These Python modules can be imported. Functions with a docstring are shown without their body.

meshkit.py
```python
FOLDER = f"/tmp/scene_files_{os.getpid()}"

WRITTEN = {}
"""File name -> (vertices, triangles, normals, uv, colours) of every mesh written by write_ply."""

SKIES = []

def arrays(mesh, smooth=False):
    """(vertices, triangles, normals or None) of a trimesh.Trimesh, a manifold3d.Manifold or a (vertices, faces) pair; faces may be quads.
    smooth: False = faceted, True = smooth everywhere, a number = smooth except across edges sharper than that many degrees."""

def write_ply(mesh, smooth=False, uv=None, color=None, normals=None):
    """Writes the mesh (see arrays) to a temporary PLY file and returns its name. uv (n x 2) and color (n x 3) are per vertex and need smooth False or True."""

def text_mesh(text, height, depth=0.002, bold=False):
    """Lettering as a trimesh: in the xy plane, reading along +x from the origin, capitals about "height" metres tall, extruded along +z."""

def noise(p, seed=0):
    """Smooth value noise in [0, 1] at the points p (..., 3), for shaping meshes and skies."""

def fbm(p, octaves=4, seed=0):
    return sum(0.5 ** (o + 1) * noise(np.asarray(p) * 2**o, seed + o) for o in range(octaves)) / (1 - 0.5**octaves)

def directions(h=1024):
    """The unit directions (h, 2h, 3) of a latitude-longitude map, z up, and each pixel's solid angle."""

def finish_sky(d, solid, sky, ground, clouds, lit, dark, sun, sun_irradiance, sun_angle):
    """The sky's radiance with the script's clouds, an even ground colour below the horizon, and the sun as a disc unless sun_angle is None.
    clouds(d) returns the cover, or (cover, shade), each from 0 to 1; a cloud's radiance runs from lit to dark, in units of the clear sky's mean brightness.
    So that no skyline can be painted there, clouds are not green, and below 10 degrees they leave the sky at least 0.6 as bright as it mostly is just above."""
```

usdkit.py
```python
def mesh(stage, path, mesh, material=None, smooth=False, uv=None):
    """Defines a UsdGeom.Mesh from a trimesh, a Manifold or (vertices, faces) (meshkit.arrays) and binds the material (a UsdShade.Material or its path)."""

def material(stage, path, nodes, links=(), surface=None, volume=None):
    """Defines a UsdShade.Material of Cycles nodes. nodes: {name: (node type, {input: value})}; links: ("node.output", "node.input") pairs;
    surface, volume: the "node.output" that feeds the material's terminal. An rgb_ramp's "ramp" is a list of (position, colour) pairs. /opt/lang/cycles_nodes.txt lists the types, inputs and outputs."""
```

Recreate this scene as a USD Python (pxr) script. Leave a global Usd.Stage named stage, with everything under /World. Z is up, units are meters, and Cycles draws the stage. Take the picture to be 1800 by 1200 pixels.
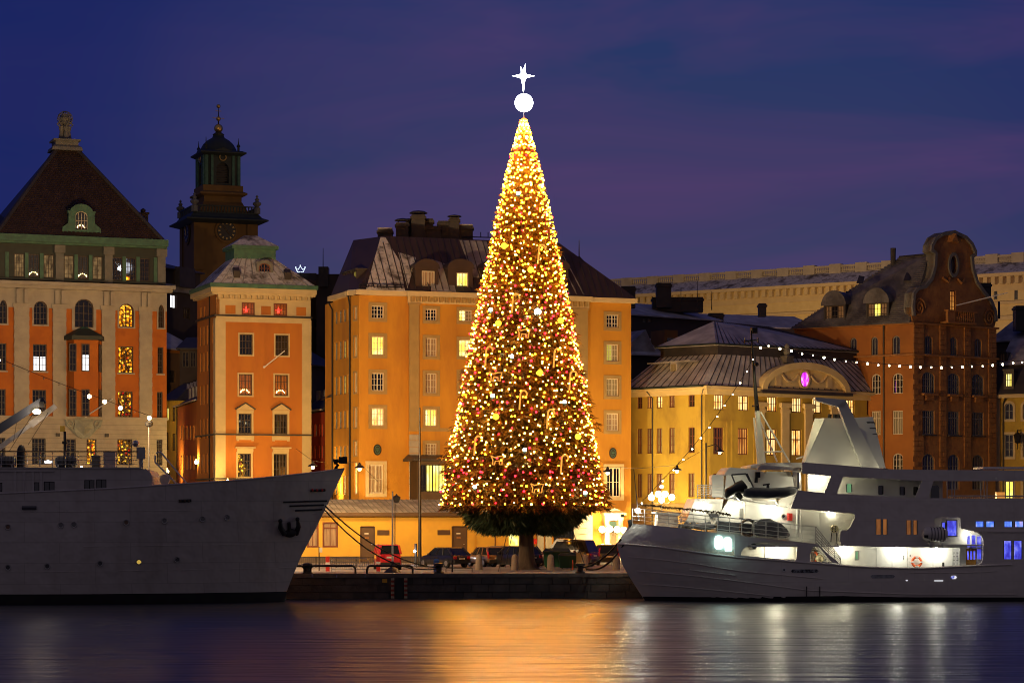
import math, random
import numpy as np, trimesh, usdkit
from shapely.geometry import Polygon
from pxr import Usd, UsdGeom, UsdLux, UsdShade, Gf, Sdf

stage = Usd.Stage.CreateInMemory()
UsdGeom.Xform.Define(stage, '/World')
# ---------------------------------------------------------------- camera, sky, exposure
H, F = 6.9, 4400.0                      # eye height over the water; focal length in pixels of the 1800 px wide photograph
cam = UsdGeom.Camera.Define(stage, '/World/Camera')
cam.CreateHorizontalApertureAttr(36.0)
cam.CreateFocalLengthAttr(36.0 * F / 1800)
cam.CreateVerticalApertureOffsetAttr(36.0 * 300 / 1800)
cam.CreateClippingRangeAttr(Gf.Vec2f(0.5, 20000))
cam.CreateExposureAttr(0.0)
cam.AddTranslateOp().Set(Gf.Vec3d(0, 0, H))
cam.AddRotateXOp().Set(90.0)

sky = UsdLux.DomeLight.Define(stage, '/World/sky')
sky_mat = usdkit.material(stage, '/World/Looks/dusk_sky', {
    "st": ("sky_texture", {"sky_type": "single_scattering", "sun_disc": False, "sun_elevation": math.radians(0.5), "sun_rotation": math.radians(-150.0)}),
    "tc": ("texture_coordinate", {}),
    "sep": ("separate_xyz", {}),
    "elev": ("rgb_ramp", {"ramp": [(0.0, (.092, .077, .168)), (.06, (.070, .063, .152)), (.12, (.042, .047, .138)), (.20, (.018, .041, .148)), (.45, (.016, .022, .075)), (1, (.012, .017, .05))]}),
    "glow": ("vector_math", {"math_type": "dot_product", "vector2": (.05, .994, .09)}),
    "glow2": ("vector_math", {"math_type": "dot_product", "vector2": (.115, .982, .15)}),
    "gp": ("map_range", {"from_min": .968, "from_max": .997, "to_min": 0, "to_max": 1, "range_type": "smoothstep", "clamp": True}),
    "edge": ("mix_color", {"blend_type": "mix", "a": (.010, .020, .130)}),
    "bk": ("map_range", {"from_min": .45, "from_max": -.5, "to_min": 0, "to_max": 1, "range_type": "smoothstep", "clamp": True}),
    "city": ("mix_color", {"blend_type": "mix", "b": (.072, .062, .080)}),
    "mp": ("mapping", {"scale": (5.0, 5.0, 26.0), "rotation": (0, .16, 0)}),
    "cl": ("noise_texture", {"scale": 1.0, "detail": 5, "roughness": .55, "distortion": .6}),
    "clr": ("rgb_ramp", {"ramp": [(.40, (0, 0, 0)), (.72, (1, 1, 1))]}),
    "cm": ("math", {"math_type": "multiply", "value2": .6}),
    "ck": ("map_range", {"from_min": .965, "from_max": .996, "to_min": .12, "to_max": 1, "clamp": True}),
    "cn": ("math", {"math_type": "multiply"}),
    "pink": ("mix_color", {"blend_type": "mix", "b": (.112, .050, .168)}),
    "all": ("mix_color", {"blend_type": "mix", "fac": .93}),
    "dim": ("vector_math", {"math_type": "scale", "scale": .006}),
    "x10": ("vector_math", {"math_type": "scale", "scale": 9.6}),
    "bg": ("background_shader", {"strength": .1})},
    [("tc.generated", "sep.vector"), ("tc.generated", "glow.vector1"), ("sep.z", "elev.fac"), ("glow.value", "gp.value"),
     ("gp.result", "edge.fac"), ("elev.color", "edge.b"), ("tc.generated", "mp.vector"), ("mp.vector", "cl.vector"), ("cl.fac", "clr.fac"),
     ("clr.color", "cm.value1"), ("cm.value", "cn.value1"), ("tc.generated", "glow2.vector1"), ("glow2.value", "ck.value"), ("ck.result", "cn.value2"), ("cn.value", "pink.fac"), ("sep.y", "bk.value"), ("bk.result", "city.fac"), ("edge.result", "city.a"), ("city.result", "pink.a"), ("st.color", "dim.vector1"), ("dim.vector", "all.a"), ("pink.result", "all.b"),
     ("all.result", "x10.vector1"), ("x10.vector", "bg.color")], surface="bg.background")
UsdShade.MaterialBindingAPI.Apply(sky.GetPrim()).Bind(sky_mat)

# ---------------------------------------------------------------- naming and tagging
counts = {}
def numbered(parent, name):
    n = counts.get((parent, name), 0); counts[(parent, name)] = n + 1
    return f'{parent}/{name}' if n == 0 else f'{parent}/{name}_{n:03d}'
frames = {}
def tag(prim, label=None, cat=None, group=None, kind=None):
    for k, v in (('label', label), ('category', cat), ('group', group), ('kind', kind)):
        if v: prim.SetCustomDataByKey(k, v)
def thing(name, label, cat, base=(0, 0, 0), rot=0.0, group=None, kind=None):
    path = numbered('/World', name)
    x = UsdGeom.Xform.Define(stage, path)
    x.AddTranslateOp().Set(Gf.Vec3d(*map(float, base))); x.AddRotateZOp().Set(math.degrees(rot))
    tag(x.GetPrim(), label, cat, group, kind)
    frames[path] = (np.array(base, float), rot)
    return path
def root_of(path): return '/'.join(path.split('/')[:3])
def part(parent, name, mesh, mat, smooth=False, label=None, kind=None):
    """mesh in world coordinates; written into the frame of the thing it belongs to"""
    v, f = (np.asarray(mesh[0], float), np.asarray(mesh[1], int)) if isinstance(mesh, tuple) else (np.asarray(mesh.vertices), np.asarray(mesh.faces))
    r = root_of(parent)
    if r in frames:
        b, a = frames[r]; c, s = math.cos(-a), math.sin(-a)
        v = v - b; v = np.stack([c * v[:, 0] - s * v[:, 1], s * v[:, 0] + c * v[:, 1], v[:, 2]], 1)
    path = numbered(parent, name)
    m = usdkit.mesh(stage, path, (v, f), mats[mat], smooth=smooth)
    tag(m.GetPrim(), label, None, None, kind)
    return path
def solo(name, mesh, mat, label, cat, group=None, kind=None, smooth=False):
    """a thing that is one mesh, its pivot at the base"""
    v, f = (np.asarray(mesh[0], float), np.asarray(mesh[1], int)) if isinstance(mesh, tuple) else (np.asarray(mesh.vertices), np.asarray(mesh.faces))
    b = np.array([*(v.min(0) + v.max(0))[:2] / 2, v[:, 2].min()])
    path = numbered('/World', name)
    m = usdkit.mesh(stage, path, (v - b, f), mats[mat], smooth=smooth)
    UsdGeom.Xformable(m).AddTranslateOp().Set(Gf.Vec3d(*map(float, b)))
    tag(m.GetPrim(), label, cat, group, kind)
    return path

# ---------------------------------------------------------------- shapes
BF = np.array([[0, 2, 1], [0, 3, 2], [4, 5, 6], [4, 6, 7], [0, 1, 5], [0, 5, 4], [1, 2, 6], [1, 6, 5], [2, 3, 7], [2, 7, 6], [3, 0, 4], [3, 4, 7]])
def cat(parts):
    vs, fs, n = [], [], 0
    for p in parts:
        v, f = p if isinstance(p, tuple) else (np.asarray(p.vertices), np.asarray(p.faces))
        vs.append(np.asarray(v, float)); fs.append(np.asarray(f, int) + n); n += len(v)
    return np.vstack(vs), np.vstack(fs)
def box(lo, hi):
    (a, b, c), (d, e, g) = lo, hi
    return np.array([(a, b, c), (d, b, c), (d, e, c), (a, e, c), (a, b, g), (d, b, g), (d, e, g), (a, e, g)], float), BF
def hexa(low4, high4): return np.array([*low4, *high4], float), BF
def tube(pts, r, n=6, cap=True):
    p = np.asarray(pts, float); r = np.broadcast_to(np.asarray(r, float), (len(p),))
    t = np.gradient(p, axis=0); t /= np.linalg.norm(t, axis=1, keepdims=True) + 1e-12
    ref = np.array([0, 0, 1.]) if abs(t[:, 2]).max() < .95 else np.array([.31, .95, .05])
    a = np.cross(t, ref); a /= np.linalg.norm(a, axis=1, keepdims=True) + 1e-12
    b = np.cross(t, a); g = np.arange(n) * 2 * np.pi / n
    v = (p[:, None] + r[:, None, None] * (np.cos(g)[None, :, None] * a[:, None] + np.sin(g)[None, :, None] * b[:, None])).reshape(-1, 3)
    f = []
    for i in range(len(p) - 1):
        for j in range(n):
            q = i * n + j, i * n + (j + 1) % n, (i + 1) * n + (j + 1) % n, (i + 1) * n + j
            f += [(q[0], q[2], q[1]), (q[0], q[3], q[2])]
    if cap:
        m = len(p) * n; v = np.vstack([v, p[:1], p[-1:]])
        for j in range(n):
            f += [(m, j, (j + 1) % n), (m + 1, m - n + (j + 1) % n, m - n + j)]
    return v, np.array(f)
def cyl(p0, p1, r0, r1=None, n=10): return tube([p0, p1], [r0, r0 if r1 is None else r1], n)
def lathe(prof, c=(0, 0, 0), n=12, rot=0.0, sq=False):
    """profile [(radius, z)]; sq: square plan"""
    if sq: n = 4; rot += math.pi / 4
    pr = np.array(prof, float); g = np.arange(n) * 2 * np.pi / n + rot; k = math.sqrt(2) if sq else 1
    v = np.stack([np.outer(pr[:, 0] * k, np.cos(g)), np.outer(pr[:, 0] * k, np.sin(g)), np.repeat(pr[:, 1:], n, 1)], -1).reshape(-1, 3) + np.array(c)
    f = []
    for i in range(len(pr) - 1):
        for j in range(n):
            q = i * n + j, i * n + (j + 1) % n, (i + 1) * n + (j + 1) % n, (i + 1) * n + j
            f += [(q[0], q[1], q[2]), (q[0], q[2], q[3])]
    m = len(v); v = np.vstack([v, [(c[0], c[1], c[2] + pr[0, 1]), (c[0], c[1], c[2] + pr[-1, 1])]])
    for j in range(n):
        f += [(m, (j + 1) % n, j), (m + 1, m - n + j, m - n + (j + 1) % n)]
    return v, np.array(f)
def ball(c, r, sub=2, sc=(1, 1, 1)):
    m = trimesh.creation.icosphere(subdivisions=sub, radius=r)
    return np.asarray(m.vertices) * np.array(sc) + np.array(c), np.asarray(m.faces)
def hull_of(pts):
    m = trimesh.convex.convex_hull(np.asarray(pts, float)); return np.asarray(m.vertices), np.asarray(m.faces)
def ring(c, R, r, n=20, k=6, normal='y'):
    a = np.arange(n) * 2 * np.pi / n; b = np.arange(k) * 2 * np.pi / k
    A, B = np.meshgrid(a, b, indexing='ij'); X = (R + r * np.cos(B)) * np.cos(A); Z = (R + r * np.cos(B)) * np.sin(A); Y = r * np.sin(B)
    v = np.stack({'y': (X, Y, Z), 'z': (X, Z, Y), 'x': (Y, X, Z)}[normal], -1).reshape(-1, 3) + np.array(c); f = []
    for i in range(n):
        for j in range(k):
            q = i * k + j, ((i + 1) % n) * k + j, ((i + 1) % n) * k + (j + 1) % k, i * k + (j + 1) % k
            f += [(q[0], q[1], q[2]), (q[0], q[2], q[3])]
    return v, np.array(f)
def xf(mesh, loc=(0, 0, 0), rot=0.0):
    v, f = mesh if isinstance(mesh, tuple) else (np.asarray(mesh.vertices), np.asarray(mesh.faces))
    c, s = math.cos(rot), math.sin(rot); v = np.asarray(v)
    return np.stack([c * v[:, 0] - s * v[:, 1], s * v[:, 0] + c * v[:, 1], v[:, 2]], 1) + np.array(loc), f
def at(px, py, Y): return np.array([(px - 900) * Y / F, Y, H + (900 - py) * Y / F])

class Fac:
    """an upright plane in the world: u along it, o out of it towards the water, z up"""
    def __init__(s, p0, p1=None, ang=None, length=10):
        s.p0 = np.array(p0[:2], float)
        d = (np.array(p1[:2]) - s.p0) if p1 is not None else length * np.array([math.cos(ang), math.sin(ang)])
        s.L = float(np.linalg.norm(d)); s.e = d / s.L; s.n = np.array([s.e[1], -s.e[0]]); s.ang = math.atan2(s.e[1], s.e[0]); s.holes = []
    def w(s, u, o, z):
        q = s.p0 + s.e * u + s.n * o; return np.array([q[0], q[1], z])
    def uz(s, px, py=900, o=0.0):
        k = (px - 900) / F; p = s.p0 + s.n * o
        u = (k * p[1] - p[0]) / (s.e[0] - k * s.e[1]); Y = p[1] + u * s.e[1]
        return u, H + (900 - py) * Y / F
    def u(s, px, o=0.0): return s.uz(px, 900, o)[0]
    def z(s, px, py, o=0.0): return s.uz(px, py, o)[1]
    def to(s, v):
        v = np.asarray(v, float); q = s.p0 + np.outer(v[:, 0], s.e) + np.outer(v[:, 1], s.n); return np.column_stack([q, v[:, 2]])
    def box(s, u0, u1, z0, z1, o0, o1):
        v, f = box((u0, -o1, z0), (u1, -o0, z1)); v = v * np.array([1, -1, 1]); return s.to(v), f
    def poly(s, pts, o0, o1, holes=()):
        p = Polygon(pts, [h for h in holes])
        if not p.is_valid: p = p.buffer(0)
        out = []
        for g in getattr(p, 'geoms', [p]):
            m = trimesh.creation.extrude_polygon(g, o1 - o0, engine='earcut'); v = np.asarray(m.vertices)
            out.append((s.to(np.column_stack([v[:, 0], v[:, 2] + o0, v[:, 1]])), np.asarray(m.faces)))
        return cat(out)
    def ppx(s, pxs, o, t, holes=()):
        """polygon given in photograph pixels on the plane o, t thick inwards"""
        return s.poly([s.uz(x, y, o) for x, y in pxs], o - t, o, [[s.uz(x, y, o) for x, y in h] for h in holes])
    def tube(s, pts, r, n=6): return tube([s.w(*p) for p in pts], r, n)

# ---------------------------------------------------------------- materials
mats = {}
def M(name, c, rough=.6, c2=None, scale=1.0, bump=0, bscale=8.0, metal=0.0, coat=0.0, stretch=(1, 1, 1), spec=.5, ramp=(.35, .68), detail=6, second=None):
    """procedural surface: colour runs between c and c2 by noise; bump in metres; second = (colour, scale, amount) stains"""
    n = {"p": ("principled_bsdf", {"base_color": c, "roughness": rough, "metallic": metal, "coat_weight": coat, "specular_ior_level": spec})}
    l = []
    if c2 is not None or bump or second:
        n["g"] = ("texture_coordinate", {}); n["mp"] = ("mapping", {"scale": stretch}); l += [("g.object", "mp.vector")]
        n["gg"] = ("geometry", {}); l[-1] = ("gg.position", "mp.vector")
    if c2 is not None:
        n["n"] = ("noise_texture", {"scale": scale, "detail": detail, "roughness": .6}); n["r"] = ("rgb_ramp", {"ramp": [(ramp[0], c), (ramp[1], c2)]})
        l += [("mp.vector", "n.vector"), ("n.fac", "r.fac")]
        src = "r.color"
        if second:
            n["n2"] = ("noise_texture", {"scale": second[1], "detail": 5, "roughness": .65}); n["r2"] = ("rgb_ramp", {"ramp": [(.5, (0, 0, 0)), (.7, (second[2],) * 3)]})
            n["mx"] = ("mix_color", {"blend_type": "mix", "b": second[0]}); l += [("mp.vector", "n2.vector"), ("n2.fac", "r2.fac"), ("r2.color", "mx.fac"), (src, "mx.a")]; src = "mx.result"
        l += [(src, "p.base_color")]
    if bump:
        n["bn"] = ("noise_texture", {"scale": bscale, "detail": 5, "roughness": .6}); n["b"] = ("bump", {"distance": bump, "strength": 1.0})
        l += [("mp.vector", "bn.vector"), ("bn.fac", "b.height"), ("b.normal", "p.normal")]
    mats[name] = usdkit.material(stage, '/World/Looks/' + name, n, l, surface="p.BSDF")
def EM(name, c, strength):
    mats[name] = usdkit.material(stage, '/World/Looks/' + name, {"e": ("emission", {"color": c, "strength": strength})}, surface="e.emission")
def LIT(name, stops, strength, scale=1.2, stretch=(1, 1, .5), gloss=True):
    """a lit pane: the room behind shows as uneven warm light, the glass still mirrors"""
    mats[name] = usdkit.material(stage, '/World/Looks/' + name, {
        "g": ("geometry", {}), "mp": ("mapping", {"scale": stretch}), "n": ("noise_texture", {"scale": scale, "detail": 3, "roughness": .55}),
        "r": ("rgb_ramp", {"ramp": stops}), "p": ("principled_bsdf", {"base_color": (.03, .03, .03), "roughness": .04, "emission_strength": strength})},
        [("g.position", "mp.vector"), ("mp.vector", "n.vector"), ("n.fac", "r.fac"), ("r.color", "p.emission_color")], surface="p.BSDF")
M('orange_plaster', (.50, .140, .012), .8, (.40, .105, .010), .35, .01, 14, second=((.30, .07, .012), .8, .5))
M('amber_plaster', (.55, .255, .020), .8, (.44, .19, .016), .5, .012, 14, second=((.38, .155, .02), .30, .8), stretch=(1, 1, .3))
M('amber_dark', (.20, .11, .03), .85, (.16, .085, .025), .5, .01, 14)
M('stone_pale', (.42, .37, .30), .75, (.34, .30, .25), .8, .012, 9, second=((.26, .22, .18), .5, .5))
M('stone_grey', (.20, .19, .17), .75, (.14, .14, .125), 1.2, .02, 7)
M('stone_red', (.40, .185, .050), .8, (.27, .115, .034), .9, .02, 6, second=((.19, .075, .03), 2.2, .7))
M('rust_plaster', (.50, .18, .022), .8, (.44, .14, .022), .4, .01, 14, second=((.34, .11, .018), .35, .7), stretch=(1, 1, .3))
M('trim_cream', (.60, .47, .26), .75, (.52, .40, .22), .8, .008, 10)
M('trim_grey', (.36, .24, .09), .75, (.30, .20, .075), 1.0, .008, 10)
M('yellow_plaster', (.52, .36, .048), .8, (.41, .275, .04), .35, .01, 14, second=((.28, .165, .035), .5, .7), stretch=(1, 1, .5))
M('yellow_trim', (.66, .52, .26), .75, (.58, .44, .2), .8)
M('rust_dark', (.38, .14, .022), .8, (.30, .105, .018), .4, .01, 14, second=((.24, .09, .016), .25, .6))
M('red_plaster', (.50, .06, .02), .8, (.42, .05, .02), .5)
M('dim_plaster', (.22, .12, .05), .85, (.17, .09, .04), .5)
M('dark_wall', (.07, .05, .045), .85, (.05, .035, .03), .6)
M('hut_plaster', (.70, .43, .05), .8, (.62, .36, .042), .5, .006, 12, second=((.5, .27, .05), .3, .4))
M('hut_base', (.12, .09, .07), .8, (.09, .07, .055), 1)
M('copper_green', (.062, .17, .11), .6, (.04, .10, .075), 1.6, .01, 6)
M('copper_dark', (.025, .036, .03), .6, (.018, .022, .02), 1.5)
M('roof_black', (.03, .026, .026), .55, (.05, .042, .04), 1.0, .01, 4)
M('roof_brown', (.060, .036, .028), .5, (.04, .024, .02), .8, .01, 4)
M('roof_tile', (.055, .032, .026), .5, (.030, .018, .016), 1.3, .01, 8)
M('roof_snow', (.60, .57, .56), .8, (.12, .10, .09), .55, .02, 3, ramp=(.48, .66), second=((.06, .05, .045), 2.2, .7))
M('roof_snow_full', (.55, .53, .53), .85, (.40, .38, .37), .6, .02, 3)
M('roof_snow_thin', (.22, .20, .195), .75, (.46, .44, .43), .5, .02, 4, ramp=(.4, .68))
M('roof_snow_mid', (.36, .34, .335), .75, (.62, .60, .59), .5, .02, 4, ramp=(.4, .68))
M('slate', (.06, .055, .06), .55, (.20, .19, .20), .6, .02, 5, ramp=(.42, .75))
M('frame_dark', (.055, .035, .025), .5)
M('frame_white', (.62, .55, .42), .55)
M('frame_brown', (.16, .05, .025), .5)
M('frame_grey', (.20, .20, .19), .5)
M('iron', (.02, .02, .02), .45, (.035, .03, .028), 3, metal=.4)
M('steel', (.45, .44, .42), .35, (.35, .34, .33), 3, metal=.8)
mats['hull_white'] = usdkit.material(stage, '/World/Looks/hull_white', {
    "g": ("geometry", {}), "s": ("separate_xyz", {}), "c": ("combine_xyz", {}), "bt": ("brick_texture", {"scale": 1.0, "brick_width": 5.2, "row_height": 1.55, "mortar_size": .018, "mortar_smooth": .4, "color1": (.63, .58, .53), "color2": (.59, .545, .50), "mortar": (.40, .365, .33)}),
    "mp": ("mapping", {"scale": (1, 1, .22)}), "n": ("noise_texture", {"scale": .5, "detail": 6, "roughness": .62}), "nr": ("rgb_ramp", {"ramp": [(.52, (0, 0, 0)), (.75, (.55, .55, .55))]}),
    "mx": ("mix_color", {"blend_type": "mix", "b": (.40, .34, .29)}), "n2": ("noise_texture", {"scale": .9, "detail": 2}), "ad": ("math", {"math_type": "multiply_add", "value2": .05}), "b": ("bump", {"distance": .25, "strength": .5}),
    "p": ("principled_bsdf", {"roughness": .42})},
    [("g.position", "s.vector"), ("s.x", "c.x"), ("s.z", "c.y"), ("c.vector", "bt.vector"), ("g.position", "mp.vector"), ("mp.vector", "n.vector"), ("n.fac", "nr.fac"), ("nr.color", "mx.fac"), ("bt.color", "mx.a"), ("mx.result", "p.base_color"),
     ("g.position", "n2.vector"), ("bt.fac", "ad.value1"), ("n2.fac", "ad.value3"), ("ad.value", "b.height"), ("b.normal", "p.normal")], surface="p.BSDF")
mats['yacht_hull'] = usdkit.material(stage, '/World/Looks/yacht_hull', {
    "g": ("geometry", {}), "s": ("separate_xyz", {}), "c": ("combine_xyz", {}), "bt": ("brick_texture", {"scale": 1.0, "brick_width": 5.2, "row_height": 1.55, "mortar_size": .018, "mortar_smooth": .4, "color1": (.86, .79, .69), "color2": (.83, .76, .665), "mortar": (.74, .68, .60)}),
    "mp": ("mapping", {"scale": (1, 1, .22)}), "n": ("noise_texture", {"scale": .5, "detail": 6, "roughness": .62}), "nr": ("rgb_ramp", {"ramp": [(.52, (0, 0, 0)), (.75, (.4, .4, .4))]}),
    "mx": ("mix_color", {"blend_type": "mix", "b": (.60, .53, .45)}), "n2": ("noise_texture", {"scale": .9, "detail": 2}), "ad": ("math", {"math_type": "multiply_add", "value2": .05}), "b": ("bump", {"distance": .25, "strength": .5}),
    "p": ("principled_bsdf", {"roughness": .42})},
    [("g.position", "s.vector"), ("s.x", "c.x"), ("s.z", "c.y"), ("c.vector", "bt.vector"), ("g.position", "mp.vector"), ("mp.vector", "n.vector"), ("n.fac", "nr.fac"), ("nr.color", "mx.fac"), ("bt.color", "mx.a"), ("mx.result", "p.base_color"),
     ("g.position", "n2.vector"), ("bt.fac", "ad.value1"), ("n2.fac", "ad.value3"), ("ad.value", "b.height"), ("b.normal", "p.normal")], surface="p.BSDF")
M('ship_white', (.74, .74, .70), .38, (.68, .67, .63), .6, .004, 2)
M('boot_black', (.012, .012, .014), .5, (.025, .024, .024), 1)
M('rubber', (.015, .015, .016), .6)
M('canvas', (.10, .10, .11), .8, (.07, .07, .08), 1.4, .04, 3)
M('wood', (.30, .15, .05), .5, (.2, .09, .03), 2, stretch=(1, 1, .2))
M('door_dark', (.10, .06, .03), .6, (.08, .045, .025), 1)
M('snow_ground', (.42, .40, .40), .85, (.20, .18, .17), .28, .03, 2.2, ramp=(.42, .66), second=((.12, .11, .10), 1.2, .7))
M('granite', (.16, .14, .125), .8, (.09, .08, .075), 1.5, .03, 5)
M('granite_dark', (.085, .075, .07), .75, (.04, .036, .034), 1.0, .04, 4)
M('granite_mid', (.11, .095, .085), .75, (.06, .05, .046), 1.2, .04, 4)
M('bollard_stone', (.40, .30, .22), .8, (.32, .24, .18), 3, .015, 9)
M('needles_green', (.040, .068, .024), .6, (.026, .045, .016), 1.5)
M('bark', (.13, .085, .055), .9, (.07, .045, .03), 3, .05, 7, stretch=(1, 1, .25))
M('needles', (.15, .080, .018), .6, (.10, .058, .015), 1.5)
M('paint_black', (.012, .012, .014), .3, coat=1.0)
M('paint_red', (.55, .02, .02), .3, coat=1.0)
M('paint_maroon', (.10, .02, .018), .3, coat=1.0)
M('paint_silver', (.22, .20, .19), .3, metal=.3, coat=1.0)
M('paint_green', (.02, .10, .045), .5, (.015, .08, .035), 2)
M('car_glass', (.012, .014, .014), .05)
M('tail_red', (.5, .012, .01), .25, coat=1.0)
M('plate', (.6, .58, .5), .5)
M('orange_buoy', (.75, .13, .03), .5)
M('white_paint', (.75, .74, .72), .45)
M('red_paint', (.6, .03, .02), .45)
M('gold', (.8, .5, .15), .3, metal=1.0)
M('fender_cream', (.55, .48, .3), .6)
M('shield_stone', (.32, .34, .29), .75, (.24, .25, .22), 2, .02, 6)
M('pane_dark', (.010, .010, .012), .02, spec=1.0, coat=1.0)
M('pane_blue', (.045, .045, .07), .04, (.02, .02, .035), 1.2, spec=.8)
M('pane_curtain', (.42, .30, .18), .5, (.20, .13, .08), 3.0, coat=1.0, stretch=(3, 3, .15))
M('pane_blind', (.30, .25, .14), .5, (.22, .18, .10), 2.0, coat=1.0, stretch=(3, 3, .15))
LIT('pane_lemon', [(.3, (.85, .58, .04)), (.5, (1, .84, .13)), (.62, (1, .97, .40))], 1.7)
LIT('pane_white', [(.3, (.9, .9, .95)), (.6, (1, 1, 1))], 1.25)
LIT('pane_warm', [(.30, (.45, .15, .03)), (.42, (1, .48, .10)), (.58, (1, .74, .30))], 1.7, 1.6)
LIT('pane_dim', [(.36, (.03, .018, .007)), (.66, (.22, .13, .05))], 1.2, 1.6)
LIT('pane_orange', [(.35, (.55, .18, .03)), (.6, (.85, .36, .07))], .8)
LIT('pane_violet', [(.35, (.05, .04, .55)), (.52, (.10, .12, .95)), (.66, (.35, .35, 1))], .9, 2.5)
LIT('pane_cyan', [(.35, (.06, .10, .85)), (.55, (.15, .35, 1)), (.7, (.55, .45, 1))], 1.0, 3)
LIT('pane_green', [(.3, (.12, .32, .14)), (.6, (.16, .38, .18))], .8)
LIT('pane_yellowgreen', [(.3, (.42, .36, .04)), (.6, (.62, .52, .08))], .8)
EM('bulb_warm', (1.0, .45, .030), 68)
EM('bulb_gold', (1.0, .26, .004), 62)
EM('bulb_red', (1.0, .006, .011), 22)
EM('glow_white', (.85, .92, 1.0), 8)
EM('glow_star', (.85, .90, 1.0), 5)
EM('glow_spot', (.78, 1.0, .85), 14)
EM('glow_yellow', (1.0, .62, .04), 2.2)
EM('glow_cane', (1.0, .42, .07), 1.1)
EM('glow_candle', (1.0, .68, .30), 7)
EM('glow_red', (1.0, .05, .03), 3)
EM('glow_cyan', (.55, 1.0, .98), 3.2)
LIT('glow_magenta', [(.38, (.45, .01, .6)), (.55, (.85, .05, 1)), (.66, (1, .45, 1))], 1.5, 2.2)
EM('glow_lamp', (1.0, .70, .34), 14)
EM('glow_ship', (1.0, .93, .72), 30)
EM('glow_festoon', (1.0, .85, .52), 12)
EM('glow_crown', (.7, .85, 1.0), 1.5)

M('paint_blue', (.03, .10, .35), .4, coat=.5); M('notice_yellow', (.70, .55, .22), .6, (.62, .48, .2), 6); M('band_red', (.45, .05, .02), .5, (.25, .04, .02), 4); M('band_white', (.55, .45, .32), .5, (.3, .22, .15), 4); M('paint_amber', (.16, .085, .04), .3, coat=1.0)
LIT('pane_portlit', [(.3, (.9, .5, .05)), (.6, (1, .7, .15))], .55); M('pane_brown', (.16, .075, .03), .4, coat=.6)
M('paint_boom', (.10, .11, .14), .45)
LIT('pane_orange_dim', [(.35, (.20, .07, .02)), (.6, (.34, .12, .03))], .8, 2.5)
M('door_yellow', (.55, .27, .03), .5, (.42, .19, .02), 3)
M('slot_grey', (.30, .32, .33), .3, (.02, .02, .022), 5, ramp=(.45, .55)); M('slot_pale', (.45, .47, .47), .35, (.25, .26, .26), 4); LIT('slot_blue', [(.45, (.05, .08, .6)), (.55, (.9, .9, 1))], .9, 4); EM('glow_slot', (.9, .92, 1), .8)

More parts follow.
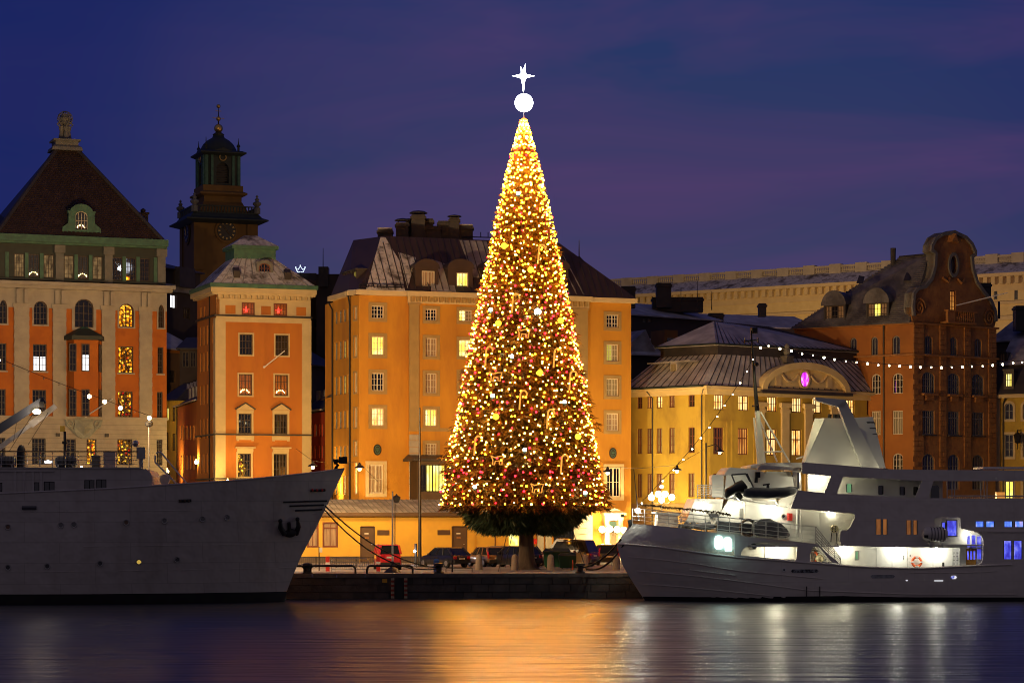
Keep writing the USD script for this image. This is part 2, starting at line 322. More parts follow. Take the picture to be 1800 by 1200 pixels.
mats['pane_clear'] = usdkit.material(stage, '/World/Looks/pane_clear', {"t": ("transparent_bsdf", {}), "g": ("glossy_bsdf", {"roughness": .02, "color": (1, 1, 1)}), "f": ("fresnel", {"IOR": 1.8}), "m": ("mix_closure", {})}, [("f.fac", "m.fac"), ("t.BSDF", "m.closure1"), ("g.BSDF", "m.closure2")], surface="m.closure")
def lamp(path_parent, name, p, cd, color, r=.15, aim=None):
    """the light of a lit lamp; cd = luminous intensity in scene units; aim: a reflector that throws it one way"""
    kind = UsdLux.SphereLight if aim is None else UsdLux.DiskLight
    l = kind.Define(stage, numbered(path_parent, name)); b, a = frames.get(root_of(path_parent), (np.zeros(3), 0.0))
    q = np.array(p, float) - b; c, s = math.cos(-a), math.sin(-a)
    l.AddTranslateOp().Set(Gf.Vec3d(float(c * q[0] - s * q[1]), float(s * q[0] + c * q[1]), float(q[2])))
    if aim is not None:
        d = Gf.Vec3d(float(c * aim[0] - s * aim[1]), float(s * aim[0] + c * aim[1]), float(aim[2])); l.AddOrientOp().Set(Gf.Quatf(Gf.Rotation(Gf.Vec3d(0, 0, -1), d).GetQuat()))
    l.CreateRadiusAttr(r); l.CreateNormalizeAttr(True); l.CreateIntensityAttr(cd * math.pi / (1 if aim is None else 4)); l.CreateColorAttr(Gf.Vec3f(*color))
SODIUM = (1.0, .56, .17)
# ================================================================ the setting
def yq(x): return 200.65 + 0.075 * x            # the quay's edge
QZ = 2.0
def sheet(pts, z): 
    v = np.array([(x, y, z) for x, y in pts]); return v, np.array([(0, 1, 2), (0, 2, 3)])
mats['water'] = usdkit.material(stage, '/World/Looks/water', {
    "g": ("geometry", {}), "mp": ("mapping", {"scale": (.10, .55, 1)}), "n": ("noise_texture", {"scale": 1.0, "detail": 4, "roughness": .55, "distortion": .4}),
    "mp2": ("mapping", {"scale": (.02, .05, 1)}), "n2": ("noise_texture", {"scale": 1.0, "detail": 3}),
    "rr": ("map_range", {"from_min": .35, "from_max": .65, "to_min": .27, "to_max": .34, "clamp": True}),
    "b": ("bump", {"distance": .45, "strength": 1.0}), "p": ("principled_bsdf", {"base_color": (.004, .006, .012), "roughness": .4, "ior": 1.333, "specular_ior_level": 1.7})},
    [("g.position", "mp.vector"), ("mp.vector", "n.vector"), ("n.fac", "b.height"), ("b.normal", "p.normal"), ("g.position", "mp2.vector"), ("mp2.vector", "n2.vector"), ("n2.fac", "rr.value"), ("rr.result", "p.roughness")], surface="p.BSDF")
def structure(name, mesh, mat, **k):
    m = usdkit.mesh(stage, numbered('/World', name), mesh, mats[mat], **k); tag(m.GetPrim(), kind='structure')
X0, X1 = -900.0, 900.0
structure('water', sheet([(X0, -400), (X1, -400), (X1, yq(X1) + 2), (X0, yq(X0) + 2)], 0.0), 'water')
structure('quay_pavement', sheet([(X0, yq(X0) + .9), (X1, yq(X1) + .9), (2500, 4000), (-2500, 4000)], QZ), 'snow_ground')
Q = Fac((X0, yq(X0)), (X1, yq(X1)))
qu = lambda px: Q.u(px)
qw = thing('quay_wall', 'dark granite quay wall with pale coping along the water, below the Christmas tree', 'quay wall', Q.w(qu(800), 0, 0), Q.ang)
part(qw, 'backing', Q.box(0, Q.L, -2, QZ - .32, -1.2, -.35), 'granite_dark')
ra, rb = qu(440), qu(1180)
part(qw, 'coping', cat([Q.box(0, ra, QZ - .3, QZ + .004, -.95, .06), Q.box(rb, Q.L, QZ - .3, QZ + .004, -.95, .06)]), 'granite')
rng = random.Random(5)
u = ra
while u < rb:
    L = min(rng.uniform(1.9, 2.6), rb - u)
    if L > .3: part(qw, 'coping_stone', Q.box(u + .012, u + L - .012, QZ - .3, QZ + .006 + rng.uniform(-.004, .006), -.95, .06 + rng.uniform(-.015, .015)), 'granite')
    u += L
zc = QZ - .32
for r_, hh in enumerate((.55, .6, .6, .8)):
    u = ra - rng.uniform(0, 1)
    while u < rb:
        L = rng.uniform(1.0, 2.0); part(qw, 'stone', Q.box(u + .02, u + L - .02, zc - hh + .02, zc - .02, -.5, rng.uniform(-.06, .03)), rng.choice(['granite_dark', 'granite_mid', 'granite_dark'])); u += L
    zc -= hh
# far low city behind the first houses, so that the horizon is never bare
# ================================================================ windows and walls
def arch(u0, u1, z0, z1, rise, n=8):
    if rise <= 0: return [(u0, z0), (u1, z0), (u1, z1), (u0, z1)]
    c = (u0 + u1) / 2; h = (u1 - u0) / 2
    return [(u0, z0), (u1, z0)] + [(c + h * math.cos(t), z1 - rise + rise * math.sin(t)) for t in np.linspace(0, math.pi, n)]
def window(par, fac, u0, u1, z0, z1, pane='pane_dark', frame='frame_dark', cols=2, rows=3, rise=0.0, depth=.22, o=0.0, fw=.10, mw=.05, mull=.10, sill=None, trim=None, proud=.06, name='window', label=None, hole=True, trans=None, low=None):
    if hole: fac.holes.append(Polygon(arch(u0, u1, z0, z1, rise)))
    a, b = o - depth, o - depth + .08
    bars = []
    outer = arch(u0, u1, z0, z1, rise); inner = arch(u0 + fw, u1 - fw, z0 + fw, z1 - fw, max(0, rise - fw * .3) if rise else 0)
    bars.append(fac.poly(outer, a, b, [inner]))
    panes = pane if isinstance(pane, (list, tuple)) else [pane]
    zt = z1 - (rise * .35 if rise else 0)
    for i in range(1, cols):
        c = u0 + (u1 - u0) * i / cols; bars.append(fac.box(c - mull / 2, c + mull / 2, z0, zt, a, b + .01))
    for j in range(1, rows):
        c = z0 + (z1 - z0) * j / rows; bars.append(fac.box(u0, u1, c - mw / 2, c + mw / 2, a, b - .01))
    if trans is not None:
        c = z0 + (z1 - z0) * trans; bars.append(fac.box(u0, u1, c - mull / 2, c + mull / 2, a, b + .012))
    if mw < .09 and (u1 - u0) / cols > .55:
        for i in range(cols):
            c = u0 + (u1 - u0) * (i + .5) / cols; bars.append(fac.box(c - mw / 2, c + mw / 2, z0, zt, a, b - .012))
    w = part(par, name, cat(bars), frame, label=label)
    k = len(panes)
    for i, pm in enumerate(panes):
        ua, ub = u0 + (u1 - u0) * i / k, u0 + (u1 - u0) * (i + 1) / k
        if k == 1: m = fac.poly(outer, a - .05, a - .003)
        else: m = fac.box(ua, ub, z0, z1, a - .05, a - .003)
        part(w, 'pane', m, pm)
    if low: part(w, 'lit_blind', fac.box(u0 + fw, u1 - fw, z0 + fw, z0 + (z1 - z0) * low[1], a + .004, a + .02), low[0])
    if sill: part(w, 'sill', fac.box(u0 - .16, u1 + .16, z0 - .16, z0 - .004, o - .1, o + .16), sill)
    if trim:
        tm, tw = trim
        part(w, 'surround', fac.poly(arch(u0 - tw, u1 + tw, z0 - tw, z1 + tw, rise + (tw if rise else 0)), o - .02, o + proud, [arch(u0, u1, z0, z1, rise)]), tm)
    return w
def wall(par, fac, pts, mat, name='wall', o=0.0, t=.4, label=None):
    p = Polygon(pts)
    for h in fac.holes:
        if p.intersects(h): p = p.difference(h)
    out = []
    for g in getattr(p, 'geoms', [p]):
        if g.area < .02: continue
        m = trimesh.creation.extrude_polygon(g, t, engine='earcut'); v = np.asarray(m.vertices)
        out.append((fac.to(np.column_stack([v[:, 0], v[:, 2] + o - t, v[:, 1]])), np.asarray(m.faces)))
    return part(par, name, cat(out), mat, label=label)
def rect(a, b, c, d): return [(a, c), (b, c), (b, d), (a, d)]
def core(par, fac, u0, u1, z0, z1, d, mat, inset=.45, name='rear_walls'):
    """the rest of the house behind its street front"""
    return part(par, name, fac.box(u0 + .02, u1 - .02, z0, z1, -d, -inset), mat)
def hip(fac, u0, u1, d, z0, z1, inset_u, inset_d, over=.5, o=0.0):
    b = [fac.w(u0 - over, o + over, z0), fac.w(u1 + over, o + over, z0), fac.w(u1 + over, o - d - over, z0), fac.w(u0 - over, o - d - over, z0)]
    t = [fac.w(u0 + inset_u, o - inset_d, z1), fac.w(u1 - inset_u, o - inset_d, z1), fac.w(u1 - inset_u, o - d + inset_d, z1), fac.w(u0 + inset_u, o - d + inset_d, z1)]
    lo = [p - np.array([0, 0, .12]) for p in b]
    return hull_of(b + t + lo)
def pipe(par, fac, u, z0, z1, o=.12, r=.07, mat='iron', kink=None):
    p = [(u, o, z0), (u, o, z1 - 1.0)] + ([(u + kink, o + .35, z1)] if kink else [(u, o, z1)])
    return part(par, 'downpipe', fac.tube(p, r, 6), mat)
def dentils(fac, u0, u1, z0, z1, o0, o1, step, fill=.5):
    n = int((u1 - u0) / step); s = (u1 - u0) / n
    return cat([fac.box(u0 + s * (i + .5 - fill / 2), u0 + s * (i + .5 + fill / 2), z0, z1, o0, o1) for i in range(n)])
A20 = math.radians(20)
STREET = np.array([math.cos(A20), math.sin(A20)])

# ================================================================ A: orange house with pale stone pilasters, far left
p1 = at(293, 900, 282.0)[:2]
A = Fac(p1 - np.array([math.cos(.372), math.sin(.372)]) * 24, p1)
hA = thing('stone_trimmed_house', 'large orange and pale stone building with a tall tiled pyramid roof, far left', 'building', A.w(0, 0, QZ), A.ang)
az = lambda py, px=200: A.z(px, py); au = lambda px, py=650: A.u(px)
zb, zs, zc, za, ze = az(735), az(545), az(512), az(493), az(430)
def row(py0, py1): return az(py1), az(py0)
T = {'r1': (574, 533), 'r2': (655, 608), 'r3': (733, 687), 'r4': (817, 771)}
panesA = {0: 'pane_dark'}
colsA = [(-62, -38), (-2, 11), (58, 82), (208, 234), (277, 287)]
for k, (c0, c1) in enumerate(colsA):
    thin = k == 4
    for r, (yb, yt) in T.items():
        s = {'r1': 1, 'r2': 0, 'r3': -1, 'r4': -2}[r]
        z0, z1 = row(yt, yb)
        pm = 'pane_dark'
        fr = 'frame_dark'
        window(hA, A, au(c0 + s), au(c1 + s), z0, z1, pm, fr, 1 if thin else 2, 4 if r != 'r1' else 4, low=('pane_white', .55) if (k, r) == (2, 'r2') else None, rise=.8 if r == 'r1' else 0, sill='stone_pale' if r in ('r1', 'r2') else None,
               trim=('stone_pale', .15) if r == 'r1' else None, proud=.1, depth=.28)
window(hA, A, au(131), au(164), az(577), az(527), 'pane_dark', 'frame_dark', 2, 4, rise=1.0, trim=('stone_pale', .3), proud=.12)
for c0, c1 in ((116, 133), (152, 169)):
    window(hA, A, au(c0), au(c1), az(817), az(772), 'pane_dark', 'frame_dark', 2, 4)
U0, U1 = 0.0, A.L
wall(hA, A, rect(U0, U1, zb, zc), 'orange_plaster', 'wall')
wall(hA, A, rect(U0, U1, QZ, zb), 'stone_pale', 'stone_base', o=.10, t=.5)
wall(hA, A, rect(U0, U1, zs, zc + .2), 'stone_pale', 'frieze', o=.14, t=.12)
core(hA, A, U0, U1, QZ, zc, 17, 'orange_plaster', .5)
# ashlar courses of the base
crs = [A.box(U0, U1, z, z + .03, .09, .125) for z in np.arange(QZ + .6, zb - .3, .52)]
part(hA, 'base_joint', cat(crs), 'stone_grey')
for c0, c1 in ((-100, -66), (-36, -4), (24, 51), (92, 116), (178, 202), (244, 267)):
    a_, b_ = au(c0), au(c1)
    st = []
    z = zb + .1; odd = 0
    while z < zs - .45:
        st.append(A.box(a_ + (.0 if odd else .03), b_ - (.0 if odd else .03), z + .02, z + .48, 0, .27)); z += .5; odd ^= 1
    st.append(A.box(a_ + .04, b_ - .04, zb, zs, 0, .235))
    pl = part(hA, 'pilaster', cat(st), 'stone_pale')
    part(pl, 'capital', A.box(a_ - .12, b_ + .12, zs - .02, zs + .45, .0, .36), 'stone_pale')
    part(pl, 'bracket', cat([A.box(a_ + .2, a_ + .62, zs + .45, zc - .1, .1, .62), A.box(b_ - .62, b_ - .2, zs + .45, zc - .1, .1, .62)]), 'stone_pale')
part(hA, 'cornice', cat([A.box(U0, U1 + .5, zc, zc + .35, -.3, .75), A.box(U0, U1 + .8, zc + .35, zc + .75, -.3, 1.05), A.box(U0, U1 + .1, zb - .16, zb + .14, .0, .3)]), 'stone_pale')
# oriel bay in the middle
b0, b1 = au(118), au(176); zo0, zo1 = az(733), az(600)
def bay_pts(w0, w1, o): 
    m = (w1 - w0) * .14; return [(w0, 0), (w0 + m, o), (w1 - m, o), (w1, 0)]
bp = bay_pts(b0, b1, 1.3)
part(hA, 'oriel', hull_of([A.w(u, o, z) for z in (zo0, zo1) for u, o in bp]), 'orange_plaster')
for yb, yt in ((655, 607), (733, 686)):
    m = (b1 - b0) * .14
    for c0, c1 in ((121, 134), (143, 157)):
        window(hA, A, A.u(c0, 1.3), A.u(c1, 1.3), az(yb), az(yt), 'pane_dark', 'frame_dark', 1, 4, depth=-.12, o=1.3, hole=False, low=('pane_white', .6) if (c0, yb) == (143, 655) else None)
    fr = Fac(A.w(b1 - m, 1.3, 0), A.w(b1, 0, 0)); window(hA, fr, .25, fr.L - .2, az(yb), az(yt), 'pane_dark', 'frame_dark', 1, 4, depth=-.12, hole=False)
rf = [A.w(u, o, zo1) for u, o in bay_pts(b0 - .5, b1 + .5, 1.9)]
rf2 = [A.w(u, o, zo1 + .45) for u, o in bay_pts(b0 - .5, b1 + .5, 1.9)]
tp = [A.w(u, o, az(577)) for u, o in bay_pts(b0 + 1.4, b1 - 1.4, .5)]
part(hA, 'oriel_roof', cat([hull_of(rf + rf2), hull_of(rf2 + tp)]), 'copper_dark')
part(hA, 'oriel_roof_seam', cat([tube([A.w(b0 + .4 + i * (b1 - b0 - .8) / 6, 1.55, zo1 + .5), A.w(b0 + 1.6 + i * (b1 - b0 - 3.2) / 6, .5, az(577))], .05, 4) for i in range(7)]), 'copper_green')
# carved shield below the oriel
sc = au(146); sz0, sz1 = az(771), az(735)
shp = [(sc + (b1 - b0) * .30 * math.sin(t) , (sz0 + sz1) / 2 + (sz1 - sz0) * .5 * math.cos(t)) for t in np.linspace(0, 2 * math.pi, 20)[:-1]]
sh = part(hA, 'carved_shield', cat([A.poly(shp, .05, .55), hull_of([A.w(sc - 1.1, .5, sz1 - .1), A.w(sc + 1.1, .5, sz1 - .1), A.w(sc, 1.0, (sz0 + sz1) / 2), A.w(sc, .5, sz0 + .2), A.w(sc - .9, .55, (sz0 + sz1) / 2), A.w(sc + .9, .55, (sz0 + sz1) / 2)])]), 'shield_stone')
sw = []
for s in (-1, 1):
    t = np.linspace(0, 1, 14); sw.append(A.tube([(sc + s * (2.0 - 1.5 * k ** 1.4), .35, sz1 - .2 - (sz1 - sz0 - .4) * k) for k in t], .16, 6))
    sw.append(A.tube([(sc + s * (1.55 + .35 * math.cos(6.5 * k)), .38, sz1 - .7 + .35 * math.sin(6.5 * k)) for k in t], .12, 6))
part(sh, 'scroll', cat(sw), 'shield_stone')
for px in (101, 187): part(hA, 'wall_box', A.box(au(px) - .2, au(px) + .2, az(768), az(762), .1, .4), 'roof_black')
solo('flagpole', A.tube([(au(148), .7, az(733)), (au(150), 1.0, az(731)), (au(180), 5.2, az(705))], [.14, .08, .06], 6), 'white_paint', 'white flagpole slanting out above the carved shield of the stone-trimmed house', 'flagpole')
# attic storey of dark copper and windows
aL, aR = au(-6), au(288)
groups = [((25, 43), (50, 69), (77, 95)), ((113, 130), (137, 155), (163, 180)), ((197, 215), (221, 239), (246, 263))]
AT = Fac(A.w(0, -.6, 0), A.w(A.L, -.6, 0))
for gi, g in enumerate(groups):
    for wi, (c0, c1) in enumerate(g):
        window(hA, AT, AT.u(c0), AT.u(c1), az(491), az(451), ('pane_clear' if (gi, wi) in ((0, 1), (1, 1)) else 'pane_dark' if gi == 2 else 'pane_dim'), 'frame_dark', 2, 5, depth=.2, fw=.08, mw=.04, mull=.06)
wall(hA, AT, rect(0, AT.u(289), az(508), ze), 'copper_dark', 'attic_wall')
for c in (12, 46.5, 73, 133.5, 159, 218, 242.5, 273):
    part(hA, 'mullion', AT.box(AT.u(c) - .2, AT.u(c) + .2, az(494), az(449), .0, .14), 'copper_green')
for c in (104, 190, 283):
    pp = part(hA, 'attic_pilaster', AT.box(AT.u(c) - .45, AT.u(c) + .45, az(508), ze, 0, .35), 'stone_grey')
    part(pp, 'capital', AT.box(AT.u(c) - .6, AT.u(c) + .6, ze - 1.1, ze - .25, 0, .5), 'stone_grey')
part(hA, 'attic_sill', cat([AT.box(0, AT.u(292), az(508), az(503), 0, .9), AT.box(0, AT.u(290), az(497), az(493), 0, .35)]), 'copper_dark')
core(hA, AT, 0, AT.u(289), zc, ze, 16, 'copper_dark', .4, 'attic_body')
part(hA, 'gutter', cat([AT.box(-.5, AT.u(293), ze, ze + .75, -16.5, .9), AT.box(-.5, AT.u(292), ze - .22, ze, 0, .55)]), 'copper_green')
# pyramid roof
ro = [AT.w(aL, .5, ze + .7), AT.w(AT.u(284), .5, ze + .7), AT.w(AT.u(284), -17, ze + .7), AT.w(aL, -17, ze + .7)]
um = (aL + AT.u(284)) / 2; zt = H + (900 - 268) * 287 / F
tops = [AT.w(um + a, -8.25 + b, zt) for a, b in ((-1.25, 1.25), (1.25, 1.25), (1.25, -1.25), (-1.25, -1.25))]
rA = part(hA, 'roof', hull_of(ro + tops), 'roof_tile')
tiles = []
rt = random.Random(3)
for j in range(46):                                        # tile courses, joined into one part: each is only a few pixels wide
    f0 = (j + .12) / 46; L0 = ro[0] * (1 - f0) + tops[0] * f0; R0 = ro[1] * (1 - f0) + tops[1] * f0
    f1 = (j + .92) / 46; L1 = ro[0] * (1 - f1) + tops[0] * f1; R1 = ro[1] * (1 - f1) + tops[1] * f1
    w = np.linalg.norm(R0 - L0); n = max(3, int(w / .46)); nn = np.cross(R0 - L0, tops[0] - ro[0]); nn /= np.linalg.norm(nn)
    for i in range(n):
        a, b = (i + .14) / n, (i + .86) / n
        lo = [L0 + (R0 - L0) * a, L0 + (R0 - L0) * b, L1 + (R1 - L1) * b, L1 + (R1 - L1) * a]; h = .11 + rt.uniform(-.02, .03)
        v = np.array(lo + [lo[0] + nn * h, lo[1] + nn * h, lo[2] + nn * .03, lo[3] + nn * .03]); tiles.append((v, BF[2:]))
part(rA, 'roof_tiles', cat(tiles), 'roof_tile', kind='stuff')
part(rA, 'hip_ridge', cat([tube([ro[i], tops[i]], .28, 6) for i in (0, 1)]), 'roof_black')
# low wing roof at the picture's edge and a chimney on the right hip
part(hA, 'wing_roof', hull_of([A.w(-1, -2, ze + .7), A.w(aL + 4, -2, ze + .7), A.w(aL + 1.5, -8, az(368)), A.w(-1, -8, az(368)), A.w(-1, -16, ze + .7), A.w(aL + 4, -16, ze + .7)]), 'roof_black')
cy = at(250, 900, 292.0); cm = lambda a, b: H + (900 - a) * 292 / F
part(hA, 'chimney', cat([lathe([(.5, cm(420, 0)), (.5, cm(377, 0)), (.62, cm(377, 0)), (.62, cm(374, 0))], (cy[0] + .1, cy[1], 0), sq=True, rot=A20), lathe([(.1, cm(374, 0)), (.3, cm(372, 0)), (.32, cm(369, 0)), (.05, cm(366, 0))], (cy[0] + .1, cy[1], 0), 8)]), 'roof_black')
# copper dormer
dc = AT.u(144, .2); dz0, dz1 = az(413), az(360)
D = Fac(AT.w(0, .1, 0), AT.w(AT.L, .1, 0))
dw = 1.85
shape = [(dc - dw - .35, dz0 + .1), (dc + dw + .35, dz0 + .1), (dc + dw + .3, dz0 + .7), (dc + 1.5, dz0 + 1.2), (dc + 1.45, dz0 + 2.2), (dc + 1.6, dz0 + 2.6)] + [(dc + 1.35 * math.cos(t), dz1 - 1.1 + 1.1 * math.sin(t)) for t in np.linspace(.3, math.pi - .3, 9)] + [(dc - 1.6, dz0 + 2.6), (dc - 1.45, dz0 + 2.2), (dc - 1.5, dz0 + 1.2), (dc - dw - .3, dz0 + .7)]
ww = arch(dc - .68, dc + .68, az(405), az(373), .5)
dm = part(hA, 'dormer', D.poly(shape, -.5, 0, [ww]), 'copper_green')
part(hA, 'dormer_body', cat([hull_of([D.w(dc + a, b, z) for a in (-1.35, 1.35) for b, z in ((-.5, dz0), (-4.2, dz0 + 2.5), (-.5, dz1 - .5), (-4.2, dz1 - .5))])]), 'copper_dark')
window(hA, D, dc - .68, dc + .68, az(405), az(373), 'pane_clear', 'frame_white', 2, 2, rise=.5, depth=.28, hole=False, fw=.06, mull=.07)
# crowning statue with a wire globe
sx = um; base = AT.w(um, -8.25, zt); zz = lambda py: H + (900 - py) * 287 / F
part(hA, 'statue_plinth', cat([lathe([(1.75, zz(268)), (1.65, zz(262)), (1.30, zz(258)), (1.30, zz(251)), (1.55, zz(251)), (1.55, zz(248))], (base[0], base[1], 0), sq=True, rot=A20)]), 'stone_grey')
st = []
for k in range(4):                                          # four figures, back to back, arms raised to the globe
    a = k * math.pi / 2 + .5; c, s_ = math.cos(a) * .42, math.sin(a) * .42
    st += [lathe([(.40, zz(248)), (.30, zz(240)), (.22, zz(232)), (.30, zz(228)), (.30, zz(224)), (.12, zz(221.5)), (.15, zz(219)), (.14, zz(217)), (.05, zz(216))], (base[0] + c, base[1] + s_, 0), 8)]
    st += [tube([(base[0] + c * 1.5, base[1] + s_ * 1.5, zz(224)), (base[0] + c * 2.2, base[1] + s_ * 2.2, zz(220)), (base[0] + c * 1.3, base[1] + s_ * 1.3, zz(214))], .09, 5)]
fig = part(hA, 'statue', cat(st), 'stone_grey')
gz = zz(210); gr = .85
part(fig, 'globe', cat([ring((base[0], base[1], gz), gr, .05, 24, 5, 'z'), ring((base[0], base[1], gz), gr, .05, 24, 5, 'x'), ring((base[0], base[1], gz), gr, .05, 24, 5, 'y'),
    xf(ring((0, 0, 0), gr, .06, 24, 5, 'y'), (base[0], base[1], gz), .8), xf(ring((0, 0, 0), gr, .06, 24, 5, 'y'), (base[0], base[1], gz), -.8), ring((base[0], base[1], gz + .45), gr * .85, .05, 24, 5, 'z'), ring((base[0], base[1], gz - .45), gr * .85, .05, 24, 5, 'z'), ball((base[0], base[1], gz), gr * .72, 2)]), 'stone_grey')

# ================================================================ B: church tower with clocks, far behind
bc = at(384, 900, 420.0); ch = thing('church_tower', 'tall dark church tower with clock faces, green lantern and gilded spire', 'church', (bc[0], bc[1], QZ), A20)
zB = lambda py: H + (900 - py) * 420 / F
B0 = np.array([bc[0], bc[1], 0])
def sqb(hw, z0, z1, off=(0, 0)): return xf(box((-hw, -hw, z0), (hw, hw, z1)), B0, A20)
hw = 5.2
part(ch, 'shaft', sqb(hw, QZ, zB(398)), 'amber_dark')
part(ch, 'corner_pier', cat([xf(box((sx_ * hw - .9, sy_ * hw - .9, zB(480)), (sx_ * hw + .9, sy_ * hw + .9, zB(398))), B0, A20) for sx_ in (-.87, .87) for sy_ in (-.87, .87)]), 'amber_dark')
part(ch, 'cornice', lathe([(5.6, zB(399)), (6.9, zB(394)), (6.9, zB(392)), (6.0, zB(388)), (5.5, zB(381))], B0, sq=True, rot=A20), 'copper_dark')
bal = [sqb(5.5, zB(386), zB(380)), sqb(5.5, zB(369.5), zB(368))]
bal += [xf(box((x_ - .09, y_ - .09, zB(381)), (x_ + .09, y_ + .09, zB(369))), B0, A20) for k in np.linspace(-5.4, 5.4, 22) for x_, y_ in ((k, -5.4), (k, 5.4), (-5.4, k), (5.4, k))]
bal[1] = cat([xf(box((-5.5, s_ * 5.4 - .15, zB(370)), (5.5, s_ * 5.4 + .15, zB(368))), B0, A20) for s_ in (-1, 1)] + [xf(box((s_ * 5.4 - .15, -5.5, zB(370)), (s_ * 5.4 + .15, 5.5, zB(368))), B0, A20) for s_ in (-1, 1)])
part(ch, 'balustrade', cat(bal), 'copper_dark')
for sx_ in (-1, 1):
    for sy_ in (-1, 1):
        q = xf(np.array([[sx_ * 5.3, sy_ * 5.3, 0]]) if False else (np.array([[sx_ * 5.3, sy_ * 5.3, 0.0]]), np.zeros((0, 3), int)), B0, A20)[0][0]
        part(ch, 'urn', lathe([(.55, zB(380)), (.55, zB(370)), (.3, zB(368)), (.7, zB(364)), (.7, zB(361)), (.25, zB(358)), (.4, zB(355)), (.1, zB(352)), (.25, zB(350)), (.02, zB(347))], q, 8), 'stone_grey')
part(ch, 'upper_base', lathe([(4.4, zB(381)), (3.6, zB(366)), (3.2, zB(358)), (3.2, zB(349)), (4.0, zB(346)), (4.0, zB(343)), (3.4, zB(340)), (3.4, zB(330))], B0, sq=True, rot=A20), 'amber_dark')
OB = Fac(B0[:2] + (xf((np.array([[-3.0, -3.0, 0.0]]), np.zeros((0, 3), int)), (0, 0, 0), A20)[0][0][:2]), ang=A20, length=6.0)
LB = Fac(B0[:2] + (xf((np.array([[-3.0, 3.0, 0.0]]), np.zeros((0, 3), int)), (0, 0, 0), A20)[0][0][:2]), ang=A20 - math.pi / 2, length=6.0)
for fb in (OB, LB):
    fb.holes.append(Polygon(arch(1.95, 4.05, zB(326), zB(290), 1.0)))
    wall(ch, fb, rect(0, 6, zB(332), zB(276)), 'copper_dark', 'belfry_wall', t=.8)
    part(ch, 'louvre', cat([fb.box(1.95, 4.05, zB(326) + k * .4, zB(326) + k * .4 + .1, -.7, -.4) for k in range(9)]), 'roof_black')
    part(ch, 'belfry_pilaster', fb.box(0, .5, zB(332), zB(276), 0, .25), 'copper_green')
    for a, b in ((1.0, 1.4), (4.6, 5.0), (5.5, 6.0)): part(ch, 'belfry_pilaster', fb.box(a, b, zB(332), zB(276), 0, .25), 'copper_green')
    rd = fb.w(3.0, .15, zB(281)); part(ch, 'round_window', xf(ring((0, 0, 0), .55, .13, 16, 6), rd, fb.ang), 'gold')
part(ch, 'belfry_core', xf(box((-2.5, -2.2, zB(332)), (3.0, 3.0, zB(276))), B0, A20), 'roof_black')
part(ch, 'belfry_cornice', lathe([(3.2, zB(278)), (3.9, zB(274)), (3.9, zB(272)), (3.3, zB(269))], B0, sq=True, rot=A20), 'copper_dark')
for fb in (OB, LB):
    part(ch, 'gablet', fb.poly([(1.0, zB(272)), (5.0, zB(272)), (3.0, zB(264))], -.6, .5), 'copper_dark')
part(ch, 'dome', lathe([(3.3, zB(270)), (3.1, zB(264)), (2.6, zB(255)), (1.9, zB(248)), (1.1, zB(243)), (.9, zB(239)), (1.0, zB(237)), (.5, zB(233)), (.25, zB(228))], B0, 12, rot=A20), 'copper_dark', smooth=40)
for k in range(4):
    a = A20 + math.pi / 4 + k * math.pi / 2; q = B0 + np.array([3.9 * math.cos(a), 3.9 * math.sin(a), 0])
    part(ch, 'pinnacle', lathe([(.22, zB(270)), (.2, zB(262)), (.35, zB(260)), (.1, zB(256)), (.03, zB(246))], q, 6), 'copper_dark')
sp = part(ch, 'spire', cyl(B0 + (0, 0, zB(230)), B0 + (0, 0, zB(188)), .13, .06, 6), 'iron')
part(sp, 'gilded_ball', cat([ball(B0 + (0, 0, zB(226)), .75, 2), ball(B0 + (0, 0, zB(209)), .4, 2), ball(B0 + (0, 0, zB(187)), .35, 1)]), 'gold')
part(sp, 'weather_vane', cat([xf(box((-1.0, -.04, zB(208.5)), (1.0, .04, zB(207.5))), B0, A20), xf(box((-.5, -.04, zB(196)), (.5, .04, zB(195))), B0, A20)]), 'gold')
for fb, cu in ((Fac(B0[:2] + xf((np.array([[-hw - .1, -hw - .1, 0.0]]), np.zeros((0, 3), int)), (0, 0, 0), A20)[0][0][:2], ang=A20, length=2 * hw), None), (Fac(B0[:2] + xf((np.array([[-hw - .1, hw + .1, 0.0]]), np.zeros((0, 3), int)), (0, 0, 0), A20)[0][0][:2], ang=A20 - math.pi / 2, length=2 * hw), None)):
    uc = fb.L / 2 + .2; zc_ = zB(412); t = np.linspace(0, 2 * math.pi, 25)[:-1]
    ck = part(ch, 'clock_face', fb.poly([(uc + 1.55 * math.cos(a), zc_ + 1.55 * math.sin(a)) for a in t], .0, .2), 'roof_black')
    part(ck, 'clock_numerals', cat([fb.poly([(uc + r_ * math.cos(a + d_), zc_ + r_ * math.sin(a + d_)) for r_, d_ in ((1.1, -.09), (1.42, -.09), (1.42, .09), (1.1, .09))], .2, .26) for a in np.arange(12) * math.pi / 6]), 'gold')
    part(ck, 'clock_hand', cat([fb.tube([(uc, .3, zc_), (uc - .7, .3, zc_ + 1.15)], .08, 4), fb.tube([(uc, .34, zc_), (uc + .45, .34, zc_ - .5)], .09, 4)]), 'gold')
    part(ch, 'clock_surround', fb.poly([(uc + 1.95 * math.cos(a), zc_ + 1.95 * math.sin(a)) for a in t], .0, .14, [[(uc + 1.6 * math.cos(a), zc_ + 1.6 * math.sin(a)) for a in t]]), 'amber_dark')

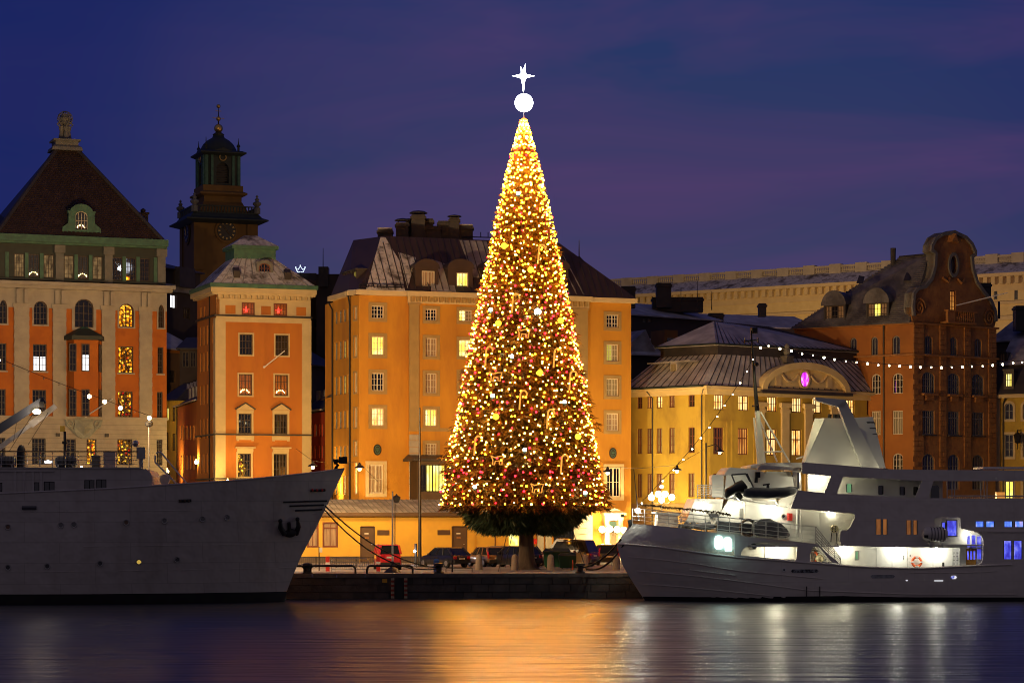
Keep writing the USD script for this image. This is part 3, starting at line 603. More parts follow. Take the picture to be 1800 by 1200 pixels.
# ================================================================ C: narrow orange house
C = Fac(at(379.5, 900, 270.0)[:2], ang=A20, length=10.58)
hC = thing('narrow_orange_house', 'narrow orange house with cream corner strips and snowy mansard roof beside the church tower', 'building', C.w(0, 0, QZ), A20)
cz = lambda py, px=460: C.z(px, py); cu = lambda px: C.u(px)
CS = Fac(C.w(0, 0, 0)[:2] + 9.0 * np.array([-math.sin(A20), math.cos(A20)]), C.w(0, 0, 0)[:2])         # its left side, along the alley
L_ = C.L
for c0, c1 in ((421, 444), (484, 507)):
    window(hC, C, cu(c0), cu(c1), cz(624), cz(588), 'pane_dark', 'frame_dark', 2, 3, trim=('trim_cream', .16))
    window(hC, C, cu(c0 - 1), cu(c1 - 1), cz(695), cz(658), 'pane_clear', 'frame_dark', 2, 3, trim=('trim_cream', .16))
    w_ = window(hC, C, cu(c0 - 2), cu(c1 - 2), cz(762), cz(727), 'pane_dark', 'frame_dark', 2, 3, trim=('trim_cream', .2), proud=.1)
    m_ = (cu(c0 - 2) + cu(c1 - 2)) / 2
    part(w_, 'pediment', cat([C.poly([(m_ - 1.05, cz(720)), (m_ + 1.05, cz(720)), (m_, cz(709))], 0, .26), C.box(m_ - .95, m_ + .95, cz(725), cz(720.5), 0, .14)]), 'trim_cream')
    part(w_, 'pediment_cap', cat([C.poly([(m_ - 1.15, cz(719)), (m_, cz(707.5)), (m_, cz(709.5)), (m_ - 1.05, cz(720.5))], 0, .4), C.poly([(m_ + 1.15, cz(719)), (m_, cz(707.5)), (m_, cz(709.5)), (m_ + 1.05, cz(720.5))], 0, .4)]), 'roof_black')
    part(w_, 'apron', cat([C.box(m_ - 1.0, m_ + 1.0, cz(773), cz(766), 0, .14), C.box(m_ - .95, m_ - .7, cz(775), cz(772), 0, .2), C.box(m_ + .7, m_ + .95, cz(775), cz(772), 0, .2)]), 'trim_cream')
    w_ = window(hC, C, cu(c0 - 3), cu(c1 - 3), cz(838), cz(797), 'pane_dark', 'frame_dark', 2, 3, trim=('trim_cream', .2), proud=.1)
    part(w_, 'hood', cat([C.box(m_ - 1.1, m_ + 1.1, cz(788), cz(785.5), 0, .4), C.box(m_ - .9, m_ + .9, cz(794), cz(788.3), 0, .16)]), 'trim_cream')
for c0, c1 in ((425, 448), (481, 505)):
    window(hC, C, cu(c0), cu(c1), cz(554), cz(532), 'pane_clear', 'frame_brown', 2, 2, fw=.12)
zw = cz(516)
for c0, c1 in ((385, 406), (448, 468), (510, 530)):
    part(hC, 'panel', C.box(cu(c0) + .7, cu(c1) + .5, cz(553), cz(538), 0, .04), 'rust_plaster')
wall(hC, C, rect(0, L_, QZ, cz(556)), 'rust_plaster'); wall(hC, C, rect(0, L_, cz(556), zw + .5), 'trim_cream', 'upper_wall')
for i, y in enumerate((585, 632, 690, 750, 812)):
    for u in (1.4, 3.1, 4.8, 7.4): window(hC, CS, u, u + .9, cz(y + 18), cz(y - 16), 'pane_dark', 'frame_dark', 1, 3)
for u in (1.6, 3.4): window(hC, CS, u, u + .9, cz(554), cz(534), 'pane_orange', 'frame_dark', 1, 2)
wall(hC, CS, rect(0, CS.L, QZ, zw + .5), 'rust_plaster', 'side_wall')
core(hC, C, .2, L_, QZ, zw + .5, 9, 'rust_plaster', .42)
part(hC, 'corner_strip', cat([C.box(-.03, 1.05, QZ, cz(556) - .3, 0, .12), CS.box(CS.L - .8, CS.L + .0, QZ, cz(556) - .3, 0, .1)]), 'trim_cream')
part(hC, 'corner_strip', C.box(L_ - 1.0, L_ + .03, QZ, cz(556) - .3, 0, .12), 'trim_cream')
part(hC, 'top_band', C.box(0, L_, cz(567), cz(557), 0, .06), 'trim_cream')
for y in (556, 763.5, 841):
    part(hC, 'ledge', cat([C.box(-.25, L_ + .1, cz(y + 1.6), cz(y - 1), 0, .3), CS.box(0, CS.L + .25, cz(y + 1.6), cz(y - 1), 0, .25)]), 'roof_black')
part(hC, 'bracket_frieze', cat([dentils(C, 0, L_, cz(526), cz(517), .02, .42, .62, .45), C.box(0, L_, cz(527.5), cz(526.2), 0, .12)]), 'trim_cream')
part(hC, 'cornice', cat([C.box(-.7, L_ + .5, zw, zw + .5, -9.4, .7), C.box(-.5, L_ + .4, zw - .25, zw, -9, .5)]), 'trim_cream')
part(hC, 'gutter', C.box(-.8, L_ + .6, zw + .5, zw + .95, -9.5, .85), 'copper_green')
zr0, zr1, zr2, zr3 = zw + .93, cz(453) + .2, cz(433) + .2, cz(407)
part(hC, 'roof', hull_of([C.w(-.5, .6, zr0), C.w(L_ + .4, .6, zr0), C.w(L_ + .4, -9.3, zr0), C.w(-.5, -9.3, zr0), C.w(2.7, -2.6, zr1), C.w(7.2, -2.6, zr1), C.w(7.2, -6.4, zr1), C.w(2.7, -6.4, zr1)]), 'roof_snow')
part(hC, 'roof_seam', cat([tube([C.w(a, .62, zr0 + .05), C.w(2.7 + (a + .5) / (L_ + .9) * 4.5, -2.56, zr1 + .02)], .05, 4) for a in np.linspace(.4, L_ - .5, 9)]), 'roof_snow_thin')
part(hC, 'lantern_storey', cat([C.box(2.6, 7.3, zr1 - .1, zr2, -6.5, -2.5), C.box(2.35, 7.55, zr2 - .25, zr2 + .12, -6.8, -2.2)]), 'copper_green')
part(hC, 'lantern_roof', hull_of([C.w(2.3, -2.2, zr2 + .1), C.w(7.6, -2.2, zr2 + .1), C.w(7.6, -6.8, zr2 + .1), C.w(2.3, -6.8, zr2 + .1), C.w(4.3, -4.2, zr3), C.w(5.6, -4.2, zr3), C.w(4.3, -4.9, zr3), C.w(5.6, -4.9, zr3)]), 'roof_snow')
CD = Fac(C.w(0, -.9, 0), C.w(L_, -.9, 0)); dd0, dd1 = CD.u(451), CD.u(480)
window(hC, CD, CD.u(455), CD.u(475), cz(488), cz(461), 'pane_dark', 'frame_brown', 2, 3, rise=.45, depth=.1, hole=True)
wall(hC, CD, arch(dd0, dd1, cz(492), cz(455), .6), 'stone_grey', 'dormer', t=.3)
part(hC, 'dormer_body', hull_of([CD.w(u, o, z) for u in (dd0 + .05, dd1 - .05) for o, z in ((-.3, cz(492)), (-.3, cz(457)), (-2.3, cz(470)), (-2.3, cz(459)))]), 'roof_snow_thin')
for u in (2.3, 8.0): part(hC, 'roof_hatch', hull_of([C.w(u + a, o, zr0 + b) for a in (-.35, .35) for o, b in ((.05, .7), (-.6, 1.7), (.05, 1.45), (-.4, 1.85))]), 'roof_black')
pipe(hC, CS, CS.L - 2.6, QZ, zw + .3)
# candle arches and paper stars standing in the windows, behind the glass
def candle_arch(fac, c, z, o, label, w=.9):
    h = thing('candle_arch', label, 'window candles', fac.w(c, o, z), fac.ang, 'electric candle arches in the windows')
    part(h, 'stand', cat([fac.box(c - w * .55, c + w * .55, z, z + .05, o - .03, o + .03), fac.tube([(c - w * .5 * math.cos(t), o, z + .05 + .2 * math.sin(t)) for t in np.linspace(0, math.pi, 9)], .02, 4)]), 'frame_brown')
    for t in np.linspace(.15, math.pi - .15, 7): part(h, 'candle', ball(fac.w(c - w * .5 * math.cos(t), o, z + .16 + .30 * math.sin(t)), .065, 1, (1, 1, 1.4)), 'glow_candle')
candle_arch(AT, AT.u(59.5), az(491) + .12, -.31, 'glowing candle arch in the left attic window of the stone-trimmed house')
candle_arch(AT, AT.u(146), az(491) + .12, -.31, 'glowing candle arch in the middle attic window of the stone-trimmed house')
candle_arch(D, dc, az(404), -.40, 'glowing candle arch in the green roof dormer', .8)
candle_arch(C, cu(431.5), cz(694) + .1, -.34, 'glowing candle arch in the left window of the narrow orange house')
candle_arch(C, cu(494.5), cz(694) + .1, -.34, 'glowing candle arch in the right window of the narrow orange house')
for px, w_ in ((434, 'left'), (491, 'right')):
    c = C.w(cu(px), -.34, cz(545)); pts = []
    for k in range(10): r = .42 if k % 2 == 0 else .17; pts.append((cu(px) + r * math.sin(k * math.pi / 5), cz(545) + r * math.cos(k * math.pi / 5)))
    solo('paper_star', C.poly(pts, -.37, -.31), 'glow_red', f'red paper star glowing in the {w_} top window of the narrow orange house', 'paper star', 'red paper stars')
fp = solo('flagpole', C.tube([(cu(464), .0, cz(645)), (cu(466), .35, cz(643)), (cu(487), 3.2, cz(619))], [.14, .07, .06], 6), 'white_paint', 'white flagpole slanting out of the narrow orange house, no flag', 'flagpole')
# ================================================================ D: the big amber house behind the tree
d0 = at(631, 900, 258.0)[:2]
D_ = Fac(d0, ang=A20, length=30.37)
chd = np.array([-.6, .8]); d1 = d0 + chd * 1.44; din = np.array([-math.sin(A20), math.cos(A20)]); d2 = d1 + din * 6.9
DB = Fac(d1, d0); DS = Fac(d2, d1)
hD = thing('amber_house', 'large amber five-storey house with mansard roof and many chimneys, directly behind the Christmas tree', 'building', (*d0, QZ), A20)
dz = lambda py, px=664: D_.z(px, py); du = lambda px: D_.u(px)
LD = D_.L; ev = dz(517, 640)
zz4 = [(560, 537), (624, 591), (687, 655), (748, 717)]
NW = 'frame_white'
paneL = ['pane_dark', 'pane_lemon', 'pane_dark', 'pane_warm']
for (yb, yt), pm in zip(zz4, paneL):
    window(hD, D_, du(653), du(675), dz(yb), dz(yt), pm, NW, 2, 3, trim=('trim_grey', .33), proud=.07)
window(hD, D_, du(648), du(674), dz(867), dz(816), 'pane_curtain', NW, 2, 2, trim=('trim_cream', .35), proud=.1, fw=.14, mull=.16)
zm = lambda py: D_.z(755, py)
for (yb, yt), pm in zip([(564, 543), (627, 594), (691, 656), (749, 719), (800, 779)], ['pane_dark', 'pane_curtain', 'pane_curtain', 'pane_lemon', 'pane_curtain']):
    window(hD, D_, du(746.5), du(767), zm(yb), zm(yt), pm, NW, 2, 3, trim=('trim_grey', .3), proud=.07, o=.25, depth=.3)
zm2 = lambda py: D_.z(816, py)
for (yb, yt), pm in zip([(565, 545), (627, 597), (690, 655), (747, 721), (800, 779)], [('pane_lemon', 'pane_blind'), 'pane_lemon', 'pane_curtain', 'pane_white', 'pane_lemon']):
    window(hD, D_, du(806), du(829), zm2(yb), zm2(yt), pm, NW, 2, 3, trim=('trim_grey', .3), proud=.07, o=.25, depth=.3)
zr = lambda py: D_.z(1076, py)
for (yb, yt), pm in zip([(576, 553), (635, 605), (696, 665), (757, 726)], ['pane_dark', ('pane_yellowgreen', 'pane_blind'), 'pane_blind', 'pane_curtain']):
    window(hD, D_, du(1066), du(1087), zr(yb), zr(yt), pm, NW, 2, 3, trim=('trim_grey', .33), proud=.07)
window(hD, D_, du(1066), du(1091), zr(873), zr(821), 'pane_dark', NW, 2, 2, trim=('trim_cream', .35), proud=.1, fw=.14, mull=.16)
for c0, c1 in ((870, 892), (930, 952), (985, 1006)):                       # columns mostly hidden by the tree
    for (yb, yt), pm in zip([(568, 547), (630, 599), (692, 660), (751, 722), (803, 781)], ['pane_dark', 'pane_curtain', 'pane_curtain', 'pane_curtain', 'pane_blind']):
        q = lambda py: D_.z((c0 + c1) / 2, py); window(hD, D_, du(c0), du(c1), q(yb), q(yt), pm, NW, 2, 3, trim=('trim_grey', .3), proud=.07, o=.25, depth=.3)
ua, ub = du(717), du(1032)
wall(hD, D_, rect(0, LD, QZ, ev), 'amber_plaster')
wall(hD, D_, rect(ua, ub, QZ, ev), 'amber_plaster', 'centre_wall', o=.25, t=.3)
core(hD, D_, .3, LD, QZ, ev, 14, 'amber_plaster', .5)
core(hD, DS, .3, DS.L, QZ, ev, 9, 'amber_plaster', .5)
# chamfer and alley side
for (yb, yt), pm in zip([(562, 540), (627, 592), (690, 655), (751, 717), (800, 776)], ['pane_dark', 'pane_yellowgreen', 'pane_blind', 'pane_blind', 'pane_blind']):
    window(hD, DB, .55, 1.05, dz(yb), dz(yt), pm, NW, 1, 3, trim=('trim_grey', .15), proud=.05)
window(hD, DB, .5, 1.1, dz(868), dz(812), 'pane_lemon', NW, 1, 3)
wall(hD, DB, rect(0, DB.L, QZ, ev), 'amber_plaster', 'corner_wall')
for j, (yb, yt) in enumerate([(562, 540), (627, 595), (690, 657), (751, 720), (812, 782), (868, 835)]):
    for i, u in enumerate((.6, 2.2, 3.8, 5.4)):
        pm = 'pane_lemon' if (i == 3 and j in (1, 3)) else 'pane_yellowgreen' if (i >= 2 and j in (1, 2)) else 'pane_blind'
        window(hD, DS, u, u + 1.05, dz(yb), dz(yt), pm, 'frame_grey', 1, 3)
wall(hD, DS, rect(0, DS.L, QZ, ev), 'amber_plaster', 'side_wall')
pipe(hD, DS, DS.L - .15, QZ, ev, kink=.5, r=.10); pipe(hD, DS, .15, QZ, ev, kink=-.6, r=.10)
for c0, c1 in ((717.5, 735), (1006, 1031)):
    part(hD, 'pilaster', cat([D_.box(du(c0), du(c1), dz(757), ev - .8, .25, .40), D_.box(du(c0) - .1, du(c1) + .1, ev - 1.0, ev - .8, .25, .5)]), 'trim_grey')
    q = []
    z = QZ; k = 0
    while z < dz(757) - .5:
        q.append(D_.box(du(c0) + .03 * k, du(c1) - .03 * k, z + .02, z + .62, .25, .46)); z += .65; k ^= 1
    part(hD, 'rusticated_pier', cat(q), 'stone_pale')
part(hD, 'string_course', D_.box(ua, ub, zm(758), zm(752), .25, .36), 'trim_grey')
part(hD, 'cornice', cat([D_.box(-.5, ua, ev - .1, ev + .38, -.4, .55), DB.box(-.4, DB.L + .4, ev - .1, ev + .38, -.4, .55), DS.box(-.2, DS.L + .4, ev - .1, ev + .38, -.4, .55), D_.box(ub, LD + .5, ev - .1, ev + .38, -.4, .55), D_.box(ua - .3, ub + .3, ev - .1, ev + .42, -.4, .85), D_.box(ua - .1, ub + .1, ev - .8, ev - .1, .2, .38)]), 'trim_cream')
part(hD, 'dentil_row', dentils(D_, ua, ub, ev - .65, ev - .12, .36, .68, .62, .5), 'trim_grey')
for px in (663, 1077):
    q = D_.uz(px, 790 if px < 700 else 796)
    t = np.linspace(0, 2 * math.pi, 20)[:-1]
    pl = part(hD, 'oval_plaque', D_.poly([(q[0] + .42 * math.cos(a), q[1] + .58 * math.sin(a)) for a in t], 0, .12), 'iron')
    part(pl, 'emblem', cat([D_.poly([(q[0] + .3 * math.cos(a), q[1] + .44 * math.sin(a)) for a in t], .12, .15, [[(q[0] + .25 * math.cos(a), q[1] + .38 * math.sin(a)) for a in t]]), D_.box(q[0] - .16, q[0] + .16, q[1] - .05, q[1] + .05, .12, .16), D_.box(q[0] - .16, q[0] + .16, q[1] + .1, q[1] + .17, .12, .16), D_.box(q[0] - .1, q[0] + .1, q[1] - .22, q[1] - .14, .12, .16)]), 'copper_green')
# basement vent, alley skirting
part(hD, 'cellar_window', D_.box(du(650), du(675), dz(892), dz(882), 0, .1), 'roof_black')
# mansard roof
zt = H + (900 - 419) * 266 / F; inset = 4.6
er = ev + .36
rfD = [D_.w(-.2, .3, er), D_.w(LD + .5, .5, er), D_.w(LD + .5, -14.5, er), DS.w(0, .3, er), DS.w(DS.L, .3, er)]
tpD = [D_.w(4.2, -inset, zt), D_.w(LD - 6.5, -inset, zt), D_.w(LD - 6.5, -9.5, zt), D_.w(2.2, -9.5, zt)]
roofD = part(hD, 'roof', hull_of(rfD + tpD), 'roof_brown')
def on_roof(u, k, lift=.06, ui=None):
    """point on the front slope, k from eave to top"""
    a = D_.w(u, .45, er); b = D_.w(u if ui is None else ui, -inset, zt); q = a * (1 - k) + b * k; return q + np.array([0, -.5, 1]) * lift
def patch(pts, mat, name, lift=.05, th=.08):
    q = [on_roof(u, k, lift) for u, k in pts]; part(roofD, name, hull_of(q + [p - np.array([0, 0, th]) for p in q]), mat)
patch([(.7, .03), (ua - .4, .03), (ua - .2, .55), (ua - 1.6, .97), (4.2, .97)], 'roof_snow', 'snow_sheet')
patch([(du(716), .06), (du(724), .5), (du(745), .62), (du(716), .7)], 'roof_snow', 'snow_sheet')
patch([(du(756), .02), (du(800), .02), (du(800), .5), (du(772), .60)], 'roof_snow_thin', 'snow_sheet')
patch([(du(838), .3), (du(880), .3), (du(880), .97), (du(832), .97)], 'roof_snow_thin', 'snow_sheet')
for a in (992, 1000, 1012, 1024): patch([(du(a), .05), (du(a + 2), .05), (du(a - 13), .75), (du(a - 14), .75)], 'roof_snow_thin', 'snow_streak', .07)
part(hD, 'standing_seam', cat([tube([on_roof(a, .03, .10), on_roof(a, min(.97, max(.06, (LD - a) / 7.2), ) if a > LD - 7 else min(.97, a / 4.4), .10)], .045, 4) for a in np.arange(.8, LD - .3, .75)]), 'roof_black')
sg = [D_.tube([(-.1, .25, ev + z_), (ua - .4, .25, ev + z_)], .035, 4) for z_ in (.62, .82, 1.05)] + [D_.tube([(u, .25, ev + .3), (u, .25, ev + 1.05)], .04, 4) for u in np.linspace(0, ua - .5, 6)]
part(hD, 'snow_guard', cat(sg), 'iron')
part(hD, 'eave_snow', cat([D_.box(-.35, ua, ev + .38, ev + .46, -.35, .5), DB.box(0, DB.L, ev + .38, ev + .46, -.3, .5)]), 'roof_snow_full')
DD = Fac(D_.w(0, -.2, 0), D_.w(LD, -.2, 0))
for (c0, c1, w0, w1, yb, yt, pm) in ((722, 771, 741.5, 764, 503, 476, 'pane_curtain'), (780, 832, 802.5, 823, 505, 479, 'pane_lemon'), (842, 892, 858, 880, 506, 481, 'pane_dark'), (952, 1000, 972, 992, 512, 488, 'pane_yellowgreen')):
    a_, b_ = DD.u(c0 + 8), DD.u(c1 - 1); zq = lambda py: DD.z((c0 + c1) / 2, py); top = zq(457)
    window(hD, DD, DD.u(w0), DD.u(w1), zq(yb), zq(yt), pm, 'frame_white', 2, 1, depth=.12, mull=.09)
    n = len(DD.holes); keep = DD.holes; DD.holes = keep[-1:]
    shp = arch(a_, b_, zq(510), top, .9, 12)
    wall(hD, DD, shp, 'roof_brown', 'dormer', t=.25); DD.holes = keep
    part(hD, 'dormer_roof', hull_of([DD.w(u, .25, z) for u, z in [(a_ - .15, top - .9)] + arch(a_ - .15, b_ + .15, zq(470), top + .12, .95, 10)[2:] + [(b_ + .15, top - .9)]] + [DD.w(u, -4.2, z) for u, z in ((a_, top - .5), ((a_ + b_) / 2, top + .12), (b_, top - .5))]), 'roof_brown', smooth=50)
    part(hD, 'dormer_body', hull_of([DD.w(u, o, z) for u in (a_ + .05, b_ - .05) for o, z in ((-.25, zq(509)), (-.25, top - .9), (-4.1, top - .8))]), 'roof_brown')
# dormers over the alley
for i, u_ in enumerate((1.2, 3.2, 5.2)):
    AS = Fac(DS.w(0, -.7, 0), DS.w(DS.L, -.7, 0))
    window(hD, AS, u_ + .12, u_ + 1.08, ev + .95, ev + 2.6, ('pane_blind', 'pane_yellowgreen', 'pane_yellowgreen')[i], 'frame_dark', 1, 1, depth=.1)
    wall(hD, AS, rect(u_, u_ + 1.2, ev + .4, ev + 2.75), 'roof_black', 'dormer', t=.2); part(hD, 'dormer_body', AS.box(u_ + .02, u_ + 1.18, ev + .4, ev + 2.7, -2.4, -.2), 'roof_black'); part(hD, 'dormer_roof', AS.box(u_ - .12, u_ + 1.32, ev + 2.7, ev + 2.85, -2.6, .15), 'roof_black')
def chimney(x0, x1, y0, y1, Y, dep=1.6, cap=None, mat='roof_black', par=hD, snow=False):
    a = at(x0, y1, Y); b = at(x1, y0, Y)
    c = part(par, 'chimney', cat([box((a[0], Y, a[2]), (b[0], Y + dep, b[2])), box((a[0] - .12, Y - .12, b[2] - .45), (b[0] + .12, Y + dep + .12, b[2] - .2))]), mat)
    if cap:
        x0, x1, y0, y1 = cap; p = at((x0 + x1) / 2, y1, Y); r = (x1 - x0) / 2 * Y / F; t = at(0, y0, Y)[2]
        part(c, 'cowl', cat([lathe([(r, p[2]), (r, p[2] + .08), (r * .7, t - .1), (.05, t)], (p[0], Y + dep / 2, 0), 14)] + [cyl((p[0] + a_, Y + dep / 2 + b_, b[2] - .1), (p[0] + a_, Y + dep / 2 + b_, p[2] + .05), .05) for a_ in (-r * .55, r * .55) for b_ in (-.4, .4)]), 'roof_black')
    if snow: part(c, 'snow', box((a[0], Y, b[2]), (b[0], Y + dep, b[2] + .12)), 'roof_snow_full')
    return c
chimney(655, 690, 425, 470, 268, 2.5); chimney(664, 689, 402, 440, 269, 1.5, snow=True)
chimney(696, 718, 391, 425, 270, 1.5, (693, 722, 382, 387)); chimney(723, 747, 377, 425, 270.5, 1.5, (719, 751, 368.5, 374)); chimney(715, 761, 384, 425, 272, 1.5)
chimney(770, 797, 388, 425, 271.5, 1.5); chimney(790, 807, 382, 425, 271, 1.3, (786, 811, 376, 380)); chimney(806, 831, 396, 425, 272, 1.3, snow=True)
chimney(745, 775, 397, 425, 271.2, 1.2)
part(hD, 'roof_crest', cat([tube([at(812, 416, 271), at(880, 418, 273)], .06, 4)] + [tube([at(x, 417, 272), at(x, 408, 272)], .05, 4) for x in (829, 845, 858, 690)]), 'iron')
part(hD, 'aerial', cat([tube([at(1018, 470, 272), at(1018, 422, 272)], [.10, .03], 5), lathe([(1.2, at(0, 470, 272)[2]), (.05, at(0, 450, 272)[2])], (at(1018, 900, 272)[0], 272, 0), 8)]), 'roof_black')
# glazed entrance porch
PO = Fac(D_.w(0, 3.2, 0), D_.w(LD, 3.2, 0)); pa, pb = PO.u(735), PO.u(850); pz = lambda py: PO.z(760, py)
window(hD, PO, pa + .2, PO.u(783), pz(864), pz(816), ('pane_dark', 'pane_lemon', 'pane_lemon', 'pane_lemon'), 'iron', 4, 1, depth=.1, name='porch_glazing')
window(hD, PO, PO.u(790), pb - .2, pz(864), pz(816), ('pane_lemon', 'pane_lemon', 'pane_dark'), 'iron', 4, 1, depth=.1, name='porch_glazing')
wall(hD, PO, rect(pa, pb, QZ, pz(810)), 'door_dark', 'porch', t=.2)
part(hD, 'porch_side', PO.box(pa, pa + .2, QZ, pz(810), -3.0, -.2), 'iron')
part(hD, 'porch_roof', cat([PO.box(pa - .7, pb + .7, pz(810), pz(806), -3, .8), hull_of([PO.w(u, o, z) for u, o, z in ((pa - .7, .8, pz(806)), (pb + .7, .8, pz(806)), (pb + .2, -2.9, pz(803) + .3), (pa - .2, -2.9, pz(803) + .3), (pa - .7, -2.9, pz(806)), (pb + .7, -2.9, pz(806)))])]), 'roof_black')
# entrance portal at the right corner
PR = Fac(D_.w(0, .6, 0), D_.w(LD, .6, 0)); e0, e1 = PR.u(1059), PR.u(1098); rz = lambda py: PR.z(1078, py)
part(hD, 'portal', cat([PR.box(e0, e1, rz(905), rz(901), -.6, .5), PR.box(e0 + .2, e1 - .2, rz(914), rz(905), -.6, .2)] + [PR.box(a, a + .5, QZ, rz(914), -.6, .1) for a in (e0 + .25, e1 - .75)] + [PR.poly([(e0 - .1, rz(901)), (e1 + .1, rz(901)), ((e0 + e1) / 2, rz(892.5))], -.5, .35)]), 'trim_cream')
part(hD, 'portal_door', PR.box(e0 + .75, e1 - .75, QZ, rz(916), -.58, -.45), 'door_dark')
part(hD, 'portal_fanlight', PR.box(e0 + .75, e1 - .75, rz(925), rz(916), -.45, -.40), 'pane_green')
# shop fronts under the tree, between hut and portal
for c0, c1, pm in ((893, 912, 'pane_lemon'), (918, 926, 'pane_white'), (972, 1006, 'pane_dark')):
    part(hD, 'shop_window', D_.box(du(c0), du(c1), dz(960, 950), dz(918, 950), .25, .33), pm)
for c in (915, 948, 962, 1012, 1034): part(hD, 'shop_pier', D_.box(du(c) - .35, du(c) + .35, QZ, dz(905, 950), .25, .42), 'stone_pale')

# ================================================================ dark old-town houses behind
def house(label, px0, Y0, px1, Y1, ytop, mat, roof=None, rooftop=None, depth=10, wins=(), name='old_town_house', ybase=None, group=None, inset=None, yref=None):
    f = Fac(at(px0, 900, Y0)[:2], at(px1, 900, Y1)[:2]); h = thing(name, label, 'building', f.w(0, 0, QZ), f.ang, group)
    zt = f.z(px0, ytop); zb = QZ if ybase is None else f.z(px0, ybase)
    for (c0, c1, y0, y1, pm, fr, cs, rs) in wins: window(h, f, f.u(c0), f.u(c1), f.z(c0, y1), f.z(c0, y0), pm, fr, cs, rs)
    wall(h, f, rect(0, f.L, zb, zt), mat); core(h, f, 0, f.L, zb, zt, depth, mat, .4)
    if roof:
        zr_ = f.z(px0, rooftop); i = f.L * .22 if inset is None else inset
        part(h, 'roof', hull_of([f.w(-.4, .5, zt), f.w(f.L + .4, .5, zt), f.w(f.L + .4, -depth - .5, zt), f.w(-.4, -depth - .5, zt), f.w(-.4, .5, zt - .15), f.w(f.L + .4, .5, zt - .15), f.w(i, -depth * .45, zr_), f.w(f.L - i, -depth * .45, zr_), f.w(i, -depth * .55, zr_), f.w(f.L - i, -depth * .55, zr_)]), roof)
    return h, f
# left alley
h1, f1 = house('tall dark house in the alley with one bright lit window high up', 286, 332, 352, 340, 470, 'dark_wall', 'roof_black', 452, wins=[(299, 310, 517, 541, 'pane_white', 'frame_dark', 1, 1), (322, 334, 540, 560, 'pane_dark', 'frame_dark', 2, 2)])
part(h1, 'snow_ledge', f1.box(0, f1.L, f1.z(300, 512), f1.z(300, 500), 0, .5), 'roof_snow_thin'); part(h1, 'chimney', f1.box(f1.u(303), f1.u(330), f1.z(310, 505), f1.z(310, 470), .4, 1.2), 'roof_black')
h2, f2 = house('low alley house with a smooth snow covered roof and orange eaves', 292, 312, 348, 318, 612, 'dim_plaster', 'roof_snow_full', 578, depth=8, wins=[(298, 308, 650, 672, 'pane_dark', 'frame_dark', 1, 2)])
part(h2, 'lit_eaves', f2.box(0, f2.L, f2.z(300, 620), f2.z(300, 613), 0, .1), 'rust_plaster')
h3, f3 = house('yellow house at the far end of the left alley with a lit stair window', 287, 304, 313, 302, 703, 'yellow_plaster', 'roof_black', 672, depth=6, wins=[(291.5, 296, 716, 739, 'pane_lemon', 'frame_dark', 1, 1), (291, 296, 760, 790, 'pane_blind', 'frame_dark', 1, 2), (302, 308, 716, 740, 'pane_blind', 'frame_dark', 1, 2), (302, 308, 762, 792, 'pane_blind', 'frame_dark', 1, 2)])
h4, f4 = house('deep orange house lining the left alley with small dormers on a dark roof', 312, 299, 349, 280.5, 716, 'rust_plaster', None, None, depth=7, wins=[(c, c + 3.2, y, y + 25, 'pane_dark' if (c + y) % 3 else 'pane_orange', 'frame_dark', 1, 2) for y in (748, 800) for c in (316, 322, 328, 334, 340)])
zt4 = f4.z(312, 716); part(h4, 'roof', hull_of([f4.w(-.3, .4, zt4), f4.w(f4.L + .3, .4, zt4), f4.w(f4.L + .3, -5, zt4 + 3.4), f4.w(-.3, -5, zt4 + 3.4), f4.w(f4.L, -6, zt4), f4.w(0, -6, zt4)]), 'roof_black')
part(h4, 'eave_snow', f4.box(-.2, f4.L + .2, zt4, zt4 + .14, .1, .55), 'roof_snow_full')
for u in np.linspace(2.5, f4.L - 2, 6): part(h4, 'dormer', cat([f4.box(u - .55, u + .55, zt4 + .8, zt4 + 2.1, -2.4, -1.0), hull_of([f4.w(u + a, o, z) for a, z in ((-.75, zt4 + 2.1), (.75, zt4 + 2.1), (0, zt4 + 2.7)) for o in (-.8, -3.2)])]), 'roof_snow_thin')
pipe(h4, f4, .3, QZ, zt4); 
h5, f5 = house('dark grey gable house with shutters rising above the left alley', 316, 306, 348, 306, 612, 'dark_wall', 'roof_black', 590, depth=6, wins=[(320, 332, 618, 645, 'pane_blue', 'frame_dark', 2, 2), (334, 344, 618, 645, 'pane_blue', 'frame_dark', 2, 2)])
# right alley, between the narrow house and the amber house
house('tall rust-coloured house with a flat roof far behind the right alley', 536, 318, 592, 325, 490, 'dim_plaster', None, None, wins=[(553, 560, 560, 575, 'pane_dark', 'frame_dark', 1, 2)])
h6 = thing('old_town_house', 'tall dark rooftop house with thin aerial, right of the narrow house', 'building', at(575, 900, 305) * (1, 1, 0) + (0, 0, QZ))
a_, b_ = at(556, 476, 312), at(618, 480, 312); part(h6, 'wall', box((a_[0], 312, QZ), (b_[0], 322, a_[2] - .4)), 'dark_wall')
part(h6, 'chimney', box((at(560, 0, 312)[0], 311.6, a_[2] - 2), (at(577, 0, 312)[0], 314, at(0, 469, 312)[2])), 'roof_black'); part(h6, 'aerial', tube([at(568, 470, 313), at(568, 436, 313)], [.06, .03], 5), 'iron')
h7, f7 = house('dark alley house with a pale snow bank on its roof, right of narrow house', 540, 290, 588, 297, 640, 'dark_wall', 'roof_black', 600, depth=9, inset=.5)
part(h7, 'snow_bank', f7.box(f7.u(546), f7.u(570), f7.z(550, 592), f7.z(550, 576), -4, -2), 'roof_snow_full')
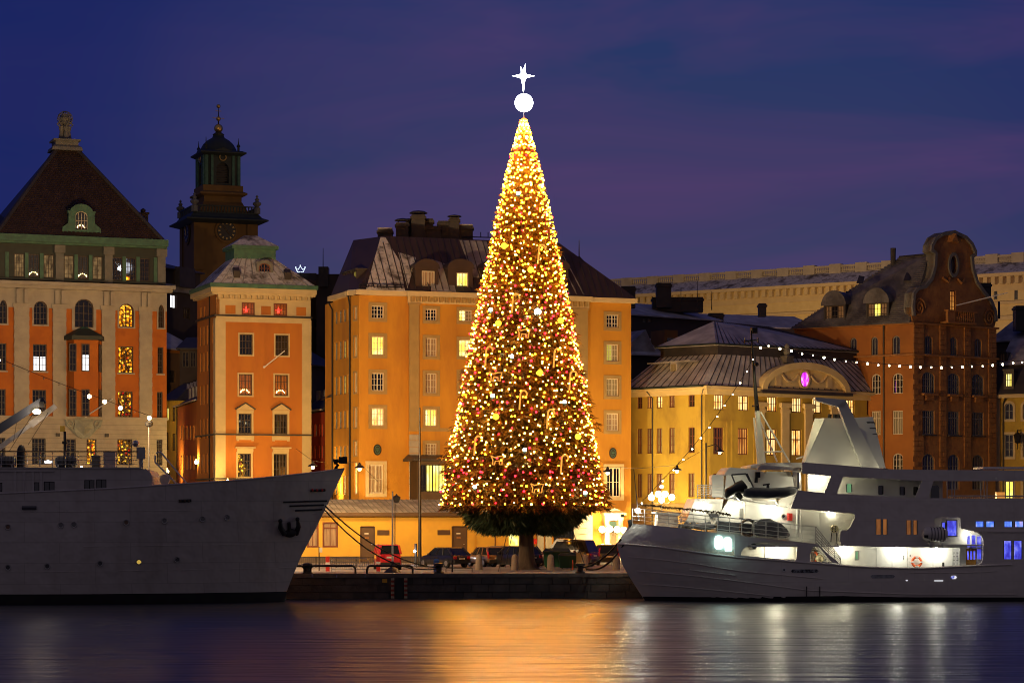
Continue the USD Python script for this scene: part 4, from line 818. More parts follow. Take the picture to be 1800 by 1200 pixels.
h8, f8 = house('narrow red house squeezed into the right alley', 540, 284, 572, 278, 727, 'red_plaster', None, None, depth=7, wins=[(c, c + 3.4, y, y + 22, 'pane_warm' if (c, y) in ((553, 745),) else 'pane_orange' if c > 560 else 'pane_dark', 'frame_dark', 1, 2) for y in (745, 783) for c in (547, 553, 561, 566)])
zt8 = f8.z(572, 720); part(h8, 'roof', hull_of([f8.w(-.3, .5, zt8 - .4), f8.w(f8.L + .3, .5, zt8), f8.w(f8.L + .3, -4, zt8 + 5.0), f8.w(-.3, -4, zt8 + 4.6), f8.w(f8.L, -5, zt8), f8.w(0, -5, zt8 - .4)]), 'roof_black'); part(h8, 'eave_snow', f8.box(0, f8.L, zt8 - .05, zt8 + .1, .3, .6), 'roof_snow_full')
for u in np.linspace(1, f8.L - 1, 4): part(h8, 'dormer', f8.box(u - .4, u + .4, zt8 + .8, zt8 + 2.4, -2.2, -.9), 'roof_snow_thin')
h9, f9 = house('low yellow house with a row of blinds, next to the amber house in the alley', 571, 276, 588, 266.5, 703, 'yellow_plaster', None, None, depth=6, wins=[(c, c + 2.6, y, y + 30, 'pane_blind', 'frame_grey', 1, 2) for y in (728, 785) for c in (573.5, 577.5, 581.5)])
zt9 = f9.z(571, 703); part(h9, 'roof', hull_of([f9.w(-.3, .5, zt9), f9.w(f9.L + .3, .5, zt9), f9.w(f9.L + .3, -4, zt9 + 4), f9.w(-.3, -4, zt9 + 4), f9.w(f9.L, -5, zt9), f9.w(0, -5, zt9)]), 'roof_black')
# lit crown sign far away on a roof
cw = Fac(at(520, 900, 330)[:2], at(536, 900, 330)[:2]); cc, cz0 = cw.u(528), cw.z(528, 478)
hc_, fc_ = house('plain dark block far behind that carries the lit crown sign', 505, 331, 556, 331, 480, 'dark_wall', None, None)
solo('crown_sign', cat([cw.tube([(cc + .62 * a, 0, cz0 + b) for a, b in ((-.6, 0), (-1, .55), (-.5, .3), (0, .75), (.5, .3), (1, .55), (.6, 0), (-.6, 0))], .06, 5)] + [ball(cw.w(cc + .62 * a, 0, cz0 + b), .09, 1) for a, b in ((-1, .62), (0, .84), (1, .62))]), 'glow_crown', 'small white neon crown emblem glowing above the roofs right of the narrow house', 'sign')
solo('sign_mast', cyl(cw.w(cc, .1, cz0 - .6), cw.w(cc, .1, cz0), .05), 'iron', 'short iron mast under the neon crown on the far roof', 'mast')

# ================================================================ palace on the hill, right
P0, P1 = at(1036, 900, 420.0)[:2], at(1840, 900, 374.0)[:2]
P = Fac(P0, P1); hP = thing('royal_palace', 'long pale palace with a stone balustrade along its roof, high behind the right-hand houses', 'palace', P.w(0, 0, QZ), P.ang)
pzt = P.z(1430, 466); pz_ = lambda py: P.z(1330, py)
zcor = P.z(1330, 506)
for c in np.arange(1210, 1800, 36.0):
    if 1480 < c < 1690: continue
    window(hP, P, P.u(c - 3.2), P.u(c + 3.2), P.z(c, 514 if c < 1400 else 508) - 1.6, P.z(c, 514 if c < 1400 else 508), 'pane_dark', 'frame_grey', 1, 1)
wall(hP, P, rect(0, P.L, QZ, zcor), 'yellow_trim'); core(hP, P, 0, P.L, QZ, zcor, 20, 'yellow_trim', .45)
part(hP, 'frieze', cat([P.box(0, P.L, zcor - 2.6, zcor - .6, 0, .12), P.box(0, P.L, zcor - 4.6, zcor - 4.2, 0, .4), P.box(0, P.L, zcor - 7.0, zcor - 6.4, 0, .5)]), 'trim_cream')
part(hP, 'modillion_row', dentils(P, 0, P.L, zcor - 1.6, zcor - .5, .1, .9, 1.25, .5), 'trim_cream')
part(hP, 'cornice', P.box(-.5, P.L, zcor - .5, zcor, 0, 1.4), 'trim_cream')
part(hP, 'roof_skirt', hull_of([P.w(0, 1.4, zcor), P.w(P.L, 1.4, zcor), P.w(P.L, -2, zcor + 1.9), P.w(0, -2, zcor + 1.9), P.w(0, -2, zcor), P.w(P.L, -2, zcor)]), 'roof_snow')
bz0, bz1 = zcor + 1.5, pzt
part(hP, 'balustrade_base', P.box(0, P.L, bz0, bz0 + .5, -2.6, -2.0), 'stone_pale'); part(hP, 'balustrade_rail', P.box(0, P.L, bz1 - .35, bz1, -2.7, -1.9), 'stone_pale')
pxs = list(np.arange(1044, 1840, 46.0))
for i, c in enumerate(pxs):
    u = P.u(c); part(hP, 'pedestal', P.box(u - 1.0, u + 1.0, bz0, bz1 + (.2 if c > 1380 else .05), -2.8, -1.8), 'stone_pale')
    if i + 1 < len(pxs):
        v0, v1 = u + 1.0, P.u(pxs[i + 1]) - 1.0; n = 8
        for k in range(n):
            b = v0 + (v1 - v0) * (k + .5) / n; q = P.w(b, -2.3, 0)
            part(hP, 'baluster', lathe([(.12, bz0 + .5), (.2, bz0 + .75), (.1, bz0 + 1.25), (.14, bz1 - .35)], q, 6), 'stone_pale')
# terraces of dark roofs in front of the palace
h10, f10 = house('dark house with broad snowy roof and wide chimney block, right of amber house', 1104, 312, 1262, 322, 552, 'dark_wall', 'roof_snow_mid', 522, depth=14, inset=2, wins=[(1130, 1136, 560, 566, 'pane_curtain', 'frame_grey', 1, 1), (1139, 1145, 560, 566, 'pane_curtain', 'frame_grey', 1, 1)])
chimney(1154, 1180, 497, 540, 318, 2, par=h10); chimney(1147, 1236, 522, 548, 319, 2, par=h10); chimney(1092, 1117, 503, 540, 309, 2, par=h10)
part(h10, 'aerial', cat([tube([at(c, 545, 317), at(c, t, 317)], [.07, .03], 5) for c, t in ((1226, 493), (1251, 512), (1197, 505))]), 'iron')
h11, f11 = house('long low dark house with thin snow on a straight roof in front of the palace', 1236, 330, 1440, 336, 572, 'dark_wall', 'roof_snow_mid', 545, depth=12, inset=1)
chimney(1334, 1347, 533, 556, 333, 1.5, par=h11); chimney(1246, 1272, 550, 575, 328, 1.5, par=h11)
h12, f12 = house('dark gabled house with small tan gable, left of the two-tiered snowy roof', 1106, 292, 1222, 296, 622, 'dark_wall', 'roof_snow_mid', 588, depth=10, inset=3, wins=[(1196, 1208, 604, 614, 'pane_orange', 'frame_dark', 2, 1)])
part(h12, 'tan_gable', f12.box(f12.u(1166), f12.u(1189), f12.z(1170, 630), f12.z(1170, 580), -3, .3), 'amber_dark'); part(h12, 'tan_gable_window', f12.box(f12.u(1170), f12.u(1182), f12.z(1170, 612), f12.z(1170, 594), .3, .36), 'pane_dark')
part(h12, 'side_gable', hull_of([f12.w(a, o, z) for a, z in ((.2, f12.z(1110, 640)), (4.5, f12.z(1110, 640)), (.2, f12.z(1110, 604)), (2.4, f12.z(1110, 578))) for o in (-.3, -5)]), 'roof_snow_thin')

for i, (ff_, cx, z_, cd, co) in enumerate(((f11, 1262, 24, 1100, (1, .62, .22)), (f11, 1350, 24, 2000, (1, .62, .22)), (f11, 1425, 24, 1900, (1, .62, .24)))):
    u_ = ff_.u(cx); q_ = part(h11, 'eaves_floodlight', ff_.box(u_ - .4, u_ + .4, z_, z_ + .6, -13.4, -12.9), 'iron'); lamp(h11, 'light', ff_.w(u_, -13.6, z_ + .3), cd, co, .4, aim=(.05, .9, .42))
# ================================================================ E: yellow corner house with two-tiered roof and round pediment
ec = at(1239, 900, 266.0)[:2]
EL = Fac(at(1103, 900, 273.5)[:2], ec); EF = Fac(ec, ang=math.radians(38), length=28.4)
hE = thing('yellow_corner_house', 'yellow corner house with two-tiered roof and round pediment with glowing emblem, behind white ship', 'building', (*ec, QZ), EF.ang)
lz = lambda py: EL.z(1236, py); fz = lambda py, px=1262: EF.z(px, py); evE = lz(678)
for c0, c1, pms in ((1120, 1129, ('pane_dark',) + ('pane_blind',) * 2), (1137, 1146, ('pane_orange', 'pane_blind', 'pane_curtain')), (1154, 1164, ('pane_warm', 'pane_blind', 'pane_curtain')), (1176, 1186, ('pane_curtain', 'pane_blind', 'pane_curtain')), (1210, 1221, ('pane_dark', 'pane_dark', 'pane_blind'))):
    for (yt, yb), pm in zip(((693, 714), (750, 795), (831, 873)), pms):
        window(hE, EL, EL.u(c0), EL.u(c1), lz(yb), lz(yt), pm, 'frame_brown', 2, 2 if yt < 700 else 3, mull=.08, fw=.08)
cols = [(1255, 1273), (1298, 1316), (1349, 1366), (1393, 1410), (1428, 1444), (1484, 1502), (1524, 1541)]
up = ['pane_warm', 'pane_warm', 'pane_warm', 'pane_warm', 'pane_warm', 'pane_warm', 'pane_dark']
lo = ['pane_dark', 'pane_orange', 'pane_warm', 'pane_warm', 'pane_warm', 'pane_warm', 'pane_dark']
for (c0, c1), p1_, p2_ in zip(cols, up, lo):
    window(hE, EF, EF.u(c0), EF.u(c1), fz(720), fz(693), p1_, 'frame_brown', 2, 2, mull=.12)
    window(hE, EF, EF.u(c0 - 1), EF.u(c1 - 1), fz(798), fz(751), p2_, 'frame_brown', 2, 1, trans=.62, mull=.12)
    window(hE, EF, EF.u(c0 - 1), EF.u(c1 - 1), fz(876), fz(832), 'pane_dark', 'frame_brown', 2, 1, trans=.62)
wall(hE, EL, rect(0, EL.L, QZ, evE), 'yellow_plaster', 'side_wall'); wall(hE, EF, rect(0, EF.L, QZ, evE), 'yellow_plaster')
foot = [EL.w(0, 0, 0), EL.w(EL.L, 0, 0), EF.w(EF.L, 0, 0), EF.w(EF.L, -10, 0), EL.w(0, -12, 0)]
cen = np.mean(foot, 0)
part(hE, 'rear_walls', hull_of([p * .96 + cen * .04 + np.array([0, .3, z]) for p in foot for z in (QZ, evE)]), 'yellow_plaster')
part(hE, 'cornice', cat([EL.box(-.3, EL.L + .5, evE - .9, evE - .1, 0, .25), EL.box(-.3, EL.L + .8, evE - .35, evE, 0, .7), EF.box(-.3, EF.L + .4, evE - .9, evE - .1, 0, .25), EF.box(-.5, EF.L + .8, evE - .35, evE, 0, .7)]), 'yellow_trim')
part(hE, 'plinth', cat([EL.box(0, EL.L, QZ, lz(884), 0, .12), EF.box(0, EF.L, QZ, lz(884), 0, .12)]), 'trim_grey')
for c in (1336, 1379, 1420, 1466):
    q = part(hE, 'pilaster', EF.box(EF.u(c) - .55, EF.u(c) + .55, QZ, fz(712), 0, .22), 'yellow_trim'); part(q, 'capital', cat([EF.box(EF.u(c) - .8, EF.u(c) + .8, fz(712), fz(704), 0, .4), EF.box(EF.u(c) - .65, EF.u(c) + .65, fz(722), fz(716), 0, .32)]), 'yellow_trim')
for c0, c1 in ((1285, 1328), (1246, 1280)): part(hE, 'panel', EF.poly(rect(EF.u(c0), EF.u(c1), fz(880), fz(738)), 0, .06, [rect(EF.u(c0) + .3, EF.u(c1) - .3, fz(878), fz(741))]), 'yellow_plaster')
pipe(hE, EL, EL.u(1148), QZ, evE - .1, kink=-.8); pipe(hE, EL, EL.L - .35, QZ, evE - .1, kink=.6); pipe(hE, EF, EF.L - .6, QZ, evE - .1, kink=.7)
over = lambda k, z: [p + (p - cen) / np.linalg.norm((p - cen)[:2]) * k + np.array([0, 0, z]) for p in foot]
r1 = over(.9, evE); ins = over(-3.4, 0)
zE1 = H + (900 - 626) * 273 / F; zE2 = zE1 + 1.1; zE3 = H + (900 - 566) * 277 / F
r2 = [p * np.array([1, 1, 0]) + np.array([0, 0, zE1]) for p in over(-4.0, 0)]
part(hE, 'lower_roof', hull_of(r1 + [p + np.array([0, 0, -.12]) for p in r1] + r2), 'roof_snow_mid')
part(hE, 'roof_band', hull_of([p for p in r2] + [p + np.array([0, 0, zE2 - zE1]) for p in r2]), 'roof_black')
r3 = [p * np.array([1, 1, 0]) + np.array([0, 0, zE2]) for p in over(-3.3, 0)]
t0 = at(1254, 900, 276)[:2]; t1 = at(1352, 900, 285)[:2]
part(hE, 'upper_roof', hull_of(r3 + [p + np.array([0, 0, -.15]) for p in r3] + [np.array([*t0, zE3]), np.array([*t1, zE3]), np.array([*(t0 + (0, 2)), zE3]), np.array([*(t1 + (0, 2)), zE3])]), 'roof_snow_mid')
ribs = []
for k in np.linspace(.03, .97, 30):
    a = r1[1] * (1 - k) + r1[2] * k; b = r2[1] * (1 - k) + r2[2] * k; ribs.append(tube([a + (0, 0, .05), b + (0, 0, .05)], .06, 4))
for k in np.linspace(.05, .95, 11):
    a = r1[0] * (1 - k) + r1[1] * k; b = r2[0] * (1 - k) + r2[1] * k; ribs.append(tube([a + (0, 0, .05), b + (0, 0, .05)], .05, 4))
for k in np.linspace(.02, .98, 28):
    a = r3[1] * (1 - k) + r3[2] * k; b = np.array([*t0, zE3]) * (1 - k) + np.array([*t1, zE3]) * k; ribs.append(tube([a + (0, 0, .05), b + (0, 0, .05)], .06, 4))
part(hE, 'roof_seam', cat(ribs), 'roof_black')
part(hE, 'gutter', cat([tube([r1[i] + (0, 0, -.02), r1[i + 1] + (0, 0, -.02)], .14, 6) for i in (0, 1)] + [tube([r3[i], r3[i + 1]], .12, 6) for i in (0, 1)]), 'copper_dark')
ed = Fac(EL.w(0, -1.5, 0), EL.w(EL.L, -1.5, 0)); u_ = ed.u(1184)
part(hE, 'roof_dormer', cat([ed.box(u_ - .5, u_ + .5, evE + .8, ed.z(1184, 634), -3, 0), hull_of([ed.w(u_ + a, o, ed.z(1184, y)) for a, y in ((-3.5, 636), (2.6, 634), (-3.5, 638), (2.6, 637)) for o in (.3, -4)])]), 'roof_snow_thin')
part(hE, 'roof_dormer_window', ed.box(u_ - .35, u_ + .35, evE + 1.1, ed.z(1184, 640), 0, .06), 'pane_blind')
# segmental pediment with emblem
pl_, pr_ = EF.u(1331), EF.u(1486); pc = (pl_ + pr_) / 2; pzb = fz(682); pzt_ = EF.z(1405, 637)
def seg(w, h, n=22): return [(pc + w * math.cos(t), pzb + h * math.sin(t)) for t in np.linspace(math.pi, 0, n)]
Wd = (pr_ - pl_) / 2; hh = pzt_ - pzb
part(hE, 'pediment', EF.poly(seg(Wd - .5, hh - .5), -3, .3), 'yellow_trim'); part(hE, 'pediment_arch', cat([EF.poly(seg(Wd, hh), -.2, .85, [seg(Wd - .75, hh - .75)[::-1]])]), 'yellow_trim')
part(hE, 'pediment_ledge', EF.box(pl_ - .2, pr_ + .2, pzb - .35, pzb - .02, 0, 1.0), 'roof_black')
part(hE, 'pediment_roof', hull_of([EF.w(u, -.25, z - .05) for u, z in seg(Wd, hh, 12)] + [EF.w(u, -6.0, z) for u, z in seg(Wd * .8, hh * .9, 12)]), 'copper_dark', smooth=40)
t = np.linspace(0, 2 * math.pi, 25)[:-1]; ez = pzb + hh * .42
part(hE, 'emblem', EF.poly([(pc + .56 * math.cos(a) * (1 + .05 * math.cos(5 * a)), ez + .76 * math.sin(a)) for a in t], .3, .45), 'glow_magenta')
sw = [EF.tube([(pc + s_ * (.95 + 2.5 * k), .4, ez + .45 - .8 * math.sin(math.pi * k)) for k in np.linspace(0, 1, 9)], .14, 5) for s_ in (-1, 1)] + [EF.box(pc + s_ * 3.9 - .4, pc + s_ * 3.9 + .4, ez - .8, ez + .9, .3, .42) for s_ in (-1, 1)] + [EF.poly([(pc + .82 * math.cos(a), ez + 1.05 * math.sin(a)) for a in t], .3, .5, [[(pc + .62 * math.cos(a), ez + .84 * math.sin(a)) for a in t]])]
part(hE, 'emblem_garland', cat(sw), 'trim_cream')

fq = EF.w(EF.u(1397), -1.2, 0); zq = lambda py: EF.z(1397, py)
part(hE, 'finial', cat([lathe([(.5, zq(637)), (.5, zq(626)), (.62, zq(625)), (.3, zq(623))], fq, sq=True, rot=EF.ang), lathe([(.3, zq(623)), (.42, zq(617)), (.25, zq(611)), (.33, zq(607)), (.05, zq(602))], fq, 8)]), 'stone_grey')
# ================================================================ G: brick-red stone house with curved gable
gc = at(1605, 900, 278.0)[:2]
GF = Fac(gc, ang=math.radians(36.9), length=13.4); gb = gc + 15.2 * np.array([-.8, .6]); GL = Fac(gb, gc)
hG = thing('gabled_stone_house', 'brown-orange stone house with a curved baroque gable and slate mansard roof, right', 'building', (*gc, QZ), GF.ang)
gz = lambda py: GF.z(1622, py)
zg = gz(570)
fc = [(1624.5, 1640.5), (1669.5, 1684), (1712, 1727)]
for i, (c0, c1) in enumerate(fc):
    dd = 3 * i
    window(hG, GF, GF.u(c0 + 1), GF.u(c1 - 1), gz(622), gz(589), 'pane_blue', 'frame_grey', 2, 1, rise=.4, mull=.1)
    w_ = window(hG, GF, GF.u(c0 - 3.5), GF.u(c1 + 3), gz(691), gz(653), 'pane_blue', 'frame_grey', 3, 3, rise=.55, mw=.06)
    part(w_, 'sill', cat([GF.box(GF.u(c0 - 5), GF.u(c1 + 4.5), gz(694.5), gz(691), 0, .45), GF.box(GF.u(c0 + 1), GF.u(c1 - 1), gz(703), gz(694.5), 0, .25)]), 'stone_red')
    w_ = window(hG, GF, GF.u(c0 - 3), GF.u(c1 + 2.5), gz(763), gz(721), 'pane_blue', 'frame_grey', 3, 1, trans=.72)
    part(w_, 'sill', GF.box(GF.u(c0 - 4), GF.u(c1 + 3.5), gz(765.5), gz(763), 0, .3), 'roof_black')
    window(hG, GF, GF.u(c0 - 3), GF.u(c1 + 2.5), gz(860), gz(797), 'pane_blue', 'frame_grey', 2, 3, rise=.7)
wall(hG, GF, rect(0, GF.L, QZ, zg), 'stone_red')
# ashlar: each block of the facade is a stone of its own, slightly proud
holes = GF.holes; blk = []; rg = random.Random(11)
z = gz(820); k = 0
from shapely.ops import unary_union
hu = unary_union([h.buffer(.06) for h in holes])
nst = 0
pil = [(0.0, 1.55), (GF.u(1651), GF.u(1662)), (GF.u(1694), GF.u(1705)), (GF.L - 1.25, GF.L)]
while z < zg - .3 and nst < 290:
    for a, b in pil:
        cuts = [a, b] if k % 2 else [a, a + (b - a) * .45, b]
        for c, d in zip(cuts, cuts[1:]):
            if not hu.intersects(Polygon(rect(c, d, z, z + .52))):
                part(hG, 'ashlar_block', GF.box(c + .02, d - .02, z + .025, z + .545, 0, .16 + rg.uniform(-.02, .02)), 'stone_red'); nst += 1
    z += .57; k += 1
jo = []
for z in np.arange(gz(850), zg, .57):
    jo.append(GF.box(0, GF.L, z - .012, z + .012, .0, .015))
for c0, c1 in ((1503, 1511), (1540, 1548), (1577, 1587)):
    gl = lambda py: GL.z(1595, py)
    window(hG, GL, GL.u(c0 - 8.5), GL.u(c1 - 5), gl(622), gl(589), 'pane_blue', 'frame_grey', 2, 1, rise=.4)
    window(hG, GL, GL.u(c0 - 8), GL.u(c1 + 0), gl(691), gl(655), 'pane_dark', 'frame_white' if c0 > 1530 else 'frame_grey', 3, 3, rise=.45)
    window(hG, GL, GL.u(c0 - 8), GL.u(c1 + 0), gl(763), gl(721), 'pane_blind', 'frame_white', 2, 1, trans=.7)
    window(hG, GL, GL.u(c0 - 8), GL.u(c1 + 0), gl(840), gl(796), 'pane_dark', 'frame_white', 3, 4, rise=.5)
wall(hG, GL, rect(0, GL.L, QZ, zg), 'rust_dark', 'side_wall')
gfoot = [GL.w(0, 0, 0), GL.w(GL.L, 0, 0), GF.w(GF.L, 0, 0), GF.w(GF.L, -12, 0), GL.w(0, -10, 0)]; gcen = np.mean(gfoot, 0)
part(hG, 'rear_walls', hull_of([p * .95 + gcen * .05 + np.array([0, .3, z]) for p in gfoot for z in (QZ, zg)]), 'rust_plaster')
for y in (569, 624): part(hG, 'ledge', cat([GF.box(-.3, GF.L + .2, gz(y + 1.5), gz(y - 1.5), 0, .4), GL.box(0, GL.L + .3, gz(y + 1.5), gz(y - 1.5), 0, .35)]), 'stone_red')
pipe(hG, GL, GL.u(1554), QZ, zg, r=.09)
# the gable
gu = lambda px: GF.u(px); hz = lambda py: GF.z(1677, py)
half = [(1748, 570), (1751, 558), (1749, 540), (1742, 522), (1730, 508), (1718, 492), (1711, 470), (1709, 450), (1714, 447), (1714.5, 438), (1708, 424), (1697, 413), (1683, 408), (1676, 405), (1669, 408), (1655, 411), (1642, 420), (1635, 434), (1634, 446), (1641, 450), (1640, 470), (1634, 492), (1624, 505), (1610, 510), (1603, 520), (1601, 545), (1604, 570)]
gp = [(gu(x), hz(y) - .0) for x, y in half]
GF2 = Fac(GF.w(0, 0, 0), GF.w(GF.L, 0, 0))
window(hG, GF2, gu(1670.5), gu(1680), hz(548), hz(511), 'pane_orange', 'frame_brown', 2, 4, hole=True)
t = np.linspace(0, 2 * math.pi, 21)[:-1]; oc = (gu(1675), hz(466)); ov = [(oc[0] + .58 * math.cos(a), oc[1] + 1.05 * math.sin(a)) for a in t]
GF2.holes.append(Polygon(ov))
wall(hG, GF2, gp, 'stone_red', 'gable', t=.9)
part(hG, 'oval_window', GF2.poly(ov, -.35, -.25), 'pane_blue'); part(hG, 'oval_surround', GF2.poly([(oc[0] + .85 * math.cos(a), oc[1] + 1.4 * math.sin(a)) for a in t], 0, .2, [ov]), 'stone_grey')
big = Polygon(gp); rim = big.difference(big.buffer(-.38))
top = rim.intersection(Polygon(rect(gu(1590), gu(1760), hz(560), hz(395))))
caps = []
for g in getattr(top, 'geoms', [top]):
    if g.area > .05: caps.append(GF.poly(list(g.exterior.coords)[:-1], -1.1, .28, [list(i.coords)[:-1] for i in g.interiors]))
part(hG, 'gable_coping', cat(caps), 'stone_grey')
for cx_, cy_ in ((1615, 545), (1738, 555)):
    a = np.linspace(0, 4.2 * math.pi, 30); part(hG, 'scroll', GF.tube([(gu(cx_) + (.95 - .065 * k) * math.cos(k), .08, hz(cy_) + (1.15 - .08 * k) * math.sin(k)) for k in a], .12, 5), 'stone_red')
part(hG, 'cartouche', cat([hull_of([GF.w(gu(1675) + a, o, hz(y)) for a, o, y in ((-.9, 0, 427), (.9, 0, 427), (-.5, .4, 425), (.5, .4, 425), (0, .5, 412), (-.6, 0, 409), (.6, 0, 409))]), GF.tube([(gu(1656), .1, hz(490)), (gu(1664), .25, hz(497)), (gu(1668), .1, hz(489))], .16, 5), GF.tube([(gu(1682), .1, hz(489)), (gu(1687), .25, hz(497)), (gu(1694), .1, hz(490))], .16, 5)]), 'stone_red')
bl0, bl1 = gu(1652), gu(1702)
part(hG, 'balcony', cat([GF.box(bl0, bl1, hz(570), hz(567), 0, 1.3), GF.box(bl0 - .1, bl1 + .1, hz(549.5), hz(547), .8, 1.35), GF.box(bl0, gu(1665), hz(567), hz(549), .9, 1.25)]), 'stone_red')
for k in range(9): part(hG, 'baluster', lathe([(.12, hz(567)), (.19, hz(562)), (.09, hz(555)), (.13, hz(549.5))], GF.w(gu(1667.5) + (bl1 - gu(1668)) * (k + .3) / 9, 1.08, 0), 6), 'stone_red')
part(hG, 'flagpole', GF.tube([(gu(1677), .4, hz(537)), (gu(1731), 3.4, hz(514))], [.07, .05], 5), 'white_paint')
# slate roof
zr_ = GL.z(1560, 446)
mr = [GL.w(-.3, .5, zg + .1), GL.w(GL.L - .2, .5, zg + .1), GF.w(.4, -.9, zg), GF.w(GF.L - .3, -.9, zg + .1), GF.w(GF.L, -12, zg), GL.w(-.3, -10, zg)]
mt = [GL.w(GL.u(1534) + 1.0, -4.5, zr_), GF.w(gu(1645), -1, zr_), GF.w(gu(1668), -2.5, zr_ + .3), GL.w(GL.u(1534) + 1.0, -6.5, zr_), GF.w(gu(1690), -9, zr_)]
rg_ = part(hG, 'roof', hull_of(mr + mt), 'slate')
sl = []
e0, e1, q0, q1 = GL.w(-.3, .5, zg + .1), GL.w(GL.L - .2, .5, zg + .1), GL.w(GL.u(1534) + 1.0, -4.5, zr_), GF.w(gu(1645), -1, zr_)
for k in np.linspace(.02, .98, 34): sl.append(tube([e0 * (1 - k) + q0 * k + (0, -.02, .05), e1 * (1 - k) + q1 * k + (0, -.02, .05)], .07, 4))
part(rg_, 'slate_courses', cat(sl), 'slate', kind='stuff')
part(hG, 'roof_ridge', cat([tube([mt[0], mt[1]], .2, 6), cyl(at(1570, 470, 284), at(1570, 436, 284), .28, .32, 8)]), 'roof_black')
GD = Fac(GL.w(0, .1, 0), GL.w(GL.L, .1, 0))
for (c0, c1, pms) in ((1448, 1486, ('pane_curtain', 'pane_dark', 'pane_curtain')), (1522, 1562, ('pane_curtain', 'pane_lemon', 'pane_curtain'))):
    a_, b_ = GD.u(c0), GD.u(c1); q = lambda py: GD.z(1540, py)
    window(hG, GD, a_ + .2, b_ - .2, q(561), q(533), pms, 'frame_dark', 3, 3, depth=.15)
    keep = GD.holes; GD.holes = keep[-1:]; wall(hG, GD, arch(a_, b_, q(565), q(509), 1.6, 14), 'roof_black', 'dormer', t=.3); GD.holes = keep
    part(hG, 'dormer_roof', hull_of([GD.w(u, .3, z) for u, z in arch(a_ - .2, b_ + .2, q(528), q(506), 1.7, 12)] + [GD.w(u, -3.8, z) for u, z in ((a_, q(526)), (b_, q(526)), ((a_ + b_) / 2, q(508)))]), 'slate', smooth=50)
    part(hG, 'dormer_body', hull_of([GD.w(u, o, z) for u in (a_ + .1, b_ - .1) for o, z in ((-.3, q(565)), (-.3, q(528)), (-3.6, q(528)))]), 'roof_black')
for c, y in ((1595, 487), (1512, 492)): part(hG, 'roof_hatch', hull_of([at(c + a, y + b, 281.5 - k) for a, b, k in ((-7, 6, 1.2), (5, 6, 1.2), (8, -6, .2), (-2, -8, .2))] + [at(c + a, y + b, 282.5) for a, b in ((-7, 6), (8, -6))]), 'roof_black')

# ================================================================ H: yellow house with dark mansard at the right edge
HF = Fac(at(1750, 900, 287)[:2], at(1870, 900, 283)[:2]); hH = thing('mansard_yellow_house', 'yellow house with a black mansard roof and lit dormer at the right edge', 'building', HF.w(0, 0, QZ), HF.ang)
yz = lambda py: HF.z(1775, py); eh = yz(693)
for c0, c1 in ((1766, 1781), (1798, 1813), (1830, 1845)):
    window(hH, HF, HF.u(c0), HF.u(c1), yz(737), yz(708), 'pane_blue', 'frame_grey', 2, 2, rise=.4, trim=('trim_cream', .25))
    window(hH, HF, HF.u(c0), HF.u(c1), yz(803), yz(763), 'pane_blue', 'frame_grey', 2, 3, trim=('trim_cream', .25))
    window(hH, HF, HF.u(c0), HF.u(c1), yz(890), yz(845), 'pane_lemon', 'frame_grey', 2, 3, trim=('trim_cream', .25))
wall(hH, HF, rect(0, HF.L, QZ, eh), 'yellow_plaster'); core(hH, HF, 0, HF.L, QZ, eh, 12, 'yellow_plaster', .45)
part(hH, 'cornice', cat([HF.box(-.2, HF.L, eh - .4, eh, 0, .6), HF.box(0, .55, QZ, eh - .4, 0, .12)]), 'trim_cream'); pipe(hH, HF, .95, QZ, eh - .1, kink=.5, r=.09)
zh1 = yz(640); zh2 = yz(590)
part(hH, 'roof', hull_of([HF.w(-.3, .7, eh), HF.w(HF.L, .7, eh), HF.w(HF.L, -1.6, zh1), HF.w(.0, -1.6, zh1), HF.w(0, -8, eh), HF.w(HF.L, -8, eh), HF.w(0, -8, zh1), HF.w(HF.L, -8, zh1)]), 'roof_black')
part(hH, 'upper_roof', hull_of([HF.w(0, -1.3, zh1), HF.w(HF.L, -1.3, zh1), HF.w(HF.L, -5.5, zh2), HF.w(0, -5.5, zh2), HF.w(0, -9, zh1), HF.w(HF.L, -9, zh1)]), 'roof_snow_thin')
HD = Fac(HF.w(0, .3, 0), HF.w(HF.L, .3, 0)); window(hH, HD, HD.u(1767), HD.u(1779), yz(680), yz(656), 'pane_lemon', 'frame_dark', 3, 2, depth=.12)
wall(hH, HD, rect(HD.u(1764), HD.u(1782), yz(684), yz(652)), 'roof_black', 'dormer', t=.2); part(hH, 'dormer_body', HD.box(HD.u(1764.5), HD.u(1781.5), yz(683), yz(653), -2.2, -.2), 'roof_black')
part(hH, 'dormer_roof', HD.box(HD.u(1763), HD.u(1783), yz(652), yz(649), -2.4, .15), 'roof_black')
HU = Fac(HF.w(0, -1.9, 0), HF.w(HF.L, -1.9, 0)); window(hH, HU, HU.u(1757), HU.u(1767), yz(634), yz(618), 'pane_curtain', 'frame_dark', 1, 1, depth=.1); wall(hH, HU, arch(HU.u(1753), HU.u(1771), yz(640), yz(613), .5), 'roof_black', 'dormer', t=.25); part(hH, 'dormer_body', HU.box(HU.u(1754), HU.u(1770), yz(640), yz(616), -2, -.25), 'roof_black')
h13, f13 = house('steep dark roofs with streaks of snow behind the right-edge mansard house', 1744, 305, 1850, 300, 600, 'dark_wall', 'roof_snow_thin', 555, depth=10, inset=1); chimney(1786, 1830, 537, 580, 302, 2, par=h13); chimney(1718, 1742, 497, 560, 300, 2, par=h13); lamp(h13, 'light', f13.w(4, -11.5, 24), 2400, (1, .60, .44), .4, aim=(.05, .9, .42)); part(h13, 'eaves_floodlight', f13.box(3.6, 4.4, 23.7, 24.3, -11.3, -10.8), 'iron'); part(h13, 'chimney_pot', cyl(at(1756, 560, 303), at(1756, 530, 303), .15, .12), 'roof_black')
